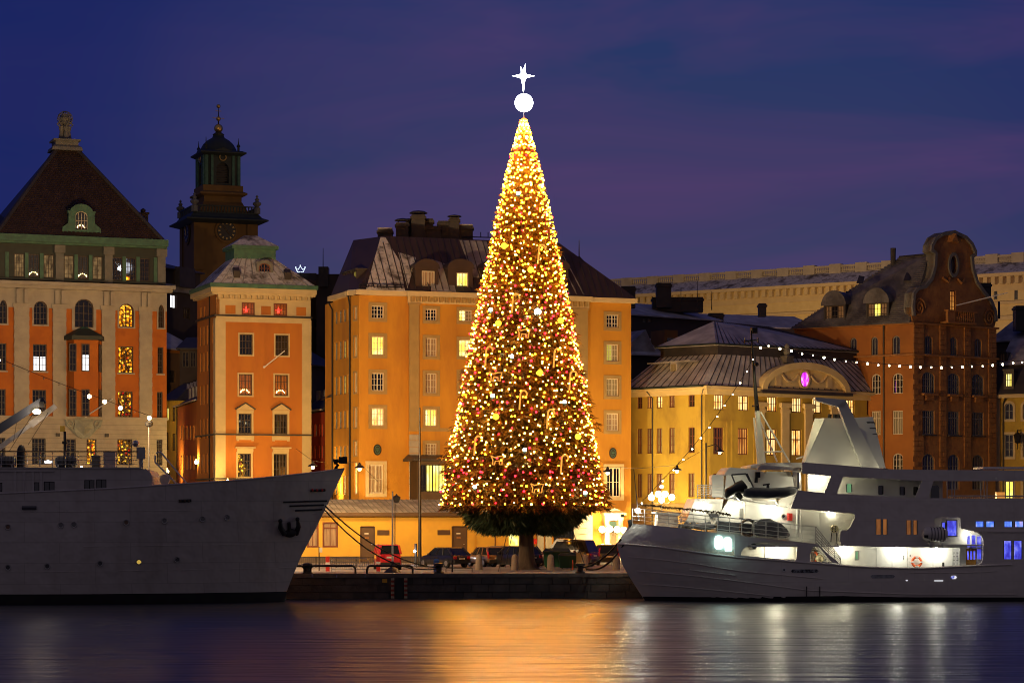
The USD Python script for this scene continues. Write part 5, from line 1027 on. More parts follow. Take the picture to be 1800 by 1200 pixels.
solo('wall_lantern', cat([lathe([(.05, yz(780)), (.3, yz(778)), (.42, yz(766)), (.5, yz(765)), (.1, yz(760)), (.05, yz(756))], HF.w(HF.u(1792), .7, 0), 6), HF.tube([(HF.u(1792), 0, yz(757)), (HF.u(1792), .7, yz(756))], .06, 5), HF.tube([(HF.u(1792), .7, yz(790)), (HF.u(1792), .7, yz(780))], .05, 5)]), 'iron', 'unlit black wall lantern on the right-edge yellow house', 'lantern')

# ================================================================ the quay hut
K = Fac(at(480, 900, 240.5)[:2], at(893.5, 900, 245.5)[:2]); hK = thing('quay_hut', 'long low yellow quay hut with grey ribbed lean-to roof, left of the Christmas tree', 'building', K.w(0, 0, QZ), K.ang)
kz = lambda py, px=700: K.z(px, py); kt = kz(906)
for c0, c1 in ((541, 559), (568, 593), (500, 520)):
    window(hK, K, K.u(c0), K.u(c1), kz(960), kz(918), 'pane_curtain', 'frame_brown', 1, 1, trans=.78, depth=.12, trim=('frame_brown', .06), proud=.03)
for c0, c1 in ((634, 658), (795, 820)):
    K.holes.append(Polygon(rect(K.u(c0), K.u(c1), QZ, kz(925))))
    d_ = part(hK, 'door', cat([K.box(K.u(c0), K.u(c1), QZ, kz(925), -.2, -.12), K.box(K.u(c0) - .06, K.u(c0) + .02, QZ, kz(925), -.2, .04), K.box(K.u(c1) - .02, K.u(c1) + .06, QZ, kz(925), -.2, .04), K.box(K.u(c0), K.u(c1), kz(925), kz(924), -.2, .04)]), 'door_dark')
    m = (K.u(c0) + K.u(c1)) / 2; part(d_, 'notice', K.box(m - .28, m + .12, kz(938.5), kz(936), -.12, -.10), 'plate'); part(d_, 'notice', K.box(m - .25, m + .15, kz(946), kz(943.5), -.12, -.10), 'stone_red')
    part(d_, 'handle', K.box(K.u(c1) - .3, K.u(c1) - .15, kz(957), kz(956), -.12, -.04), 'steel')
for c0, c1 in ((663, 684), (769, 791)): part(hK, 'vent', cat([K.box(K.u(c0), K.u(c1), kz(940), kz(931), 0, .05)] + [K.box(K.u(c0), K.u(c1), kz(939 - 2.2 * i), kz(938 - 2.2 * i), .05, .08) for i in range(4)]), 'door_dark')
wall(hK, K, rect(0, K.L, QZ, kt), 'hut_plaster', t=.25); core(hK, K, 0, K.L, QZ, kt, 7.5, 'hut_plaster', .26)
part(hK, 'base', cat([K.box(a, b, QZ, kz(977), 0, .03) for a, b in ((0, K.u(634) - .1), (K.u(658) + .1, K.u(795) - .1), (K.u(820) + .1, K.L))]), 'hut_base')
zk = kz(893) + .9
part(hK, 'roof', hull_of([K.w(-.3, .6, kt + .02), K.w(K.L + .35, .6, kt + .02), K.w(-.3, .6, kt + .28), K.w(K.L + .35, .6, kt + .28), K.w(-.3, -7.6, zk), K.w(K.L + .35, -7.6, zk), K.w(-.3, -7.6, kt), K.w(K.L + .35, -7.6, kt)]), 'roof_snow_thin')
part(hK, 'roof_rib', cat([tube([K.w(u, .6, kt + .30), K.w(u, -7.6, zk + .03)], .045, 4) for u in np.arange(0, K.L, .55)]), 'stone_grey')
part(hK, 'fascia', K.box(-.32, K.L + .37, kt - .03, kt + .3, .6, .66), 'door_dark')
pipe(hK, K, K.u(870), QZ, kt, o=.08, r=.05)
# ================================================================ the Christmas tree
TX, TY, TZ = 1.0, 215.0, QZ
ZT, ZB = 40.9, 7.4
def tr(z): return 7.0 * np.clip((ZT - z) / (ZT - ZB), 0, 1) ** .83
tree = thing('christmas_tree', 'giant conical spruce standing on the quay, covered in fairy lights', 'tree', (TX, TY, TZ))
ng = np.random.default_rng(7)
a = np.arange(14) * 2 * np.pi / 14
tz = [2.0, 2.25, 2.7, 3.6, 5.5, 9, 20, 40.6]; trr = [1.25, .92, .72, .62, .60, .5, .3, .04]
v, f = lathe(list(zip(trr, tz)), (TX + .25, TY, 0), 14)
v[:, :2] += (meshkit_noise := __import__('meshkit').noise(v * np.array([3, 3, .6]))[:, None] - .5) * .12
part(tree, 'trunk', (v, f), 'bark', smooth=60)
def boughs(n, seed, z0, z1, fr0, fr1, skirt=False):
    g = np.random.default_rng(seed); t = g.random(n) ** .5; z = ZT - t * (ZT - z0) if not skirt else g.uniform(z0, z1, n)
    th = g.uniform(0, 2 * np.pi, n); rr = tr(np.maximum(z, ZB)) if not skirt else np.interp(z, [5.3, 6.1, 7.6], [3.0, 4.6, 5.6])
    lump = 1 + .07 * np.sin(th * 5 + z * .9) + .05 * np.sin(th * 11 - z * 1.7)
    r = rr * lump * g.uniform(fr0, fr1, n) + .05
    c = np.stack([TX + r * np.cos(th), TY + r * np.sin(th), z], 1)
    out = np.stack([np.cos(th), np.sin(th), np.zeros(n)], 1); side = np.stack([-np.sin(th), np.cos(th), np.zeros(n)], 1); upv = np.array([0, 0, 1.0])
    K = 11; size = np.clip(.30 + .055 * (ZT - z) / 3.3, .3, .85) * (1.15 if skirt else 1.0)
    vs, fs = [], []
    for k in range(K):                                     # each bough: a drooping spray of narrow needle-covered twigs
        s = k / (K - 1); ang = g.uniform(-1.15, 1.15, n); droop = g.uniform(-.95, .12, n) - (.55 if skirt else 0.12)
        d = out * np.cos(ang)[:, None] + side * np.sin(ang)[:, None] + upv * droop[:, None]; d /= np.linalg.norm(d, axis=1, keepdims=True)
        L = size * g.uniform(.55, 1.1, n); w = .11 * size * g.uniform(.7, 1.4, n)
        cr = np.cross(d, g.normal(size=(n, 3))); cr /= np.linalg.norm(cr, axis=1, keepdims=True)
        st = c - out * (s * .5 * size)[:, None]
        p0, p1, p2 = st + cr * w[:, None], st - cr * w[:, None], st + d * L[:, None]
        vs.append(np.stack([p0, p1, p2], 1).reshape(-1, 3))
    v = np.vstack(vs); return v, np.arange(len(v)).reshape(-1, 3)
inner = []
for z in np.arange(5.6, 40.0, .55):
    n = 22; th = np.arange(n) * 2 * np.pi / n + z; r = (tr(max(z, ZB)) if z > ZB else np.interp(z, [5.3, 7.5], [3.2, 6.4])) * (.64 + .10 * np.sin(th * 4 + z * 2.1))
    inner.append(np.stack([TX + r * np.cos(th), TY + r * np.sin(th), np.full(n, z) + .2 * np.sin(th * 7)], 1))
iv = np.vstack(inner); n = 22; ff = []
for i in range(len(inner) - 1):
    for j in range(n): q = i * n + j, i * n + (j + 1) % n, (i + 1) * n + (j + 1) % n, (i + 1) * n + j; ff += [(q[0], q[1], q[2]), (q[0], q[2], q[3])]
part(tree, 'crown', cat([boughs(13500, 1, 7.2, 0, .60, .95), boughs(900, 2, 7.5, 0, .93, 1.02), (iv, np.array(ff))]), 'needles')
part(tree, 'lower_boughs', boughs(2500, 3, 5.5, 7.7, .45, .96, True), 'needles_green', label='dark unlit green lower boughs')
for i, (px0, py0, px1, py1, Yd) in enumerate(((893, 930, 876, 992, -7), (902, 930, 888, 985, 8), (1000, 930, 1022, 985, 7), (1006, 930, 1031, 996, -4))):
    part(tree, 'guy_cable', tube([at(px0, py0, TY), at(px1, py1, TY + Yd) * (1, 1, 0) + (0, 0, QZ)], .035, 5), 'iron')
part(tree, 'light_ring', cat([ring((TX, TY, ZB + .05), 7.05, .03, 40, 4, 'z'), ring((TX, TY, 15.5), tr(15.5) + .1, .025, 40, 4, 'z'), ring((TX, TY, 26.2), tr(26.2) + .1, .025, 30, 4, 'z')]), 'iron')
# strings of lights: seven patterns, each string a thing; copies turn about the trunk
NV, NC = 9, 7
SG = 'strings of lights down the Christmas tree'
SL = 'string of warm and red bulbs hanging down the giant Christmas tree from tip to skirt'
mesh_b = ball((0, 0, 0), 1.0, 1)
for k in range(NV):
    g = np.random.default_rng(100 + k); th0 = 2 * np.pi * k / (NV * NC); path = thing('light_string', SL, 'string lights', (TX, TY, TZ), 0, SG)
    zs_ = []; z = ZB + .02 + g.uniform(0, .3)
    while z < ZT - .3:
        zs_.append(z); z += g.uniform(.44, .64) * (1.0 if z < 28 else 1.25)
    P_ = []
    for z in zs_:
        r = tr(z) * (1.0 + .03 * g.normal()) + .06; th = th0 + g.normal() * .20 / max(r, .8); P_.append((TX + r * math.cos(th), TY + r * math.sin(th), z + g.normal() * .05))
    part(path, 'wire', tube([(x, y, z_ + .02) for x, y, z_ in P_], .018, 3, cap=False), 'iron')
    for x, y, z_ in P_:
        q = g.random(); low = z_ < 26
        m = 'bulb_red' if q < (.23 if low else .06) else 'bulb_gold' if q < .56 else 'bulb_warm'
        r = g.uniform(.055, .092) * (1.0 if m != 'bulb_red' else 1.15); part(path, 'bulb', (mesh_b[0] * r + np.array([x, y, z_]), mesh_b[1]), m)
    for c in range(1, NC):
        cp = numbered('/World', 'light_string'); X = UsdGeom.Xform.Define(stage, cp); X.GetPrim().GetReferences().AddInternalReference(path); X.GetPrim().SetInstanceable(True)
        X.ClearXformOpOrder(); X.AddTranslateOp().Set(Gf.Vec3d(TX, TY, TZ)); X.AddRotateZOp().Set(360.0 * c / NC)
        tag(X.GetPrim(), SL, 'string lights', SG)
def on_tree(px, py, lift=.3):
    """the point of the cone's near side seen at a pixel"""
    z = H + (900 - py) * (TY - 4) / F
    for _ in range(6):
        x = (px - 900) * (TY - 4) / F; r = float(tr(max(z, ZB))) + lift; dx = np.clip(x - TX, -r * .97, r * .97); Y = TY - math.sqrt(max(r * r - dx * dx, 0)); z = H + (900 - py) * Y / F
    return np.array([TX + dx, Y, z])
def lbl(px, py): return ('upper' if py < 560 else 'middle' if py < 740 else 'lower') + ' ' + ('left' if px < 890 else 'right' if px > 960 else 'centre')
OG = 'lit ornaments on the Christmas tree'
for i, (px, py, w) in enumerate(((933, 474, 'on the upper front of the Christmas tree'), (876, 568, 'left of the striped cane, upper Christmas tree'), (986, 563, 'near the right rim, upper Christmas tree'), (949, 655, 'in the middle of the Christmas tree'), (872, 732, 'left of the central cane, lower Christmas tree'), (1016, 767, 'at the lower right of the Christmas tree'), (886, 432, 'near the left rim high on the Christmas tree'))):
    b = thing('bauble', 'glowing yellow bauble ' + w, 'bauble', on_tree(px, py)); c = on_tree(px, py); part(b, 'globe', ball(c, .27, 2), 'glow_yellow'); part(b, 'cap', lathe([(.1, .24), (.1, .34), (.03, .42)], c, 8), 'gold')
for i, (px, py, w) in enumerate(((948, 446, 'high on the right of the Christmas tree'), (902, 532, 'upper left of the Christmas tree'), (975, 628, 'right of the middle of the Christmas tree'), (915, 702, 'in the centre of the Christmas tree'), (836, 782, 'far left, lower Christmas tree'), (987, 815, 'low on the right of the Christmas tree'), (1003, 668, 'at the right rim of the Christmas tree'), (963, 735, 'lower right centre of the Christmas tree'), (855, 625, 'left rim at mid height of the Christmas tree'))):
    c = on_tree(px, py, .35); pts = [(c[0] - .1, c[1], c[2] - .85), (c[0] - .02, c[1], c[2] + .4)] + [(c[0] + .26 - .28 * math.cos(t), c[1], c[2] + .42 + .34 * math.sin(t)) for t in np.linspace(.2, 3.4, 7)]
    solo('candy_cane', tube(pts, .075, 6), 'glow_cane', 'glowing candy cane ' + w, 'candy cane')
for i, (px, py, w) in enumerate(((871, 661, 'at the middle left of the Christmas tree'), (874, 808, 'low on the left of the Christmas tree'), (920, 585, 'above the middle of the Christmas tree'), (943, 857, 'near the bottom centre of the Christmas tree'))):
    c = on_tree(px, py, .35)
    pts = [(-.5, .35), (-.2, .2), (.2, .3), (.55, .3), (.45, .0), (.4, -.4), (.22, -.38), (.2, -.08), (-.15, -.1), (-.22, -.4), (-.38, -.38), (-.35, 0), (-.5, .35)]
    solo('goat_figure', tube([(c[0] + a * 1.0, c[1], c[2] + b) for a, b in pts], .05, 5), 'glow_cane', 'outlined glowing Christmas goat ' + w, 'ornament')
for i, (px, py, w) in enumerate(((945, 548, 'high on the front of the Christmas tree'), (900, 626, 'left of centre at mid height of the Christmas tree'), (866, 695, 'lower left of the Christmas tree'), (992, 706, 'right side of the Christmas tree'), (922, 790, 'low centre of the Christmas tree'), (835, 855, 'bottom left of the Christmas tree'), (1028, 866, 'bottom right of the Christmas tree'), (862, 545, 'upper left rim of the Christmas tree'), (911, 340, 'near the tip of the Christmas tree'))):
    c = on_tree(px, py, .45); s = thing('spotlight', 'small cold white spotlight ' + w, 'spotlight', c); part(s, 'lens', ball(c, .17 if i != 0 else .3, 2), 'glow_spot'); part(s, 'housing', lathe([(.12, -.35), (.2, -.28), (.2, -.12)], c, 8), 'iron')
    lamp(s, 'light', c + np.array([.0, -.35, 0]), 9 if i else 22, (.62, 1.0, .70), .05)
# ball and star on the tip
sc_ = at(921, 181, TY); tp_ = thing('tree_topper', 'brilliant white globe and four-pointed star on the tip of the Christmas tree', 'tree star', (sc_[0], sc_[1], ZT - .4))
part(tp_, 'globe', ball(sc_, .80, 3), 'glow_star', smooth=True)
st = at(920, 134, TY); arms = []
for dx, dz_, w in ((-1.0, .0, .24), (1.0, 0, .24), (.18, 1.1, .22), (-.24, .86, .2), (0, -1.75, .2)):
    tip = st + np.array([dx, 0, dz_]); per = np.array([-dz_, 0, dx]) / math.hypot(dx, dz_) * w; arms.append(hull_of([tip, st + per, st - per, st + (0, .25, 0), st - (0, .25, 0)]))
part(tp_, 'star', cat(arms + [ball(st, .36, 1)]), 'glow_star'); part(tp_, 'rod', cyl((sc_[0], sc_[1], ZT - 1), (st[0], st[1], st[2] - 1), .05), 'steel')
lamp(tp_, 'light', (sc_[0], sc_[1] - 1.2, sc_[2]), 110, (.85, .92, 1), .3)

# ================================================================ street lamps
def hanging_lamp(px, py, Y, cd, where, color=SODIUM, wire=None, aim=(0, .96, .25)):
    p = at(px, py, Y); h = thing('hanging_lamp', where, 'street lamp', p)
    part(h, 'shade', lathe([(.48, -.02), (.44, .08), (.16, .24), (.12, .42), (.03, .5)], p, 12), 'iron', smooth=40); part(h, 'bulb', ball(p + (0, 0, -.12), .17, 2), 'glow_lamp')
    if wire: part(h, 'wire', tube([at(*wire[0]), p + (0, 0, .5), at(*wire[1])], .022, 4), 'iron')
    lamp(h, 'light', p + (0, .1, -.32), cd, color, .3, aim=aim)
hanging_lamp(632, 822, 236, 640, 'street lamp hanging on a wire at the left corner of the amber house', wire=((592, 812, 262), (664, 846, 259)))
hanging_lamp(1068, 829, 242, 600, 'street lamp hanging in front of the right corner of the amber house', wire=((1020, 826, 262), (1130, 823, 262)))
hanging_lamp(1190, 826, 246, 430, 'street lamp hanging before the yellow corner house side wall', wire=((1120, 823, 268), (1236, 790, 266)), aim=(.05, .97, .2))
hanging_lamp(550, 819, 238, 560, 'street lamp hanging above the left ship bow by the narrow house', wire=((520, 788, 259), (574, 813, 268)), aim=(-.45, .85, .2))
la = at(1265, 794, 250); h = thing('arm_lamp', 'street lamp on a bracket arm from a dark post, before the yellow corner house', 'street lamp', at(1241, 900, 250) * (1, 1, 0) + (0, 0, QZ))
pp = at(1241, 778, 250); part(h, 'post', cyl((pp[0], 250, QZ), (pp[0], 250, pp[2]), .09), 'iron'); part(h, 'arm', tube([(pp[0], 250, la[2] + .5), (la[0] - .5, 250, la[2] + .75), (la[0], 250, la[2] + .45)], .05, 5), 'iron'); part(h, 'shade', lathe([(.48, 0), (.42, .1), (.15, .25), (.06, .45)], la, 12), 'iron'); part(h, 'bulb', ball(la + (0, 0, -.1), .15, 2), 'glow_lamp')
lamp(h, 'light', la + (0, .1, -.32), 900, (1, .70, .36), .3, aim=(.45, .85, .2))
fl = at(620, 886, 256.2); h = thing('floodlight', 'glaring floodlight at the foot of the amber house, above the hut roof', 'floodlight', fl); part(h, 'lens', ball(fl, .42, 2), 'glow_lamp'); part(h, 'bracket', box(fl + np.array([-.3, .25, -.3]), fl + np.array([.3, .45, .3])), 'iron'); lamp(h, 'light', fl + np.array([0, -.7, 0]), 75, (1, .72, .25), .2)
cl = at(1163, 872, 258); h = thing('globe_lamp_post', 'lamp post with a cluster of glaring globes before the yellow house side wall', 'street lamp', (cl[0], 258, QZ))
part(h, 'post', cyl((cl[0], 258, QZ), (cl[0], 258, cl[2] - .3), .09, .06), 'iron')
for dx, dz_ in ((-1.05, -.1), (-.35, .25), (.35, .25), (1.05, -.1), (0, -.35), (0, 1.0)): part(h, 'globe', ball(cl + (dx, 0, dz_), .34 if dz_ < .9 else .2, 2), 'glow_lamp')
part(h, 'arm', cat([tube([(cl[0], 258, cl[2] - .6), (cl[0] + d * .6, 258, cl[2] - .75), (cl[0] + d, 258, cl[2] - .4)], .04, 5) for d in (-1.05, 1.05)]), 'iron')
lamp(h, 'light', cl + np.array([0, -.9, 0]), 420, (1, .74, .30), .3)
for i, (px, py) in enumerate(((1053, 930), (1066, 929), (1079, 930), (1091, 931))):
    p = PR.w(PR.u(px), .9, PR.z(px, py)); h = thing('entrance_lamp', 'glaring globe lamp over the portal, ' + ('leftmost of the row', 'second from the left', 'third from the left', 'nearest the ship bow')[i], 'lamp', p); part(h, 'globe', ball(p, .36, 2), 'glow_lamp'); part(h, 'bracket', cyl(p + (0, .25, .05), p + (0, 1.0, .05), .05), 'iron')
    lamp(h, 'light', p + np.array([0, -.6, 0]), 110, (1, .76, .30), .2)
# lamps of the alleys
for (px, py, Y, cd, w) in ((294, 828, 294, 240, 'small bright lamp low in the left alley, behind the ladder'), (345, 812, 278, 150, 'bracket lamp on the alley side of the narrow orange house'), (400, 846, 267.3, 130, 'uplight at the foot of the narrow orange house'), (577, 868, 262, 300, 'lamp at the foot of the low yellow alley house')):
    p = at(px, py, Y); h = thing('alley_lamp', w, 'lamp', p); part(h, 'globe', ball(p, .22, 2), 'glow_lamp'); part(h, 'bracket', box(p + np.array([-.06, .1, -.06]), p + np.array([.06, .5, .4])), 'iron'); lamp(h, 'light', p + np.array([0, -.45, .1]), cd, (1, .62, .16), .15, aim=(0, .93, .35))
# tall lantern and small lights left
p = at(262, 748, 200); h = thing('lantern_post', 'slim pale lantern post behind the left ship, at the end of the light chain', 'street lamp', (p[0], 200, QZ)); part(h, 'post', cyl((p[0], 200, QZ), p, .08, .05), 'steel'); part(h, 'lantern', lathe([(.1, -.1), (.3, 0), (.34, .25), (.1, .42)], p, 8), 'iron'); part(h, 'bulb', ball(p + (0.05, -.2, .62), .17, 2), 'glow_lamp')
lamp(h, 'light', p + (0.05, .3, .9), 7500, (1, .66, .32), .3, aim=(-.12, .97, .15))

# ================================================================ posts and fittings on the quay
mp = at(738, 900, 226); h = thing('tall_mast', 'tall dark lamp mast in front of the hut, left of the Christmas tree', 'mast', (mp[0], 226, QZ)); zt_ = at(738, 716, 226)[2]
part(h, 'shaft', cyl((mp[0], 226, QZ + .9), (mp[0], 226, zt_), .17, .07, 10), 'iron'); part(h, 'base', cyl((mp[0], 226, QZ), (mp[0], 226, QZ + .95), .23, .2, 10), 'iron')
fpx = at(690, 900, 204); h = thing('flagpole', 'white flagpole on a black cone at the quay edge, nothing flying', 'flagpole', (fpx[0], 204, QZ)); part(h, 'pole', cyl((fpx[0], 204, QZ + .2), (fpx[0], 204, at(690, 863, 204)[2]), .09, .05, 8), 'white_paint'); part(h, 'foot', lathe([(.72, QZ + .004), (.5, QZ + .25), (.14, QZ + .5), (.12, QZ + .9)], (fpx[0], 204, 0), 12), 'boot_black')
lw = at(697, 878, 232); h = thing('lantern_post', 'small unlit black lantern on a post by the hut roof', 'street lamp', (lw[0], 232, QZ)); part(h, 'post', cyl((lw[0] - .15, 232, QZ), (lw[0] - .15, 232, lw[2] - .4), .05), 'iron'); part(h, 'lantern', lathe([(.08, -.3), (.25, -.2), (.36, .22), (.38, .26), (.12, .42), (.05, .55)], lw, 6), 'iron'); part(h, 'glass', lathe([(.22, -.18), (.33, .2)], lw + (0, 0, 0), 6), 'pane_curtain')
bl_ = at(729, 970, 232); h = thing('bollard_lamp', 'low bollard lamp with a cold white light beside the tall mast', 'lamp', (bl_[0], 232, QZ)); part(h, 'post', cyl((bl_[0] + .1, 232, QZ), (bl_[0] + .1, 232, bl_[2] + .8), .13), 'iron'); part(h, 'light', ball(bl_ + (.0, -.12, .1), .14, 2), 'glow_white'); lamp(h, 'beam', bl_ + np.array([-.25, -.5, .1]), 10, (.8, .9, 1), .05)
names = ('leftmost stone bollard, in front of the small hatchback', 'stone bollard just left of the Christmas tree trunk', 'stone bollard just right of the Christmas tree trunk', 'stone bollard beside the notice board on the green skip', 'rightmost stone bollard, next to the white ship bow')
for px, w in zip((842, 905, 968, 1028, 1083), names):
    q = at(px, 900, 212.5); solo('stone_bollard', lathe([(.36, 0), (.33, .1), (.27, 1.05), (.24, 1.2), (.16, 1.31), (.04, 1.35)], (q[0], 212.5, QZ), 14), 'bollard_stone', w, 'bollard', smooth=40)
def iron_bollard(px, w, Y=None):
    x = at(px, 900, 201.5)[0]; y = yq(x) + .75 if Y is None else Y
    solo('iron_bollard', lathe([(.42, QZ + .006), (.40, QZ + .1), (.24, QZ + .18), (.22, QZ + .5), (.42, QZ + .62), (.40, QZ + .78), (.2, QZ + .86)], (x, y, 0), 14), 'iron', w, 'bollard', smooth=40); return np.array([x, y, QZ + .45])
ibA = iron_bollard(772, 'black iron bollard holding the left ship mooring lines'); ibB = iron_bollard(543, 'black iron bollard at the quay edge under the left ship bow'); ibC = iron_bollard(1020, 'low black iron bollard holding the white ship mooring lines')
for px0, px1, w in ((500, 537, 'low black hoop rail half hidden by the left ship bow'), (548, 626, 'low black hoop rail at the quay edge, middle one'), (646, 726, 'low black hoop rail at the quay edge by the flagpole')):
    xa, xb = at(px0, 900, 201.3)[0], at(px1, 900, 201.3)[0]; pts = []
    for x, s in ((xa, 1), (xb, -1)):
        arc = [(x + s * (.28 - .28 * math.cos(t)), QZ + .34 + .28 * math.sin(t)) for t in np.linspace(0, math.pi / 2, 5)]; arc = [(x, QZ)] + arc
        pts += arc if s == 1 else arc[::-1]
    solo('hoop_rail', tube([(x, yq(x) + .7, z) for x, z in pts], .085, 7), 'iron', w, 'rail', smooth=50)
q0, q1 = at(583, 900, 206), at(648, 900, 206); h = thing('crowd_barrier', 'grey steel crowd barrier on the quay left of the red van', 'barrier', ((q0[0] + q1[0]) / 2, 206, QZ))
part(h, 'frame', cat([tube([(q0[0], 206, QZ + .05), (q0[0], 206, QZ + .95), (q0[0] + .15, 206, QZ + 1.1), (q1[0] - .15, 206, QZ + 1.1), (q1[0], 206, QZ + .95), (q1[0], 206, QZ + .05)], .035, 6), tube([(q0[0], 206, QZ + .8), (q1[0], 206, QZ + .8)], .022, 5), tube([(q0[0], 206, QZ + .22), (q1[0], 206, QZ + .22)], .022, 5)]), 'steel')
part(h, 'bars', cat([cyl((x, 206, QZ + .22), (x, 206, QZ + .8), .013, n=4) for x in np.linspace(q0[0] + .15, q1[0] - .15, 16)]), 'steel', kind='stuff')
for x in (q0[0] + .3, q1[0] - .3): part(h, 'foot', box((x - .03, 205.7, QZ), (x + .03, 206.3, QZ + .05)), 'steel')
f0, f1 = at(520, 900, 222), at(768, 900, 222); h = thing('iron_fence', 'low dark iron fence along the foot of the yellow hut', 'fence', ((f0[0] + f1[0]) / 2, 222, QZ))
part(h, 'rail', cat([tube([(f0[0], 222, QZ + .9), (f1[0], 222, QZ + .9)], .03, 5), tube([(f0[0], 222, QZ + .12), (f1[0], 222, QZ + .12)], .025, 5)]), 'iron')
for x in np.linspace(f0[0], f1[0], 8): part(h, 'post', cyl((x, 222, QZ), (x, 222, QZ + 1.0), .04), 'iron')
part(h, 'bars', cat([cyl((x, 222, QZ + .12), (x, 222, QZ + .9), .013, n=4) for x in np.arange(f0[0], f1[0], .17)]), 'iron', kind='stuff')
for px, hh_, w in ((576, 1.25, 'red and white marker post left of the crowd barrier'), (665, 1.35, 'red marker post beside the red van')):
    q = at(px, 900, 208); h = thing('marker_post', w, 'marker post', (q[0], 208, QZ)); part(h, 'post', box((q[0] - .16, 207.9, QZ), (q[0] + .16, 208.1, QZ + hh_)), 'red_paint'); part(h, 'stripe', box((q[0] - .165, 207.885, QZ + hh_ * .45), (q[0] + .165, 207.9, QZ + hh_ * .6)), 'white_paint')
q = at(561, 900, 210); h = thing('sign_post', 'dark post with a small pale sign in front of the hut window', 'sign', (q[0], 210, QZ)); part(h, 'post', cyl((q[0], 210, QZ), (q[0], 210, QZ + 2.0), .05), 'iron'); part(h, 'panel', box((q[0] + .02, 209.93, QZ + 1.55), (q[0] + .26, 209.95, QZ + 1.95)), 'plate')
q = at(767, 900, 206.5); h = thing('water_point', 'small blue cabinet with a white mark on the quay', 'cabinet', (q[0], 206.5, QZ)); part(h, 'cabinet', lathe([(.22, QZ), (.22, QZ + .95), (.16, QZ + 1.05)], (q[0], 206.5, 0), sq=True), 'pane_violet' if False else 'paint_blue'); part(h, 'mark', box((q[0] - .06, 206.26, QZ + .55), (q[0] + .06, 206.275, QZ + .75)), 'white_paint')
for px0, px1 in ((784, 830),):
    a_, b_ = at(px0, 900, 205), at(px1, 900, 205); h = thing('low_handrail', 'thin low handrail on posts at the quay edge before the dark estate car', 'rail', ((a_[0] + b_[0]) / 2, 205, QZ)); part(h, 'rail', tube([(a_[0], 205, QZ + .35), (b_[0], 205, QZ + .35)], .03, 5), 'iron')
    for x in (a_[0], b_[0]): part(h, 'post', cyl((x, 205, QZ), (x, 205, QZ + .36), .03), 'iron')
q = at(795, 900, 205.5); solo('quay_post', cyl((q[0], 205.5, QZ), (q[0], 205.5, QZ + 1.15), .07, .06), 'iron', 'thin black post at the quay edge in front of the dark estate car', 'post')
for px, w in ((690, 'striped red and white ladder rail on the quay wall, left one'), (713, 'striped red and white ladder rail on the quay wall, right one')):
    u = qu(px); h = thing('ladder_rail', w, 'ladder', Q.w(u, .15, 0))
    for k in range(9): part(h, 'band', Q.box(u - .13, u + .13, .05 + k * .18, .05 + k * .18 + .17, .06, .2), 'band_red' if k % 2 else 'band_white')
part(qw, 'ladder_recess', Q.box(qu(695), qu(708), 0, QZ - .35, .02, .06), 'boot_black')
u = qu(676); part(qw, 'yellow_plate', Q.box(u - .2, u + .2, QZ - .7, QZ - .4, .05, .09), 'hut_plaster')
# mooring lines
def line(p, q, sag, label, r=.06):
    t = np.linspace(0, 1, 12); pts = [np.array(p) * (1 - k) + np.array(q) * k - np.array([0, 0, sag * 4 * k * (1 - k)]) for k in t]
    solo('mooring_line', tube(pts, r, 6), 'rubber', label, 'rope', smooth=True)
# skip, notice board, cones
for i, (px0, px1, Y, hh_, lab) in enumerate(((955, 1003, 219.5, 1.75, 'dark green skip container behind the Christmas tree, larger one'), (982, 1033, 216.5, 1.4, 'dark green lidded container with the notice board on it'))):
    a_, b_ = at(px0, 900, Y), at(px1, 900, Y); h = thing('skip_container', lab, 'container', ((a_[0] + b_[0]) / 2, Y, QZ))
    part(h, 'bin', hull_of([(a_[0] + .12, Y, QZ + .1), (b_[0] - .12, Y, QZ + .1), (a_[0] + .12, Y + 1.5, QZ + .1), (b_[0] - .12, Y + 1.5, QZ + .1), (a_[0], Y - .1, QZ + hh_ * .82), (b_[0], Y - .1, QZ + hh_ * .82), (a_[0], Y + 1.6, QZ + hh_ * .82), (b_[0], Y + 1.6, QZ + hh_ * .82)]), 'paint_green')
    part(h, 'lid', hull_of([(a_[0] - .05, Y - .15, QZ + hh_ * .83), (b_[0] + .05, Y - .15, QZ + hh_ * .83), (a_[0] - .05, Y + 1.65, QZ + hh_ * .83), (b_[0] + .05, Y + 1.65, QZ + hh_ * .83), (a_[0] + .2, Y + .5, QZ + hh_), (b_[0] - .2, Y + .5, QZ + hh_)]), 'paint_green')
    part(h, 'rib', cat([box((x - .04, Y - .09, QZ + .15), (x + .04, Y - .02, QZ + hh_ * .8)) for x in np.linspace(a_[0] + .3, b_[0] - .3, 4)]), 'paint_green')
    for x in (a_[0] + .3, b_[0] - .3): part(h, 'wheel', cyl((x - .05, Y + .2, QZ + .1), (x + .05, Y + .2, QZ + .1), .1), 'rubber')
q = at(1020, 980, 216.0); solo('notice_board', cat([box((q[0] - .34, 216.2, q[2] - .5), (q[0] + .34, 216.24, q[2] + .48))]), 'notice_yellow', 'pale yellow notice board leaning on the green container', 'notice')
q = at(1006.5, 900, 213.5); solo('marker_stick', cyl((q[0], 213.5, QZ), (q[0], 213.5, QZ + .85), .07, .05), 'orange_buoy', 'short orange marker stick in front of the green container', 'marker')
q = at(940, 951, 235); h = thing('traffic_sign', 'small red square sign behind the Christmas tree trunk', 'sign', (q[0], 235, QZ)); part(h, 'post', cyl((q[0], 235.1, QZ), (q[0], 235.1, q[2]), .04), 'iron'); part(h, 'panel', box((q[0] - .22, 235, q[2] - .25), (q[0] + .22, 235.04, q[2] + .25)), 'red_paint')

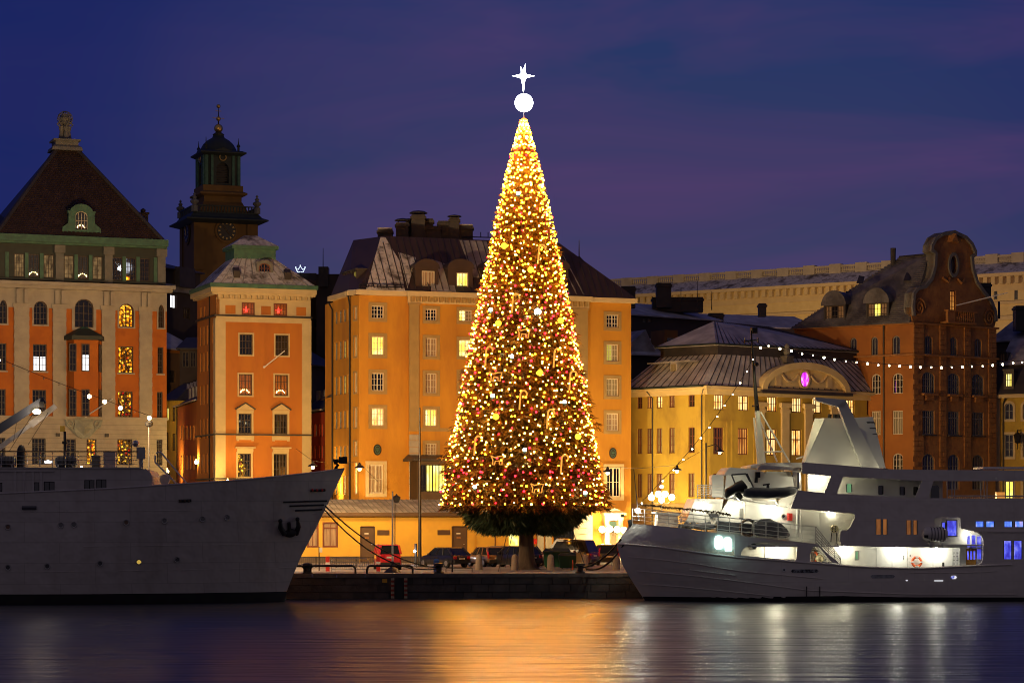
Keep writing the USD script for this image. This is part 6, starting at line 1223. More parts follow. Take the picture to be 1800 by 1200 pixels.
# ================================================================ parked cars
def car(name, label, cat_, px, Y, head, paint, L=4.3, W=1.78, Hh=1.45, belt=.92, hood=.86, yr=(.15, .75), yf=(3.05, 2.35), hoodlen=1.0, tall=False, van=False, rear_glass=True, light='tail_red', tall_lights=False):
    """seen from behind; y runs from the tail forward, x to the right"""
    c = at(px, 900, Y); base = np.array([c[0], Y, QZ]); h = thing(name, label, cat_, base, head)
    def P3(m): 
        v, f = m; return xf((np.asarray(v) * 1.2, f), base, head)
    hw = W / 2
    st = [(0, .80, .42, belt - .12), (.10, .93, .30, belt), (.7, 1.0, .22, belt + .02), (L * .5, 1.0, .2, belt), (L - hoodlen, .99, .2, hood + .06), (L - .35, .93, .24, hood - .06), (L - .05, .78, .34, hood - .22), (L, .7, .4, hood - .3)]
    rings_ = []
    for y, k, z0, z1 in st:
        w = hw * k; m = (z0 + z1) / 2; rings_.append([(-w * .86, y, z0), (-w, y, z0 + .12), (-w * 1.0, y, m + .1), (-w * .93, y, z1 - .05), (-w * .8, y, z1), (w * .8, y, z1), (w * .93, y, z1 - .05), (w, y, m + .1), (w, y, z0 + .12), (w * .86, y, z0)])
    v = np.array(rings_).reshape(-1, 3); n = 10; f = []
    for i in range(len(st) - 1):
        for j in range(n): q = i * n + j, i * n + (j + 1) % n, (i + 1) * n + (j + 1) % n, (i + 1) * n + j; f += [(q[0], q[1], q[2]), (q[0], q[2], q[3])]
    for e in (0, len(st) - 1): f += [(e * n, e * n + k, e * n + k + 1) if e else (e * n, e * n + k + 1, e * n + k) for k in range(1, n - 1)]
    body = part(h, 'body', P3((v, np.array(f))), paint, smooth=40)
    gw0, gw1 = hw * .90, hw * .74; zt = Hh
    low = [(-gw0, yr[0], belt - .02), (gw0, yr[0], belt - .02), (gw0, yf[0], belt - .02), (-gw0, yf[0], belt - .02)]; top = [(-gw1, yr[1], zt - .06), (gw1, yr[1], zt - .06), (gw1, yf[1], zt - .06), (-gw1, yf[1], zt - .06)]
    part(h, 'windows', P3(hull_of(low + top)), 'car_glass')
    part(h, 'roof', P3(hull_of([(x * 1.02, y + (-.04 if y < 1.5 else .04), zt - .075) for x, y, z in top] + [(x * .88, y + (.12 if y < 1.5 else -.15), zt) for x, y, z in top])), paint, smooth=40)
    pil = []
    for i in range(4): pil.append(tube([np.array(low[i]) * (1.01, 1, 1), np.array(top[i]) * (1.02, 1, 1)], .06 if i > 1 else .085, 5))
    for s in (-1, 1):
        for k in (.38, .68):
            y0 = yr[0] + (yf[0] - yr[0]) * k; y1 = yr[1] + (yf[1] - yr[1]) * k; pil.append(tube([(s * gw0 * 1.005, y0, belt), (s * gw1 * 1.02, y1, zt - .05)], .045, 5))
    part(h, 'pillars', P3(cat(pil)), paint)
    if not rear_glass: part(h, 'rear_panel', P3(hull_of([np.array(low[0]) + (0, -.03, 0), np.array(low[1]) + (0, -.03, 0), np.array(top[0]) + (0, -.04, 0), np.array(top[1]) + (0, -.04, 0), np.array(low[0]) + (0, .04, 0), np.array(top[1]) + (0, .04, 0)])), paint)
    for s in (-1, 1):
        for y in (.78, L - .85):
            w_ = part(h, 'wheel', P3(cyl((s * (hw - .2), y, .32), (s * (hw + .01), y, .32), .325, n=16)), 'rubber'); part(w_, 'rim', P3(cyl((s * (hw + .012), y, .32), (s * (hw + .02), y, .32), .2, .16, n=10)), 'steel')
        z0 = belt - .22; z1 = zt - .25 if tall_lights else belt - .02
        if tall_lights: part(h, 'tail_light', P3(tube([(s * hw * .86, .02, belt - .25), (s * hw * .90, yr[0] * .4, belt), (s * gw1 * 1.06, yr[1] - .06, zt - .2)], .08, 5)), light)
        else: part(h, 'tail_light', P3(box((s * hw * .68 - .13, -.03, z0 - .06), (s * hw * .68 + .13, .1, z1 - .06))), light)
        part(h, 'mirror', P3(ball((s * (hw + .08), yf[0] - .35, belt + .06), .11, 1, (1, .7, .8))), paint)
    part(h, 'bumper', P3(box((-hw * .82, -.10, .34), (hw * .82, .06, .54))), 'rubber'); part(h, 'number_plate', P3(box((-.26, -.03, belt - .32), (.26, -.012, belt - .2))), 'plate')
    return h, P3
R_ = math.radians
car('estate_car', 'black estate car with snow on its rear window, leftmost of the parked row', 'car', 812, 222, R_(38), 'paint_black', 4.5, 1.8, 1.5, yr=(.1, .8), yf=(3.2, 2.4))
car('hatchback', 'brown hatchback with tall red tail lights, second of the parked row', 'car', 875, 224.5, R_(26), 'paint_amber', 4.0, 1.72, 1.5, yr=(.08, .5), yf=(2.9, 2.3), tall_lights=True)
car('large_estate_car', 'long black estate car half hidden behind the Christmas tree trunk', 'car', 938, 221.5, R_(34), 'paint_black', 4.9, 1.9, 1.6, belt=1.0, yr=(.1, .7), yf=(3.5, 2.7))
car('parked_car', 'pale grey car seen over the black cars, left of the tree trunk', 'car', 912, 236, R_(60), 'paint_silver', 4.5, 1.8, 1.45)
hP_, P3_ = car('pickup_truck', 'dark maroon pickup with a black canopy behind the green containers', 'pickup', 1046, 226, R_(62), 'paint_maroon', 5.0, 1.9, 1.0, belt=1.08, hood=1.05, yr=(.3, .5), yf=(1.6, 1.3))
part(hP_, 'canopy', P3_(hull_of([(-.9, .1, 1.1), (.9, .1, 1.1), (-.9, 3.6, 1.1), (.9, 3.6, 1.1), (-.75, .5, 2.0), (.75, .5, 2.0), (-.75, 2.9, 2.1), (.75, 2.9, 2.1)])), 'paint_black'); part(hP_, 'side_window', P3_(hull_of([(-.92, .4, 1.3), (-.92, 3.2, 1.3), (-.82, .7, 1.85), (-.82, 2.8, 1.9), (-.7, .6, 1.3), (-.7, 3.0, 1.3)])), 'car_glass')
car('small_car', 'small dark green car with its tail to the water, next to the white ship bow', 'car', 1071, 231, R_(4), 'paint_black', 3.9, 1.75, 1.6, belt=.95, yr=(.1, .45), yf=(2.9, 2.2), tall_lights=True)
car('red_van', 'bright red van with a square tail, parked behind the flagpole', 'van', 686, 213, R_(9), 'paint_red', 4.0, 1.7, 1.8, belt=1.15, hood=1.05, yr=(.06, .22), yf=(3.9, 3.2), rear_glass=True)
# ================================================================ ships
def hull_surface(fr, sgn, stem, sheer, B, Ld, Lw, z0, uend, pw=2.2, nu=40, nv=14, zlow=None, low=None):
    """two-sided hull. stem: [(u, z)] top down; sheer(u) top line; low(u) optional lower line; sgn +1 bow at small u"""
    sz = np.array([p[1] for p in stem])[::-1]; su = np.array([p[0] for p in stem])[::-1]
    shp = lambda t: 1 - (1 - np.clip(t, 0, 1)) ** pw
    G = np.zeros((nv, nu, 3)); s = np.linspace(0, 1, nu) ** 1.7
    for j in range(nv):
        fz = j / (nv - 1)
        us = 0
        zt = sheer(stem[0][0]); zb_ = z0 if low is None else low(stem[-1][0])
        u0 = np.interp(zb_ + fz * (zt - zb_), sz, su)
        u = u0 + s * (uend - u0); top = np.array([sheer(x) for x in u]); bot = np.full(nu, z0) if low is None else np.array([low(x) for x in u])
        z = bot + fz * (top - bot); d = np.abs(u - u0); L = Lw + (Ld - Lw) * fz ** .8
        # below the chine the bottom tucks in
        b = B * shp(d / L) * (1 - .10 * (1 - fz) ** 3); G[j] = np.stack([u, b, z], 1)
    vs, fs, n = [], [], 0
    for side in (1, -1):
        v = G.copy(); v[..., 1] *= side; vs.append(fr.to(v.reshape(-1, 3)))
        for j in range(nv - 1):
            for i in range(nu - 1):
                q = n + j * nu + i, n + j * nu + i + 1, n + (j + 1) * nu + i + 1, n + (j + 1) * nu + i
                fs += [(q[0], q[1], q[2]), (q[0], q[2], q[3])] if side * sgn > 0 else [(q[0], q[2], q[1]), (q[0], q[3], q[2])]
        n += nv * nu
    return (np.vstack(vs), np.array(fs)), G
def hull_point(G, u, z, side=1):
    """offset of the hull surface at (u, z)"""
    best = np.argmin((G[..., 0] - u) ** 2 + 4 * (G[..., 2] - z) ** 2); j, i = np.unravel_index(best, G.shape[:2])
    j = min(max(j, 1), G.shape[0] - 2); col = [np.interp(u, *(lambda r: (r[:, 0], r[:, 1]))(G[k][np.argsort(G[k][:, 0])])) for k in range(G.shape[0])]; zs_ = [np.interp(u, *(lambda r: (r[:, 0], r[:, 2]))(G[k][np.argsort(G[k][:, 0])])) for k in range(G.shape[0])]
    return float(np.interp(z, zs_, col))
def on_hull(fr, G, px, py, o=4.0):
    for _ in range(8): u, z = fr.uz(px, py, o); o = hull_point(G, u, z)
    return u, o, z
# ---------------------------------------------------------------- left ship, bow to the right
eS = np.array([math.cos(.075), math.sin(.075)])
bowL = at(606, 900, 194.0)[:2]; LS = Fac(bowL - eS * 46, bowL); BL = 5.4; UB = 46.0
stemL = [LS.uz(x, y, 0) for x, y in ((606, 823), (589, 858), (572, 890), (552, 930), (530, 972), (513, 1012), (503, 1040))] + [(LS.u(497), -.6)]
shx = [LS.uz(x, y, o) for x, y, o in ((-120, 874, BL), (0, 867, BL), (200, 858, BL), (420, 843.5, 5.1), (505, 835, 3.6), (560, 829, 2.2), (606, 823, 0))]
sheerL = lambda u: float(np.interp(u, [p[0] for p in shx], [p[1] for p in shx]))
zbt = .78
hL = thing('moored_ship', 'large unlit white ship with a raked bow at the left, railing and crane on deck', 'ship', LS.w(23, 0, 0), LS.ang)
mL, GL_ = hull_surface(LS, -1, stemL, sheerL, BL, 15.5, 21, -.6, 0.0, nv=16)
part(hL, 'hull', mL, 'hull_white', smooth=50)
# boot top just outside the plating
Gb = GL_.copy(); k = int(np.searchsorted(Gb[:, 0, 2], .8)) if False else 3
bt = []
for side in (1, -1):
    us = np.linspace(0.0, 1, 40)
    rows_ = []
    for z in (-.5, 0, .4, zbt):
        ub = np.interp(z, [p[1] for p in stemL][::-1], [p[0] for p in stemL][::-1]); u = ub - (us ** 1.7) * ub; o = np.array([hull_point(GL_, x, z) for x in u]) + .035
        o[0] = 0.0; rows_.append(LS.to(np.stack([u + .03 * (us == 0), side * o, np.full(40, z)], 1)))
    v = np.vstack(rows_); f = []
    for j in range(3):
        for i in range(39): q = j * 40 + i, j * 40 + i + 1, (j + 1) * 40 + i + 1, (j + 1) * 40 + i; f += [(q[0], q[1], q[2]), (q[0], q[2], q[3])]
    bt.append((v, np.array(f)))
part(hL, 'boot_top', cat(bt), 'boot_black', smooth=50)
dk = [LS.w(u, s * hull_point(GL_, u, sheerL(u) - .9) * .97, sheerL(u) - .9) for s in (1,) for u in np.linspace(0, 44.5, 14)] + [LS.w(u, -hull_point(GL_, u, sheerL(u) - .9) * .97, sheerL(u) - .9) for u in np.linspace(44.5, 0, 14)]
dv = np.array(dk); part(hL, 'deck', (dv, np.array([(i, i + 1, 27 - i - 1) for i in range(13)] + [(i, 27 - i - 1, 27 - i) for i in range(13)])), 'canvas')
cap_pts = [LS.w(u, hull_point(GL_, u, sheerL(u)), sheerL(u)) for u in np.linspace(0, UB - .05, 40)]; part(hL, 'bulwark_cap', cat([tube(cap_pts, .07, 5), tube([LS.w(u, -hull_point(GL_, u, sheerL(u)), sheerL(u)) for u in np.linspace(0, UB - .05, 40)], .07, 5)]), 'hull_white', smooth=50)
# faint plate seams
for zf, x0, x1 in ((1005, 0, 520), (960, 150, 440), (900, 0, 380)):
    us = np.linspace(LS.u(x0, 4), LS.u(x1, 4), 24); z = LS.z(250, zf, 5.0); part(hL, 'plate_seam', LS.tube([(u, hull_point(GL_, u, z + .010 * (u - us[0])) + .004, z + .010 * (u - us[0])) for u in us], .022, 4), 'hull_white')
def rim(fr, u, o, z, r, mat, glass, par, name='porthole', label=None, n=14, tilt=0.0):
    t = np.arange(n) * 2 * np.pi / n
    p = part(par, name, xf(ring((0, 0, 0), r, .045, n, 5), fr.w(u, o + .015, z), fr.ang + tilt), mat, label=label)
    part(p, 'pane', cat([hull_of([fr.w(u + r * math.cos(a), o + d, z + r * math.sin(a)) for a in t for d in (-.02 - abs(0), .018)])]), glass)
for px, py, g in ((14, 926, 'pane_brown'), (107, 923, 'pane_dark'), (130, 922, 'pane_dark'), (222, 918, 'pane_brown'), (289, 915, 'pane_dark'), (356, 912, 'pane_dark'), (399, 909, 'pane_dark'), (14, 997, 'pane_dark'), (83, 995, 'pane_dark'), (176, 990, 'pane_dark'), (244, 987, 'pane_portlit'), (311, 983, 'pane_dark')):
    u, o, z = on_hull(LS, GL_, px, py); s_ = (hull_point(GL_, u + .3, z) - hull_point(GL_, u - .3, z)) / .6
    rim(LS, u, o + .02, z, .19, 'steel', g, hL, label='lit porthole' if g == 'pane_portlit' else None, tilt=-math.atan(s_))
def slot(fr, G, px0, px1, py, r, mat, par, name, slope=0.0, proud=.03):
    us = np.linspace(0, 1, 7); pts = []
    for k in us: u, o, z = on_hull(fr, G, px0 + (px1 - px0) * k, py + slope * k); pts.append(fr.w(u, o + proud, z))
    return part(par, name, tube(pts, r, 6), mat)
slot(LS, GL_, 39, 64, 892, .16, 'canvas', hL, 'recess'); slot(LS, GL_, 314, 336, 880, .12, 'boot_black', hL, 'fairlead', -1)
slot(LS, GL_, 546, 571, 862, .12, 'boot_black', hL, 'fairlead', -1)
for px0, px1, py in ((498, 574, 882), (509, 569, 889), (519, 566, 897)): slot(LS, GL_, px0, px1, py, .075, 'boot_black', hL, 'stripe', -2)
for px in (317, 325, 332, 549, 557, 566):
    u, o, z = on_hull(LS, GL_, px, 880 if px < 400 else 861); part(hL, 'roller', ball(LS.w(u, o + .08, z), .11, 1), 'red_paint' if px > 400 else 'bark')
# anchor in its hawse
an = [on_hull(LS, GL_, x, y) for x, y in ((509, 936), (493, 915), (523, 912), (508, 918), (500, 938), (520, 938))]
W_ = lambda a, d=.12: LS.w(a[0], a[1] + d, a[2])
part(hL, 'anchor', cat([tube([W_(an[0]), W_(an[3], .2)], .14, 7), tube([W_(an[4]), W_(((an[1][0] + an[4][0]) / 2 - .15, an[1][1], (an[1][2] + an[4][2]) / 2), .22), W_(an[1], .3)], [.22, .2, .10], 7), tube([W_(an[5]), W_(((an[2][0] + an[5][0]) / 2 + .15, an[2][1], (an[2][2] + an[5][2]) / 2), .22), W_(an[2], .3)], [.22, .2, .10], 7), ball(W_(an[0], .1), .42, 2, (1.25, .5, .85)), ball(W_(an[1], .28), .17, 1), ball(W_(an[2], .28), .17, 1)]), 'boot_black', smooth=50)
# deckhouse
o_d = BL - .25; lz_ = lambda py, px=150: LS.z(px, py, o_d); dzt = lz_(823)
DH = Fac(LS.w(0, o_d, 0), LS.w(LS.u(268, o_d), o_d, 0)); ue = DH.L
for c0, c1, y0, y1, g in ((59, 69, 847, 864, 'pane_dark'), (77, 96, 846, 865, 'pane_dark'), (148, 166, 843, 861, 'pane_dark'), (169, 187, 842, 860, 'pane_dark'), (-10, 4, 848, 864, 'pane_dark')):
    window(hL, DH, DH.u(c0), DH.u(c1), DH.z(150, y1), DH.z(150, y0), g, 'rubber', 1, 1, depth=.08, fw=.05)
wall(hL, DH, [(0, sheerL(0) - 1.2), (ue, lz_(868, 268)), (ue, dzt - .8), (ue - .12, dzt - .35), (ue - .4, dzt - .1), (ue - .8, dzt), (0, dzt)], 'hull_white', 'deckhouse', t=.25)
part(hL, 'deckhouse_front', cat([hull_of([DH.w(ue - .3, -a, z) for a in (.2, 2 * o_d - .2) for z in (lz_(868, 268), dzt - .1)] + [DH.w(ue, -a, z) for a in (.25, 2 * o_d - .3) for z in (lz_(868, 268), dzt - .6)])]), 'hull_white')
part(hL, 'deckhouse_roof', DH.box(0, ue - .5, dzt - .14, dzt - .02, -2 * o_d + .3, -.26), 'hull_white')
for c0, c1 in ((24, 29), (40, 45), (56, 60), (70, 74)): part(hL, 'frame_rib', DH.box(DH.u(c0), DH.u(c1), DH.z(50, 868), DH.z(50, 829), .0, .08), 'hull_white')
part(hL, 'deck_edge', cat([DH.box(0, ue - .8, dzt, dzt + .08, -.3, .1), DH.box(0, DH.u(96), DH.z(50, 828.5), DH.z(50, 826), 0, .1)]), 'hull_white')
zrl = lz_(793)
ra_ = [DH.tube([(0, -.15, z), (DH.u(242), -.15, z)], r, 6) for z, r in ((zrl, .05), (zrl - .35, .022), (zrl - .65, .022), (zrl - .95, .022))]
part(hL, 'railing', ra_[0], 'bark', label='dark wooden handrail'); part(hL, 'rail_wire', cat(ra_[1:]), 'steel')
for c in np.arange(2, 245, 22.5): part(hL, 'rail_post', DH.tube([(DH.u(c), -.15, dzt), (DH.u(c), -.15, zrl)], .03, 5), 'steel')
for c0, c1, y, r, m, nm in ((-6, 25, 813, .40, 'canvas', 'liferaft'), (95, 132, 811, .42, 'canvas', 'liferaft')):
    a_, b_ = DH.u(c0), DH.u(c1); q = part(hL, nm, DH.tube([(a_, -1.0, dzt + .5), (a_ + .15, -1.0, dzt + .5), (b_ - .15, -1.0, dzt + .5), (b_, -1.0, dzt + .5)], [r * .7, r, r, r * .7], 12), m, smooth=40)
    part(q, 'strap', cat([DH.tube([(x - .03, -1.0, dzt + .5), (x + .03, -1.0, dzt + .5)], r + .02, 12) for x in np.linspace(a_ + .3, b_ - .3, 4)]), 'iron'); part(q, 'cradle', cat([DH.box(x - .05, x + .05, dzt, dzt + .3, -1.4, -.6) for x in (a_ + .25, b_ - .25)]), 'steel')
part(hL, 'covered_binnacle', lathe([(.33, dzt), (.34, dzt + 1.0), (.30, dzt + 1.5), (.16, dzt + 1.75), (.03, dzt + 1.8)], DH.w(DH.u(34), -1.2, 0), 12), 'boot_black', smooth=40)
part(hL, 'deck_box', cat([DH.box(DH.u(181), DH.u(201), dzt, DH.z(190, 793.5), -1.6, -.7)]), 'hull_white'); part(hL, 'deck_box', DH.box(DH.u(158), DH.u(172), dzt, DH.z(190, 799), -2.4, -1.6), 'canvas')
sl_ = part(hL, 'searchlight', cat([DH.tube([(DH.u(246), -1.0, dzt), (DH.u(246), -1.0, DH.z(246, 806))], .17, 8), DH.box(DH.u(239), DH.u(254), DH.z(246, 806), DH.z(246, 785), -1.5, -.6), ball(DH.w(DH.u(237), -.9, DH.z(240, 779)), .27, 1)]), 'steel')
part(hL, 'signal_mast', cat([DH.tube([(DH.u(110), -1.6, dzt), (DH.u(110), -1.6, DH.z(110, 757))], .11, 6), DH.box(DH.u(106), DH.u(114), DH.z(110, 779), DH.z(110, 774), -1.8, -1.3)]), 'boot_black'); part(hL, 'signal_lamp', DH.box(DH.u(102), DH.u(110), DH.z(110, 757), DH.z(110, 747), -1.8, -1.4), 'hut_plaster')
part(hL, 'deck_lamp', ball(DH.w(DH.u(82), -.9, DH.z(82, 811)), .18, 2, (1.6, 1, .6)), 'glow_white'); part(hL, 'deck_lamp', ball(DH.w(DH.u(141), -.9, DH.z(141, 820)), .10, 1), 'glow_lamp')
# accommodation ladder down to the foredeck
ld = []
for o_ in (-1.2, -.5): ld += [LS.tube([(LS.u(274, 4.5), 4.5 + o_ + .4, LS.z(274, 796, 4.5)), (LS.u(281, 4.5), 4.5 + o_ + .4, LS.z(280, 793, 4.5)), (LS.u(330, 4.5), 4.5 + o_ + .4, LS.z(330, 852, 4.5))], .05, 5), LS.tube([(LS.u(272, 4.5), 4.5 + o_ + .4, LS.z(274, 800, 4.5)), (LS.u(272, 4.5), 4.5 + o_ + .4, LS.z(276, 812, 4.5)), (LS.u(318, 4.5), 4.5 + o_ + .4, LS.z(318, 858, 4.5))], .05, 5)]
for k in np.linspace(.1, .9, 9): ld.append(LS.tube([(LS.u(276 + 44 * k, 4.5), 3.7, LS.z(300, 812 + 46 * k, 4.5)), (LS.u(276 + 44 * k, 4.5), 4.4, LS.z(300, 812 + 46 * k, 4.5))], .035, 4))
part(hL, 'ladder', cat(ld), 'ship_white')
part(hL, 'winch', cat([LS.tube([(LS.u(290, 3), 2.6, LS.z(290, 842, 3)), (LS.u(290, 3), 3.6, LS.z(290, 842, 3))], .4, 10), LS.box(LS.u(284, 3), LS.u(297, 3), LS.z(290, 858, 3), LS.z(290, 842, 3), 2.8, 3.4)]), 'ship_white')
b_u, b_z = LS.uz(599, 812, 0)
part(hL, 'bow_light', cat([LS.tube([(b_u - .3, 0, sheerL(UB - .4) - .1), (b_u - .3, 0, b_z - .1)], .07, 6), LS.box(b_u - .15, b_u + .5, b_z - .1, b_z + .42, -.3, .3), LS.tube([(b_u - .55, 0, b_z + .0), (b_u - .15, 0, b_z + .15)], [.26, .12], 8), LS.tube([(b_u - .45, -.2, b_z - .5), (b_u - .2, .2, b_z - .2)], .1, 5)]), 'boot_black')
# crane booms
q0, q1 = DH.w(DH.u(-70), -2.0, DH.z(-70, 793)), DH.w(DH.u(73), -2.0, DH.z(73, 700))
def beam(p, q, w, h_):
    d = (q - p) / np.linalg.norm(q - p); s = np.cross(d, (0, 0, 1)); s /= np.linalg.norm(s); t = np.cross(s, d)
    return hull_of([x + s * a + t * b for x, k in ((p, 1), (q, .7)) for a in (-w / 2 * k, w / 2 * k) for b in (-h_ / 2 * k, h_ / 2 * k)])
part(hL, 'crane_boom', beam(q0, q1, .4, .75), 'paint_boom', label='dark blue-grey crane boom')
part(hL, 'crane_boom', cat([beam(DH.w(DH.u(-40), -3.2, DH.z(-40, 806)), DH.w(DH.u(45), -3.2, DH.z(45, 744)), .3, .42), beam(DH.w(DH.u(45), -3.2, DH.z(45, 744)), DH.w(DH.u(90), -3.2, DH.z(90, 710)), .3, .55)]), 'hull_white', label='pale crane boom')
part(hL, 'crane_head', DH.box(DH.u(65), DH.u(73), DH.z(70, 714), DH.z(70, 704), -2.4, -1.5), 'iron')
for (x0, y0, x1, y1) in ((50, 726, 8, 792), (78, 722, 42, 780), (22, 738, 16, 775)): part(hL, 'stay', tube([DH.w(DH.u(x0), -2.6, DH.z(x0, y0)), DH.w(DH.u(x1), -2.6, DH.z(x1, y1))], .02, 4), 'iron')
cl_ = DH.w(DH.u(61), -1.4, DH.z(61, 722)); part(hL, 'crane_lamp', ball(cl_, .2, 2, (1.6, 1, 1)), 'glow_lamp'); lamp(hL, 'light', cl_ + np.array([.1, -.7, -.1]), 10, (1, .8, .6), .1)
line(LS.w(LS.u(572), .3, LS.z(572, 889)), ibA, 1.0, 'black mooring line from the left ship bow to its quay bollard, upper one', .055)
line(LS.w(LS.u(570), .6, LS.z(570, 895)), ibA + (.1, -.1, -.05), 1.5, 'black mooring line from the left ship bow to its quay bollard, lower one', .055)
# ---------------------------------------------------------------- chains of lights
def festoon(name_label, pts, Ys, bright, r0=.078):
    P_ = [at(x, y, Y) for (x, y), Y in zip(pts, Ys)]; h = thing('festoon', name_label, 'light chain', P_[0])
    part(h, 'cable', tube([p + (0, 0, .13) for p in P_], .022, 4), 'iron')
    for i, p in enumerate(P_): part(h, 'bulb', ball(p, r0 * (1.3 if bright != 'some' and i in bright else .8 + .25 * ((i * 7) % 5) / 4), 1), 'fender_cream' if bright is None or (bright == 'some' and i not in (1, 7, 8, 9, 11)) else 'glow_festoon')
    return h, P_
fl_, Pf = festoon('chain of lamps slanting down in front of the orange stone-trimmed house to the lantern post', [(-28, 622), (0, 633), (23, 643), (50, 654), (77, 665), (104, 676), (131, 686), (157, 696), (184, 705), (212, 716), (237, 724), (265, 734)], [196.0] * 12, 'some')
for i, cd in ((7, 500), (8, 700), (9, 700)):
    part(fl_, 'bulb', ball(Pf[i] + (0, 0, -.03), .17, 2), 'glow_lamp', label='bigger bright lamp'); lamp(fl_, 'light', Pf[i] + np.array([0, .4, 0]), cd, (1, .66, .32), .2, aim=(-.05, .98, .1))
fr_pts = [(1337, 611), (1351, 608), (1371, 613), (1391, 617), (1410, 622), (1429, 625), (1448.5, 628.5), (1467, 632), (1487, 635), (1506, 637), (1525, 639), (1544, 641.5), (1563, 642.5), (1581.5, 643.5), (1600.5, 644.5), (1618, 645.5), (1637, 645.5), (1655, 646), (1673, 645.5), (1691.5, 645), (1708.5, 644.5), (1727.5, 643.5), (1745, 642), (1762.5, 640.5), (1781, 638), (1797, 636.5), (1816, 634), (1836, 631)]
festoon('long chain of bulbs from the white ship mast aft, across the gabled stone house', fr_pts, list(np.linspace(196.8, 199.5, len(fr_pts))), (0, 2, 3, 6, 10, 13, 14, 15, 17, 19, 22, 23))
ff_pts = [(1324, 632), (1313, 653), (1301, 673), (1288, 693), (1274, 712.5), (1261, 732), (1247, 751), (1232, 770), (1217, 789), (1201, 807.5), (1184, 826), (1165, 845), (1146, 866), (1128, 884)]
festoon('chain of small bulbs slanting from the white ship mast down to its bow', ff_pts, list(np.linspace(196.8, 196.4, len(ff_pts))), ())

# ---------------------------------------------------------------- right ship, bow to the left
bowR = at(1084, 900, 196.4)[:2]; RS = Fac(bowR, bowR + eS * 42); BR = 4.3
hR = thing('white_motor_yacht', 'white motor ship with lit decks, slanted funnel and covered boat, right', 'ship', RS.w(20, 0, 0), RS.ang)
stemR = [RS.uz(x, y, 0) for x, y in ((1084, 954), (1087, 968), (1092, 987), (1100, 1002), (1110, 1018), (1124, 1040), (1132, 1052))] + [(RS.u(1136), -.6)]
lowx = [RS.uz(x, y, o) for x, y, o in ((1084, 954, 0), (1155, 959, 2.8), (1255, 972, 4.1), (1302, 977.5, BR), (1425, 987, BR), (1525, 995, BR), (1617, 997, BR), (1725, 991, BR), (1800, 989, BR), (1950, 985, BR))]
upx = [RS.uz(x, y, o) for x, y, o in ((1107, 919, .2), (1185, 926, 3.0), (1267, 937, 4.2), (1382, 950, BR), (1440, 956, BR))]
lowR = lambda u: float(np.interp(u, [p[0] for p in lowx], [p[1] for p in lowx])); upR = lambda u: float(np.interp(u, [p[0] for p in upx], [p[1] for p in upx]))
mR, GR = hull_surface(RS, 1, stemR, lowR, BR, 10.5, 13.5, -.6, 42.0, pw=2.4, nv=14)
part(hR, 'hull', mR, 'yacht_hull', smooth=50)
stemU = [RS.uz(1108, 919, 0), RS.uz(1084, 954, 0)]
uo = RS.u(1292, BR)
mU, GU = hull_surface(RS, 1, stemU, upR, BR, 9.2, 10.5, 0, uo, pw=2.4, nv=6, nu=26, low=lowR)
part(hR, 'bow_bulwark', mU, 'yacht_hull', smooth=50)
X = lambda px, py, o=BR: RS.uz(px, py, o)
def plate(name, pxs, mat='yacht_hull', o=BR, t=.12, holes=(), smooth=False, label=None): return part(hR, name, RS.ppx(pxs, o, t, holes), mat, smooth, label)
rnd = lambda pts: pts
plate('side_bulwark', [(1291, 940), (1382, 950), (1435, 955), (1476, 990), (1425, 987), (1302, 977.6), (1291, 976.5)], holes=[[(1302, 975.5), (1304, 968), (1310, 962), (1322, 954.5), (1340, 952), (1365, 953.5), (1402, 958), (1399, 984), (1350, 980), (1318, 977)], [(1424, 986), (1424, 976), (1429, 961), (1436, 958), (1442, 964), (1462, 987.5)]])
# far side bulwark, deck, transverse bulkheads
part(hR, 'far_bulwark', RS.box(uo, 42, .5, 3.3, -BR, -BR + .1), 'yacht_hull')
zdk = 1.95
part(hR, 'main_deck', hull_of([RS.w(u, s * o, z) for u, o in ((uo - .5, 2.6), (uo + 6, BR - .14), (42, BR - .14)) for s in (-1, 1) for z in (zdk - .1, zdk)]), 'canvas')
zfd = X(1300, 951)[1]
fd = [RS.w(u, s * hull_point(GU, u, upR(u) - .6) * .95, upR(u) - .85) for s in (1,) for u in np.linspace(1.5, uo, 8)] + [RS.w(u, -hull_point(GU, u, upR(u) - .6) * .95, upR(u) - .85) for u in np.linspace(uo, 1.5, 8)]
fdv = np.array(fd); part(hR, 'foredeck', (fdv, np.array([(i, i + 1, 15 - i - 1) for i in range(7)] + [(i, 15 - i - 1, 15 - i) for i in range(7)])), 'ship_white')
part(hR, 'boat_deck', RS.box(uo - .2, X(1476, 950)[0], X(1400, 955)[1] - .25, X(1400, 955)[1] - .12, -BR + .15, BR - .13), 'ship_white')
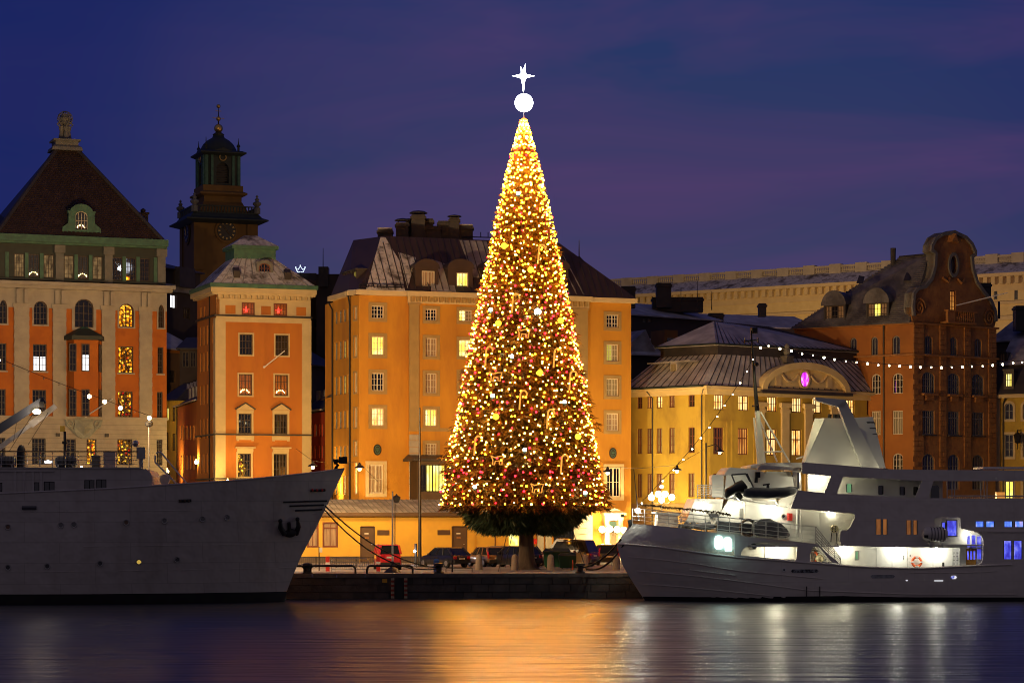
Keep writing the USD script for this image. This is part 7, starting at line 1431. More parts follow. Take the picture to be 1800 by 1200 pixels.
# strakes
def strake(pxs, r=.05, name='rubbing_strake', G=None):
    pts = []
    for x in np.arange(pxs[0][0], pxs[-1][0] + .1, 9.0):
        u, o, z = on_hull(RS, GR, x, np.interp(x, [q[0] for q in pxs], [q[1] for q in pxs]), 2.0); pts.append(RS.w(u, o + .03, z))
    part(hR, name, tube(pts, r, 6), 'yacht_hull', smooth=True)
strake([(1086, 956), (1100, 956), (1120, 957.5), (1155, 960.5), (1205, 967.5), (1255, 974), (1302, 979.5)] + [(x, np.interp(x, [1302, 1425, 1525, 1617, 1725, 1800], [979.5, 989, 997, 999, 993.5, 991])) for x in range(1340, 1800, 40)], .07)
strake([(1104, 978), (1140, 981), (1220, 990), (1300, 1003), (1450, 1017)], .03); strake([(1212, 1001), (1300, 1011.5)], .035); strake([(1120, 1003), (1215, 1011), (1300, 1021), (1420, 1037), (1600, 1044), (1790, 1044)], .035); strake([(1128, 1026), (1200, 1031), (1290, 1040), (1360, 1047)], .03)
strake([(1600, 1006), (1700, 1006), (1760, 1003)], .02)
bt = []
for side in (1, -1):
    rows_ = []
    for z in (-.5, .05, .30):
        ub = np.interp(z, [p[1] for p in stemR][::-1], [p[0] for p in stemR][::-1]); us = np.linspace(0, 1, 40); u = ub + (us ** 1.7) * (42 - ub); o = np.array([hull_point(GR, x, z) for x in u]) + .03; o[0] = 0; rows_.append(RS.to(np.stack([u, side * o, np.full(40, z) + .01 * (u - ub) * (z > .1)], 1)))
    v = np.vstack(rows_); f = []
    for j in range(2):
        for i in range(39): q = j * 40 + i, j * 40 + i + 1, (j + 1) * 40 + i + 1, (j + 1) * 40 + i; f += [(q[0], q[1], q[2]), (q[0], q[2], q[3])]
    bt.append((v, np.array(f)))
part(hR, 'boot_top', cat(bt), 'boot_black', smooth=50)
# lit number sign on the bow: two overexposed characters
for c0, c1, nm in ((1256, 1270, '0'), (1271.5, 1285.5, '9')):
    u0, o0, z0 = on_hull(RS, GU, (c0 + c1) / 2, 957); ua_, ub_ = X(c0, 957, o0)[0], X(c1, 957, o0)[0]; za_, zb_ = X(c0, 968, o0)[1], X(c0, 943.5, o0)[1]
    sh_ = -.16 if nm == '0' else -.2; r_ = (ub_ - ua_) * .36
    pts = [(ua_, za_ + r_), (ua_ + r_ * .3, za_ + r_ * .3), (ua_ + r_, za_)] + ([(ub_ - r_, za_), (ub_ - r_ * .3, za_ + r_ * .3), (ub_, za_ + r_)] if nm == '0' else [(ub_, za_)]) + [(ub_, zb_ - r_), (ub_ - r_ * .3, zb_ - r_ * .3), (ub_ - r_, zb_), (ua_ + r_, zb_), (ua_ + r_ * .3, zb_ - r_ * .3), (ua_, zb_ - r_)]
    if nm == '9': pts[0:3] = [(ua_, za_ + .5), (ua_ + .1, za_ + .42), (ua_ + .12, za_)]
    part(hR, 'lit_character', RS.poly([(a, b + (.12 if nm == '0' else 0)) for a, b in pts], o0 + .05, o0 + .14), 'glow_cyan', label='blurred glowing white character on the bow')
lamp(hR, 'sign_light', RS.w(X(1270, 957, 4)[0], 5.0, X(1270, 957, 4)[1]), 1.6, (.6, 1, .96), .3)
# upper side plating with its big openings
main = [(1402, 861), (1450, 866), (1610, 875), (1960, 876), (1960, 986), (1721, 991), (1726, 987), (1728, 980), (1728.5, 950), (1725, 941), (1718, 936), (1689, 928), (1689, 911), (1686, 909), (1646, 908), (1643, 911), (1643, 962), (1560, 961), (1486, 959), (1479, 957), (1476.5, 950), (1477, 934), (1480, 931.5), (1490, 930.5), (1494, 927), (1502.5, 909), (1502, 904), (1497, 902), (1390, 893)]
wn = [rect(1539.5, 1549.5, 912, 939), rect(1551.5, 1560, 912, 939), rect(1593, 1602, 914, 939), rect(1605, 1613, 914, 939), rect(1714.5, 1730, 916, 925.5), rect(1733, 1748.5, 916, 925.5), rect(1765, 1780.5, 916, 925.5), rect(1783.5, 1800, 916, 925.5), rect(1764, 1779, 950, 982), rect(1781.5, 1797, 950, 982)]
plate('side_plating', main, holes=wn)
for i, r_ in enumerate(wn):
    g = 'pane_orange_dim' if i < 4 else ('pane_cyan' if i < 8 else 'pane_violet'); (a, b), (c, d) = X(r_[0][0], r_[2][1]), X(r_[1][0], r_[0][1])
    za_, zb_ = X(r_[0][0], r_[2][1])[1], X(r_[0][0], r_[0][1])[1]
    w_ = part(hR, 'window', RS.poly(rect(a, c, zb_, za_), BR - .1, BR - .04, [rect(a + .05, c - .05, zb_ + .05, za_ - .05)]), 'rubber'); part(w_, 'pane', RS.box(a, c, zb_, za_, BR - .14, BR - .09), g)
part(hR, 'ledge', RS.ppx([(1712, 932.5), (1960, 934), (1960, 936), (1712, 934.5)], BR + .10, .1), 'yacht_hull')
plate('upper_band', [(1410, 812), (1470, 816.5), (1557, 824), (1640, 825.5), (1960, 827), (1960, 845), (1640, 845), (1607, 844), (1482, 838), (1462, 836.3), (1410, 832)])
plate('slanted_pillar', [(1461, 836), (1482, 837.6), (1471, 868), (1449, 866.5)]); plate('slanted_pillar', [(1620.5, 844.5), (1641, 845), (1631.5, 876.4), (1608, 875.4)])
zup = X(1600, 828)[1]; zmd = X(1600, 878)[1]; zlw = X(1560, 961)[1] + .12
part(hR, 'sun_deck', RS.ppx([(1412, 822), (1557, 829), (1960, 830), (1960, 832), (1557, 832), (1412, 826)], BR - .12, 2 * BR - .3), 'ship_white')
part(hR, 'bridge_deck', RS.ppx([(1404, 872), (1610, 879), (1960, 880), (1960, 884), (1610, 883), (1402, 876)], BR - .12, 2 * BR - .3), 'ship_white')
part(hR, 'deck_head', RS.ppx([(1476, 955.5), (1960, 957), (1960, 960), (1476, 958.5)], BR - .12, 2 * BR - .3), 'ship_white')
# inner walls behind the openings
o1 = BR - 1.35
iw = [rect(1488, 1497, 850, 865), rect(1544.5, 1552, 853, 869), rect(1582, 1590, 855, 870), rect(1606, 1613, 855, 870)]
plate('upper_cabin_wall', [(1420, 828), (1646, 834), (1646, 882), (1420, 876)], 'ship_white', o=o1, t=.1, holes=iw)
for r_, g in zip(iw, ('pane_green', 'pane_dark', 'pane_dark', 'pane_dark')):
    a, b = X(r_[0][0], 860, o1)[0], X(r_[1][0], 860, o1)[0]; c, d = X(r_[0][0], r_[2][1], o1)[1], X(r_[0][0], r_[0][1], o1)[1]
    w_ = part(hR, 'window', RS.poly(rect(a - .03, b + .03, d - .03, c + .03), o1 - .01, o1 + .04, [rect(a + .04, b - .04, d + .04, c - .04)]), 'rubber'); part(w_, 'pane', RS.box(a, b, d, c, o1 - .1, o1 - .06), g)
part(hR, 'cabin_end_wall', RS.box(X(1641, 860, o1)[0], X(1641, 860, o1)[0] + .1, zmd, zup - .2, -BR + 1.2, o1), 'yacht_hull')
part(hR, 'cabin_door', RS.ppx([(1637, 855), (1640, 852.5), (1648, 852.5), (1651, 856), (1651, 876), (1637, 876)], o1 + .35, .08), 'pane_dark')
plate('cabin_side_wall', [(1630, 845), (1657, 845), (1657, 878), (1630, 878)], 'yacht_hull', o=o1 + .25, t=.08)
for px in (1665, 1673, 1678, 1724, 1730, 1735, 1782): part(hR, 'deck_post', RS.tube([(X(px, 860, BR - .3)[0], BR - .3, X(px, 877)[1]), (X(px, 860, BR - .3)[0], BR - .3, X(px, 844)[1])], .04, 5), 'ship_white')
part(hR, 'deck_rail', cat([RS.tube([(X(1668, 0, o)[0], o, X(1700, 871)[1]), (X(1960, 0, o)[0], o, X(1700, 871)[1])], .04, 5) for o in (BR - .3, -BR + .3)]), 'ship_white')
part(hR, 'rail_bars', cat([RS.tube([(X(px, 0, -BR + .3)[0], -BR + .3, X(1700, 877)[1]), (X(px, 0, -BR + .3)[0], -BR + .3, X(1700, 870)[1])], .02, 4) for px in np.arange(1668, 1830, 3.2)]), 'steel', kind='stuff')
part(hR, 'deck_lamp_box', RS.box(X(1752, 0, 1.5)[0], X(1766, 0, 1.5)[0], X(1700, 877)[1], X(1700, 864)[1], 1.0, 1.6), 'pane_orange')
part(hR, 'upper_deck_awning', RS.ppx([(1728, 820), (1960, 820), (1960, 823.5), (1728, 823.5)], BR - .8, 3), 'ship_white')
# main deck wall, lit
o2 = BR - 1.5
plate('main_cabin_wall', [(1440, 900), (1700, 902), (1700, 1010), (1440, 1004)], 'ship_white', o=o2, t=.1, holes=[rect(1655, 1662, 917, 942), rect(1664, 1682, 914, 942), rect(1503, 1509, 968, 983)])
for a_, b_, c_, d_, g in ((1655, 1662, 917, 942, 'pane_violet'), (1664, 1682, 914, 942, 'pane_violet'), (1503, 1509, 968, 983, 'pane_green')):
    w_ = part(hR, 'window', RS.poly(rect(X(a_, 0, o2)[0] - .03, X(b_, 0, o2)[0] + .03, X(a_, d_, o2)[1] - .03, X(a_, c_, o2)[1] + .03), o2 - .02, o2 + .04, [rect(X(a_, 0, o2)[0] + .04, X(b_, 0, o2)[0] - .04, X(a_, d_, o2)[1] + .04, X(a_, c_, o2)[1] - .04)]), 'frame_grey'); part(w_, 'pane', RS.box(X(a_, 0, o2)[0], X(b_, 0, o2)[0], X(a_, d_, o2)[1], X(a_, c_, o2)[1], o2 - .12, o2 - .08), g)
plate('cabin_panel', [(1643, 911), (1689, 911), (1689, 928), (1700, 930), (1700, 962.5), (1643, 962)], 'ship_white', o=BR - .55, t=.08, holes=[rect(1655, 1683, 913, 943)])
plate('stern_lobby_wall', [(1686, 926), (1740, 930), (1740, 1000), (1686, 1000)], 'ship_white', o=BR - .75, t=.08, holes=[rect(1698.5, 1705.5, 937, 961), rect(1708, 1715, 940, 961), rect(1717.5, 1725, 942, 961), rect(1717.5, 1725, 964.5, 982), rect(1698, 1716, 964, 994)])
ob = BR - .8
for a_, b_, c_, d_ in ((1698.5, 1705.5, 937, 961), (1708, 1715, 940, 961), (1717.5, 1725, 942, 961), (1717.5, 1725, 964.5, 982)): part(hR, 'lobby_window', RS.box(X(a_, 0, ob)[0], X(b_, 0, ob)[0], X(a_, d_, ob)[1], X(a_, c_, ob)[1], ob - .08, ob - .03), 'pane_violet')
dr = part(hR, 'lobby_door', RS.ppx([(1698, 964), (1716, 964), (1716, 994), (1698, 994)], ob, .06, holes=[rect(1700, 1703.5, 968, 983), rect(1705.5, 1709, 968, 983), rect(1711, 1714.5, 968, 983)]), 'door_yellow'); part(dr, 'pane', RS.ppx([(1699, 966), (1715, 966), (1715, 984), (1699, 984)], ob - .07, .03), 'pane_violet')
for k in range(4):
    for c in (1682, 1688): part(hR, 'foot_rung', RS.box(X(c - 1.5, 0, BR - .4)[0], X(c + 1.5, 0, BR - .4)[0], X(c, 972 + 6.5 * k, BR - .4)[1], X(c, 970.5 + 6.5 * k, BR - .4)[1], BR - 1.4, BR - 1.28), 'frame_grey')
def lifebuoy(par, px, py, o, r=.36, nm='lifebuoy'):
    u, z = X(px, py, o); p = part(par, nm, xf(ring((0, 0, 0), r, .10, 20, 7), RS.w(u, o, z), RS.ang), 'orange_buoy', smooth=True)
    part(p, 'band', cat([xf(box((r * math.cos(a) - .12, -.11, r * math.sin(a) - .06), (r * math.cos(a) + .12, .11, r * math.sin(a) + .06)), RS.w(u, o, z), RS.ang) for a in (0, math.pi / 2, math.pi, 1.5 * math.pi)]), 'white_paint')
lifebuoy(hR, 1611.5, 987, o2 + .22); lifebuoy(hR, 1428, 978, 2.4, .42)
u, z = X(1441, 981, 3.0); part(hR, 'fender', ball(RS.w(u, 3.0, z), .32, 2), 'fender_cream', smooth=True)
part(hR, 'deck_bollard', RS.box(X(1657, 0, BR - .4)[0], X(1660, 0, BR - .4)[0], X(1658, 998)[1], X(1658, 988, BR - .4)[1], BR - .6, BR - .4), 'rubber')
part(hR, 'wall_plate', cat([RS.box(X(c, 0, o2)[0] - .05, X(c, 0, o2)[0] + .05, X(c, y, o2)[1] - .08, X(c, y, o2)[1] + .08, o2, o2 + .03) for c, y in ((1588, 977), (1588, 981), (1600, 976))]), 'frame_grey')
part(hR, 'wall_seam', cat([RS.box(X(c, 0, o2)[0] - .012, X(c, 0, o2)[0] + .012, X(c, 1000, o2)[1], X(c, 962, o2)[1], o2, o2 + .012) for c in (1540, 1568, 1595, 1640, 1675)]), 'frame_grey')
# opening A with stair behind
plate('stair_lobby_wall', [(1385, 885), (1510, 895), (1510, 1000), (1385, 990)], 'ship_white', o=o2 - .6, t=.1, holes=[])
def stair(px0, py0, px1, py1, o, w, n, mat='ship_white', name='stair'):
    u0, z0 = X(px0, py0, o); u1, z1 = X(px1, py1, o); m = []
    for s in (0, w): m.append(hull_of([RS.w(u0, o - s + a, z0 + b) for a in (0, .05) for b in (0, .2)] + [RS.w(u1, o - s + a, z1 + b) for a in (0, .05) for b in (0, .2)]))
    for k in range(n): t = (k + .5) / n; m.append(RS.box(u0 + (u1 - u0) * t - .13, u0 + (u1 - u0) * t + .13, z0 + (z1 - z0) * t + .08, z0 + (z1 - z0) * t + .12, o - w, o))
    return part(hR, name, cat(m), mat)
stair(1424, 930, 1444, 903, 2.0, .8, 8)
rft = part(hR, 'rescue_drum', RS.tube([(X(1466, 0, 2.8)[0], 2.5, X(1466, 929, 2.8)[1]), (X(1466, 0, 2.8)[0], 3.1, X(1466, 929, 2.8)[1])], .30, 14), 'fender_cream', smooth=40); part(rft, 'stand', cat([RS.tube([(X(1466 + a, 0, 2.8)[0], 2.8, X(1466, 935, 2.8)[1]), (X(1466 + a * 1.4, 0, 2.8)[0], 2.8, X(1466, 952, 2.8)[1])], .04, 5) for a in (-4, 4)]), 'rubber'); part(rft, 'marks', cat([ball(RS.w(X(1466 + a, 0, 3.1)[0], 3.1, X(1466, 929 + b, 3.1)[1]), .05, 1) for a in (-2.5, 2.5) for b in (-4, 0, 4)]), 'rubber')
part(hR, 'locker', RS.box(X(1470, 0, 2.4)[0], X(1475, 0, 2.4)[0], X(1470, 952, 2.4)[1], X(1470, 932, 2.4)[1], 2.2, 2.5), 'wood')
# life raft canister on the side
a_, b_ = X(1622, 937, BR + .4)[0], X(1664, 937, BR + .4)[0]; zc_ = X(1640, 938.5, BR + .4)[1]
cn = part(hR, 'liferaft', RS.tube([(a_, BR + .4, zc_ + .05), (a_ + .25, BR + .4, zc_ + .03), (b_ - .3, BR + .4, zc_ - .03), (b_, BR + .4, zc_ - .05)], [.36, .55, .55, .4], 14), 'yacht_hull', smooth=40)
part(cn, 'strap', cat([RS.tube([(x - .03, BR + .4, zc_), (x + .03, BR + .4, zc_)], .575, 14) for x in np.linspace(a_ + .6, b_ - .3, 5)]), 'canvas'); part(cn, 'cradle', cat([RS.tube([(x, BR + .5, zc_ - .4), (x + .25, BR, zc_ - 1.0)], .06, 5) for x in (a_ + .5, b_ - .5)]), 'steel'); part(cn, 'label_plate', RS.box(a_ + .02, a_ + .3, zc_ - .3, zc_ - .05, BR + .75, BR + .95), 'rubber')
# hull slots and scuppers
for px0, px1, py, m in ((1390, 1439, 1003, 'slot_grey'), (1530, 1573, 1012.5, 'slot_pale'), (1671, 1682, 1014, 'slot_blue'), (1642, 1658, 1020, 'glow_slot'), (1592, 1596, 1019.5, 'glow_slot')):
    z_ = X((px0 + px1) / 2, py)[1]; hh_ = .13 if px1 - px0 > 12 and m != 'glow_slot' else .035 if m == 'glow_slot' else .12
    if m == 'slot_grey': z_ += 0
    ua_, ub_ = X(px0, py)[0], X(px1, py)[0]; o_ = hull_point(GR, ua_, z_); q = part(hR, 'hull_slot', RS.poly([(ua_ + hh_, z_ - hh_), (ub_ - hh_, z_ - hh_), (ub_, z_), (ub_ - hh_, z_ + hh_), (ua_ + hh_, z_ + hh_), (ua_, z_)], o_ - .02, o_ + .03), m)
u, o, z = on_hull(RS, GR, 1378, 1001); rim(RS, u, o + .02, z, .11, 'white_paint', 'pane_dark', hR, 'eye_plate')
for px in (1418, 1441): part(hR, 'drain_stain', RS.box(X(px, 0)[0] - .03, X(px, 0)[0] + .03, X(px, 1048)[1], X(px, 1030)[1], BR * .985, BR + .012), 'rubber')
# opening 1 interior
plate('well_wall', [(1296, 945), (1425, 955), (1425, 1000), (1296, 992)], 'ship_white', o=2.6, t=.08)
part(hR, 'well_light_panel', RS.box(X(1344, 0, 2.6)[0], X(1396, 0, 2.6)[0], X(1350, 982, 2.6)[1], X(1350, 958, 2.6)[1], 2.6, 2.66), 'ship_white')
u, z = X(1325, 960, 2.7); rim(RS, u, 2.66, z, .22, 'frame_grey', 'pane_dark', hR)
stair(1432, 962, 1462, 990, 3.2, .9, 7)
# forward superstructure
def block(name, pxs, o_near, o_far, mat='ship_white', label=None): return part(hR, name, RS.ppx(pxs, o_near, o_near - o_far, ()), mat, label=label)
block('forward_house', [(1222, 876), (1272, 876.5), (1264, 920), (1205, 918)], 2.2, -2.2); block('forward_locker', [(1244, 884), (1260, 885), (1260, 902), (1244, 901)], 2.6, 2.2)
block('winch_pedestal', [(1247, 902), (1263, 902.5), (1261, 909), (1248, 908)], 2.7, 2.3, 'canvas'); block('winch_pedestal', [(1250, 909), (1258, 909), (1257, 928), (1251, 928)], 2.6, 2.4, 'yacht_hull')
block('wheelhouse_base', [(1282, 876), (1390, 893), (1500, 903), (1500, 960), (1262, 938), (1264, 905)], 2.3, -2.8)
block('wheelhouse_side', [(1277, 835), (1300, 828), (1345, 832), (1395, 838), (1402, 861), (1390, 894), (1282, 878), (1272, 876)], 2.0, -2.4)
dr = block('side_door', [(1300, 893), (1307.5, 893.5), (1307, 910), (1300, 909)], 2.36, 2.28, 'frame_grey'); 
block('house_panel', [(1307.5, 882), (1310, 882), (1309, 912), (1307, 911)], 2.36, 2.28, 'yacht_hull')
block('red_box', [(1386, 901), (1393, 901.5), (1393, 915), (1386, 914.5)], 2.9, 2.35, 'red_paint', 'red equipment box'); u, z = X(1377.5, 907, 2.4); rim(RS, u, 2.36, z, .15, 'frame_grey', 'pane_dark', hR)
part(hR, 'hydraulic_post', RS.tube([(X(1403, 0, 3.2)[0], 3.2, X(1403, 945, 3.2)[1]), (X(1403, 0, 3.2)[0], 3.2, X(1403, 895, 3.2)[1])], .19, 10), 'ship_white', smooth=True)
block('white_cabinet', [(1251, 836), (1254, 834), (1270, 834), (1272, 836), (1272, 874), (1251, 874)], 1.9, .6); part(hR, 'cabinet_vent', cat([RS.box(X(1252, 0, 1.9)[0], X(1272, 0, 1.9)[0], X(1260, y + .7, 1.9)[1], X(1260, y, 1.9)[1], 1.9, 1.93) for y in (852, 857, 862, 867)]), 'yacht_hull')
block('cabin_awning', [(1274, 833), (1278, 826), (1284, 821), (1330, 825), (1345, 830), (1340, 840), (1272, 834.5)], 2.3, -2.2)
block('wheelhouse_front', [(1346, 828), (1390, 828), (1398, 861), (1346, 861)], 1.2, -1.0)
rl = [RS.tube([(X(1225, 0, 1.8)[0], 1.8, X(1225, y, 1.8)[1]), (X(1250, 0, 1.8)[0], 1.8, X(1250, y, 1.8)[1])], .03, 4) for y in (852, 856, 860, 864, 868, 872)] + [RS.tube([(X(c, 0, 1.8)[0], 1.8, X(c, 851, 1.8)[1]), (X(c, 0, 1.8)[0], 1.8, X(c, 876, 1.8)[1])], .035, 4) for c in (1226, 1236, 1241, 1249)]
part(hR, 'house_railing', cat(rl), 'ship_white')
# davit, crane arm and tender
part(hR, 'davit', cat([RS.ppx([(1331, 822), (1336, 818), (1408, 821), (1408, 828), (1395, 827), (1392, 826.5), (1337, 825), (1333, 828)], 3.4, .3), RS.ppx([(1393, 822), (1408, 821.5), (1409, 862), (1398, 862)], 3.4, .3)]), 'yacht_hull')
part(hR, 'davit_ram', RS.tube([(X(1404, 0, 3.6)[0], 3.6, X(1404, 830, 3.6)[1]), (X(1404, 0, 3.6)[0], 3.6, X(1404, 858, 3.6)[1])], .12, 8), 'steel')
part(hR, 'davit_hook', cat([RS.box(X(1328, 0, 3.4)[0], X(1336, 0, 3.4)[0], X(1330, 839, 3.4)[1], X(1330, 829, 3.4)[1], 3.1, 3.5), RS.tube([(X(1329, 0, 3.3)[0], 3.3, X(1329, 848, 3.3)[1]), (X(1330, 0, 3.3)[0], 3.3, X(1330, 838, 3.3)[1])], .14, 6)]), 'rubber')
for (x0, y0, x1, y1) in ((1286, 834, 1293, 852), (1286, 834, 1311, 832), (1313, 832, 1326, 860), (1311, 832, 1318, 846)): part(hR, 'lifting_strut', RS.tube([(X(x0, 0, 3.2)[0], 3.2, X(x0, y0, 3.2)[1]), (X(x1, 0, 3.2)[0], 3.2, X(x1, y1, 3.2)[1])], .06, 5), 'canvas')
ot = 3.4; Tn = lambda px, py, o=0: RS.w(X(px, 0, ot + o)[0], ot + o, X(px, py, ot + o)[1])
td = thing('covered_tender', 'grey inflatable boat with covered outboard hung on the white ship davit', 'boat', Tn(1350, 875))
for o_ in (.6, -.6): part(td, 'tube', tube([Tn(1309, 872, o_), Tn(1312, 867, o_), Tn(1322, 865.5, o_), Tn(1350, 866.5, o_), Tn(1378, 865, o_ * .9), Tn(1393, 861.5, o_ * .5), Tn(1400, 859, 0)], [.16, .38, .43, .43, .41, .34, .16], 10), 'canvas', smooth=50)
part(td, 'hull', hull_of([Tn(1312, 870, .5), Tn(1312, 870, -.5), Tn(1385, 868, .4), Tn(1385, 868, -.4), Tn(1325, 880, 0), Tn(1368, 880, 0), Tn(1395, 866, 0)]), 'yacht_hull')
part(td, 'outboard', cat([tube([Tn(1276, 874), Tn(1281, 866), Tn(1290, 861), Tn(1300, 857), Tn(1309, 850)], [.18, .42, .40, .52, .40], 9), tube([Tn(1296, 868), Tn(1303, 876)], [.3, .22], 7)]), 'boot_black', smooth=50)
part(td, 'console', cat([hull_of([Tn(1346, 864, a) for a in (-.3, .3)] + [Tn(1353, 864, a) for a in (-.3, .3)] + [Tn(1348, 850, a) for a in (-.25, .25)] + [Tn(1352, 850, a) for a in (-.25, .25)]), tube([Tn(1341, 852), Tn(1353, 850)], .06, 5)]), 'boot_black'); part(td, 'keel_block', hull_of([Tn(1363, 874, .2), Tn(1368, 876, -.2), Tn(1368, 887, .2), Tn(1362, 883, -.2), Tn(1369, 872, 0)]), 'fender_cream')
# boat under canvas on the fore deck, coil, boxes
cb = hull_of([RS.w(X(px, 0, 3.2)[0], 3.2 + o, X(px, py, 3.2)[1]) for px, py, o in ((1322, 926, .5), (1326, 917, 0), (1336, 912.5, .3), (1350, 912, .3), (1356, 917, .4), (1372, 920, .4), (1386, 932, .2), (1389, 941, .1), (1380, 944, .6), (1330, 941, .6), (1321, 936, .5), (1336, 913, -.8), (1352, 913, -.8), (1380, 930, -.8), (1325, 936, -.8))])
m_ = trimesh.Trimesh(*cb).subdivide_to_size(.25); vv = np.asarray(m_.vertices); vv = vv + (__import__('meshkit').noise(vv * 2.2)[:, None] - .5) * .18
solo('covered_boat', (vv, np.asarray(m_.faces)), 'canvas', 'boat shape under a grey tarpaulin on the white ship side deck', 'boat', smooth=60)
part(hR, 'deck_chest', RS.ppx([(1264, 915), (1322, 920), (1320, 938), (1262, 932)], 3.0, .9), 'canvas'); u, z = X(1316, 927, 3.4); part(hR, 'rope_coil', xf(cat([ring((0, 0, 0), .62, .10, 18, 6), ring((0, .16, 0), .6, .10, 18, 6)]), RS.w(u, 3.2, z), RS.ang), 'bark', smooth=True)
for px, w_ in ((1211, .6), (1238, 1.0), (1199, .4)): u, z = X(px, 926, 2.4); part(hR, 'deck_gear', cat([ball(RS.w(u, 2.4, z + .05), .42 * (.6 + w_ * .6), 1, (1.5 * w_ + .4, .8, .6)), ball(RS.w(u + .4, 2.2, z + .2), .25, 1)]), 'canvas')
part(hR, 'windlass', cat([RS.ppx([(1157, 902), (1191, 905), (1193, 926), (1155, 924)], 1.2, 1.8)]), 'yacht_hull', label='broad pale windlass housing'); part(hR, 'windlass_top', RS.ppx([(1152, 899), (1196, 902), (1196, 906), (1152, 903)], 1.4, 2.2), 'ship_white')
# rails around the fore deck
rx = [(1109, 893), (1150, 896), (1200, 902), (1262, 908), (1330, 914), (1380, 920), (1432, 925)]
def rail_pt(px, py):
    o = 3.2
    for _ in range(5): u, z = X(px, py, o); o = hull_point(GU, u, upR(u)) if u < uo else BR - .06
    return u, max(o - .05, .05), z
for fz_ in (0, .25, .5, .75):
    pts = []
    for px in np.linspace(1112, 1432, 22):
        y = np.interp(px, [p[0] for p in rx], [p[1] for p in rx]); yb_ = np.interp(px, [1107, 1185, 1267, 1382, 1435], [919, 926, 937, 950, 955]); pts.append(RS.w(*rail_pt(px, y + (yb_ - y) * fz_)))
    part(hR, 'railing', tube(pts, .035 if fz_ == 0 else .022, 5), 'ship_white')
for px in np.linspace(1112, 1432, 16):
    y = np.interp(px, [p[0] for p in rx], [p[1] for p in rx]); u, o, z = rail_pt(px, y); part(hR, 'rail_post', RS.tube([(u, o, upR(u) - .1), (u, o, z)], .03, 5), 'ship_white')
sr = []
for k in range(6): sr.append(RS.tube([(X(1434, 0, BR)[0], BR - .05, X(1434, 925 + 5.5 * k)[1]), (X(1478, 0, BR)[0], BR - .05, X(1478, 980 + (3.2 * k))[1])], .03, 5))
for k in np.linspace(0, 1, 5): sr.append(RS.tube([(X(1434 + 44 * k, 0, BR)[0], BR - .05, X(1434, 925 + 55 * k)[1]), (X(1434 + 44 * k, 0, BR)[0], BR - .05, X(1434, 955 + 41 * k)[1])], .03, 5))
part(hR, 'stair_railing', cat(sr), 'steel')
gl_ = []
rg2 = random.Random(4)
for px in np.linspace(1124, 1284, 150):
    y = np.interp(px, [1124, 1180, 1240, 1284], [890, 896, 902, 908]) + rg2.uniform(-1, 1); u, o, z = rail_pt(px, y - 2); q = RS.w(u, o + .05, z + .1); d = np.array([rg2.uniform(-.2, .2), rg2.uniform(-.15, .15), rg2.uniform(-.22, .12)]); gl_.append(tube([q, q + d], [.06, .01], 4))
solo('spruce_garland', cat(gl_), 'needles', 'dark spruce garland strung along the white ship bow railing', 'garland', kind=None)
part(hR, 'jackstaff', RS.tube([(X(1123, 0, 0)[0], 0, X(1123, 915, 0)[1]), (X(1114, 0, 0)[0], 0, X(1114, 824, 0)[1])], [.05, .03], 5), 'iron')
u, z = X(1121, 897, 0); part(hR, 'bow_lamp', ball(RS.w(u, 0, z), .22, 2), 'glow_ship'); lamp(hR, 'light', RS.w(u, .5, z), 30, (.95, 1, .85), .1)
part(hR, 'bow_roller', cat([RS.ppx([(1104, 914), (1110, 912), (1112, 926), (1107, 929)], .2, .4), RS.tube([(X(1106, 0)[0] - .0, -.2, X(1106, 906, 0)[1]), (X(1106, 0)[0], .2, X(1106, 906, 0)[1])], .15, 6)]), 'rubber')
# mast
ms = []
part(hR, 'mast', RS.tube([(X(1340, 0, 0)[0], 0, X(1340, 826, 0)[1]), (X(1331, 0, 0)[0], 0, X(1331, 722, 0)[1])], [.36, .20], 10), 'ship_white', smooth=True)
part(hR, 'topmast', RS.tube([(X(1331, 0, 0)[0], 0, X(1331, 724, 0)[1]), (X(1325, 0, 0)[0], 0, X(1325, 650, 0)[1]), (X(1320, 0, 0)[0], 0, X(1320, 575, 0)[1])], [.20, .11, .05], 8), 'iron', smooth=True)
part(hR, 'mast_fittings', cat([RS.box(X(1322, 0, 0)[0], X(1331, 0, 0)[0], X(1326, 586, 0)[1], X(1326, 576, 0)[1], -.2, .2), RS.tube([(X(1309, 0, 0)[0], 0, X(1309, 600, 0)[1]), (X(1333, 0, 0)[0], 0, X(1333, 597, 0)[1])], .06, 5), RS.tube([(X(1309, 0, 0)[0], 0, X(1309, 603, 0)[1]), (X(1309, 0, 0)[0], 0, X(1309, 594, 0)[1])], .05, 5), RS.tube([(X(1333, 0, 0)[0], 0, X(1335, 602, 0)[1]), (X(1333, 0, 0)[0], 0, X(1333, 594, 0)[1])], .05, 5), RS.tube([(X(1324, 0, 0)[0], -.3, X(1324, 713, 0)[1]), (X(1332, 0, 0)[0], .3, X(1332, 713, 0)[1])], .08, 5)]), 'iron')
for (x0, y0, x1, y1, o_) in ((1337, 724, 1388, 812, 1.4), (1336, 740, 1366, 811, -1.2), (1325, 734, 1333, 818, 1.2)): part(hR, 'mast_stay', RS.tube([(X(x0, 0, 0)[0], 0, X(x0, y0, 0)[1]), (X(x1, 0, o_)[0], o_, X(x1, y1, o_)[1])], .07, 6), 'ship_white')
part(hR, 'stay_bar', RS.tube([(X(1344, 0, 0)[0], 0, X(1344, 794, 0)[1]), (X(1376, 0, .8)[0], .8, X(1376, 793, .8)[1])], .06, 5), 'ship_white')
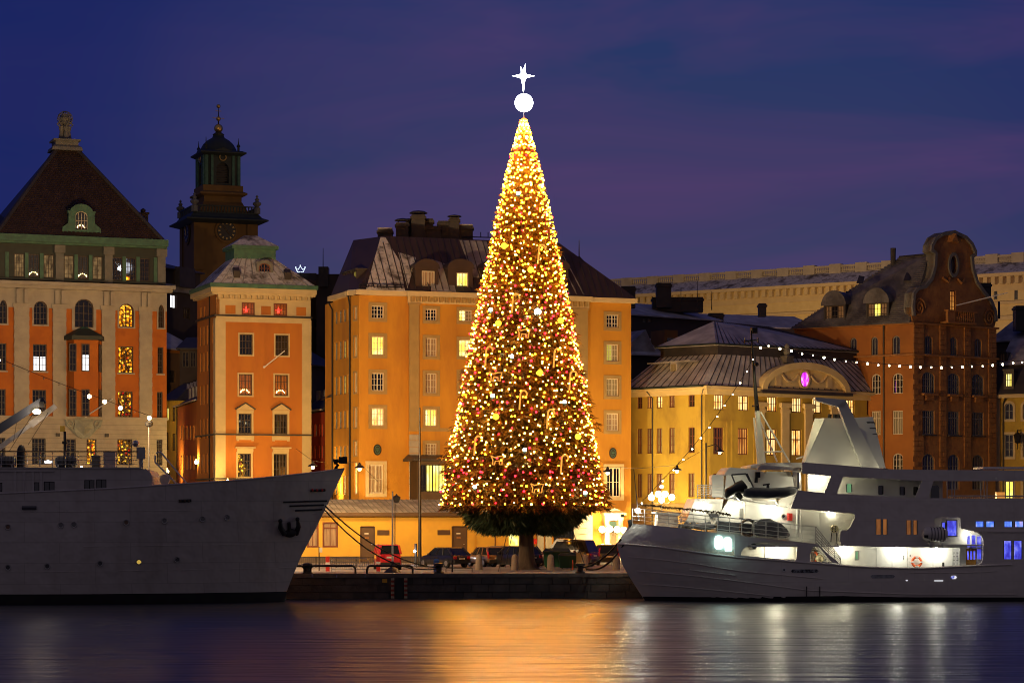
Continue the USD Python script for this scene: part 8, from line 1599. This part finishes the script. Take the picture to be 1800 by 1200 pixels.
part(hR, 'radar_arm', RS.tube([(X(1400, 0, .5)[0], .5, X(1400, 806, .5)[1]), (X(1412, 0, .5)[0], .5, X(1412, 802, .5)[1])], .07, 5), 'ship_white')
part(hR, 'wheelhouse_roof', RS.ppx([(1320, 818), (1345, 813), (1412, 812.5), (1412, 822), (1320, 822)], 2.4, 4.8), 'ship_white')
# funnel
def quad(name, near, far, mat='ship_white', smooth=False): return part(hR, name, hull_of([RS.w(X(x, 0, o)[0], o, X(x, y, o)[1]) for x, y, o in near + far]), mat)
quad('funnel_casing', [(1450, 734.5, 1.7), (1484, 735, 1.7), (1513, 822, 2.6), (1414, 813.5, 2.6)], [(1450, 734.5, -1.7), (1484, 735, -1.7), (1513, 822, -2.6), (1414, 813.5, -2.6)])
quad('funnel_fin', [(1432, 735, 1.1), (1450, 734.5, 1.72), (1415, 813.5, 2.62), (1409, 813, 2.2)], [(1432, 735, -1.1), (1450, 734.5, -1.72), (1415, 813.5, -2.62), (1409, 813, -2.2)])
quad('rear_casing', [(1500, 734, 1.2), (1534, 732, 1.2), (1557, 823, 2.3), (1508, 822, 2.3)], [(1500, 734, -1.2), (1534, 732, -1.2), (1557, 823, -2.3), (1508, 822, -2.3)])
for nm, o_a, o_b, s in (('goal_post', 3.0, 2.3, 0), ('goal_post', -2.3, -3.0, -1)):
    dx = 0
    part(hR, nm, cat([RS.ppx([(1433, 698), (1437, 698), (1485, 702), (1488, 706), (1484, 716), (1473, 714.5), (1438, 704.5), (1433, 702)], o_a, .7), RS.ppx([(1473, 712), (1487, 704), (1546, 822), (1515, 821)], o_a, .7)]), 'ship_white')
part(hR, 'funnel_louvre', cat([RS.ppx([(x0, y), (x1, y), (x1 + 1.5, y + 4.5), (x0 + 3, y + 4.5)], 1.34 + k * .12, .1) for k, (x0, x1, y) in enumerate(((1523, 1537, 741), (1528.5, 1539.5, 751.5), (1533.5, 1542, 762)))]), 'rubber')
part(hR, 'exhausts', cat([RS.tube([(X(c, 0, 0)[0], .4, X(c, 737, 0)[1]), (X(c + 1, 0, 0)[0], .4, X(c, 728, 0)[1])], .16, 7) for c in (1456, 1465, 1472)]), 'iron')
# deck lights
for px, py, o_, cd in ((1434, 836, o1 + .35, 34), (1235, 884, 2.8, 26), (1292, 884, 3.0, 36), (1360, 890, 2.9, 40), (1366, 960, 3.3, 60), (1460, 899, 2.6, 40), (1485, 961, o2 + .45, 24), (1577, 963, o2 + .4, 36), (1646, 964, o2 + .4, 40), (1701, 938, BR - .3, 5)):
    u, z = X(px, py, o_); q = part(hR, 'deck_light', ball(RS.w(u, o_, z), .14, 2, (1.2, 1, .8)), 'glow_ship'); lamp(hR, 'light', RS.w(u, o_ + .22, z - .12), cd * .33, (1, .93, .66) if px < 1500 else (1, .98, .82), .1)
for px, py, o_, cd in ((1432, 818, 4.1, 2.5), (1500, 823, 4.15, 4), (1556, 826, 4.1, 2)):
    u, z = X(px, py, o_); q = part(hR, 'funnel_floodlight', RS.box(u - .18, u + .18, z - .05, z + .15, o_ - .12, o_ + .12), 'iron'); lamp(hR, 'funnel_light', RS.w(u, o_ - .15, z + .16), cd, (1, .90, .58), .12, aim=(0, .8, .6))
q = part(hR, 'mast_floodlight', ball(RS.w(X(1330, 0, 1.6)[0], 1.6, X(1330, 640, 1.6)[1]), .18, 1), 'iron'); lamp(hR, 'mast_light', RS.w(X(1332, 0, 2.4)[0], 2.4, X(1332, 642, 2.4)[1]), 100, (1, .90, .46), .15, aim=(.62, -.05, -.78))
line(RS.w(*[stemU[1][0] + .3, .3, stemU[1][1] + .3]), ibC, .5, 'thick black mooring rope from the white ship bow to the quay, upper one', .08)
line(RS.w(*[stemU[1][0] + .5, .5, stemU[1][1] - .1]), ibC + (.5, -.1, -.1), .7, 'thick black mooring rope from the white ship bow to the quay, lower one', .08)
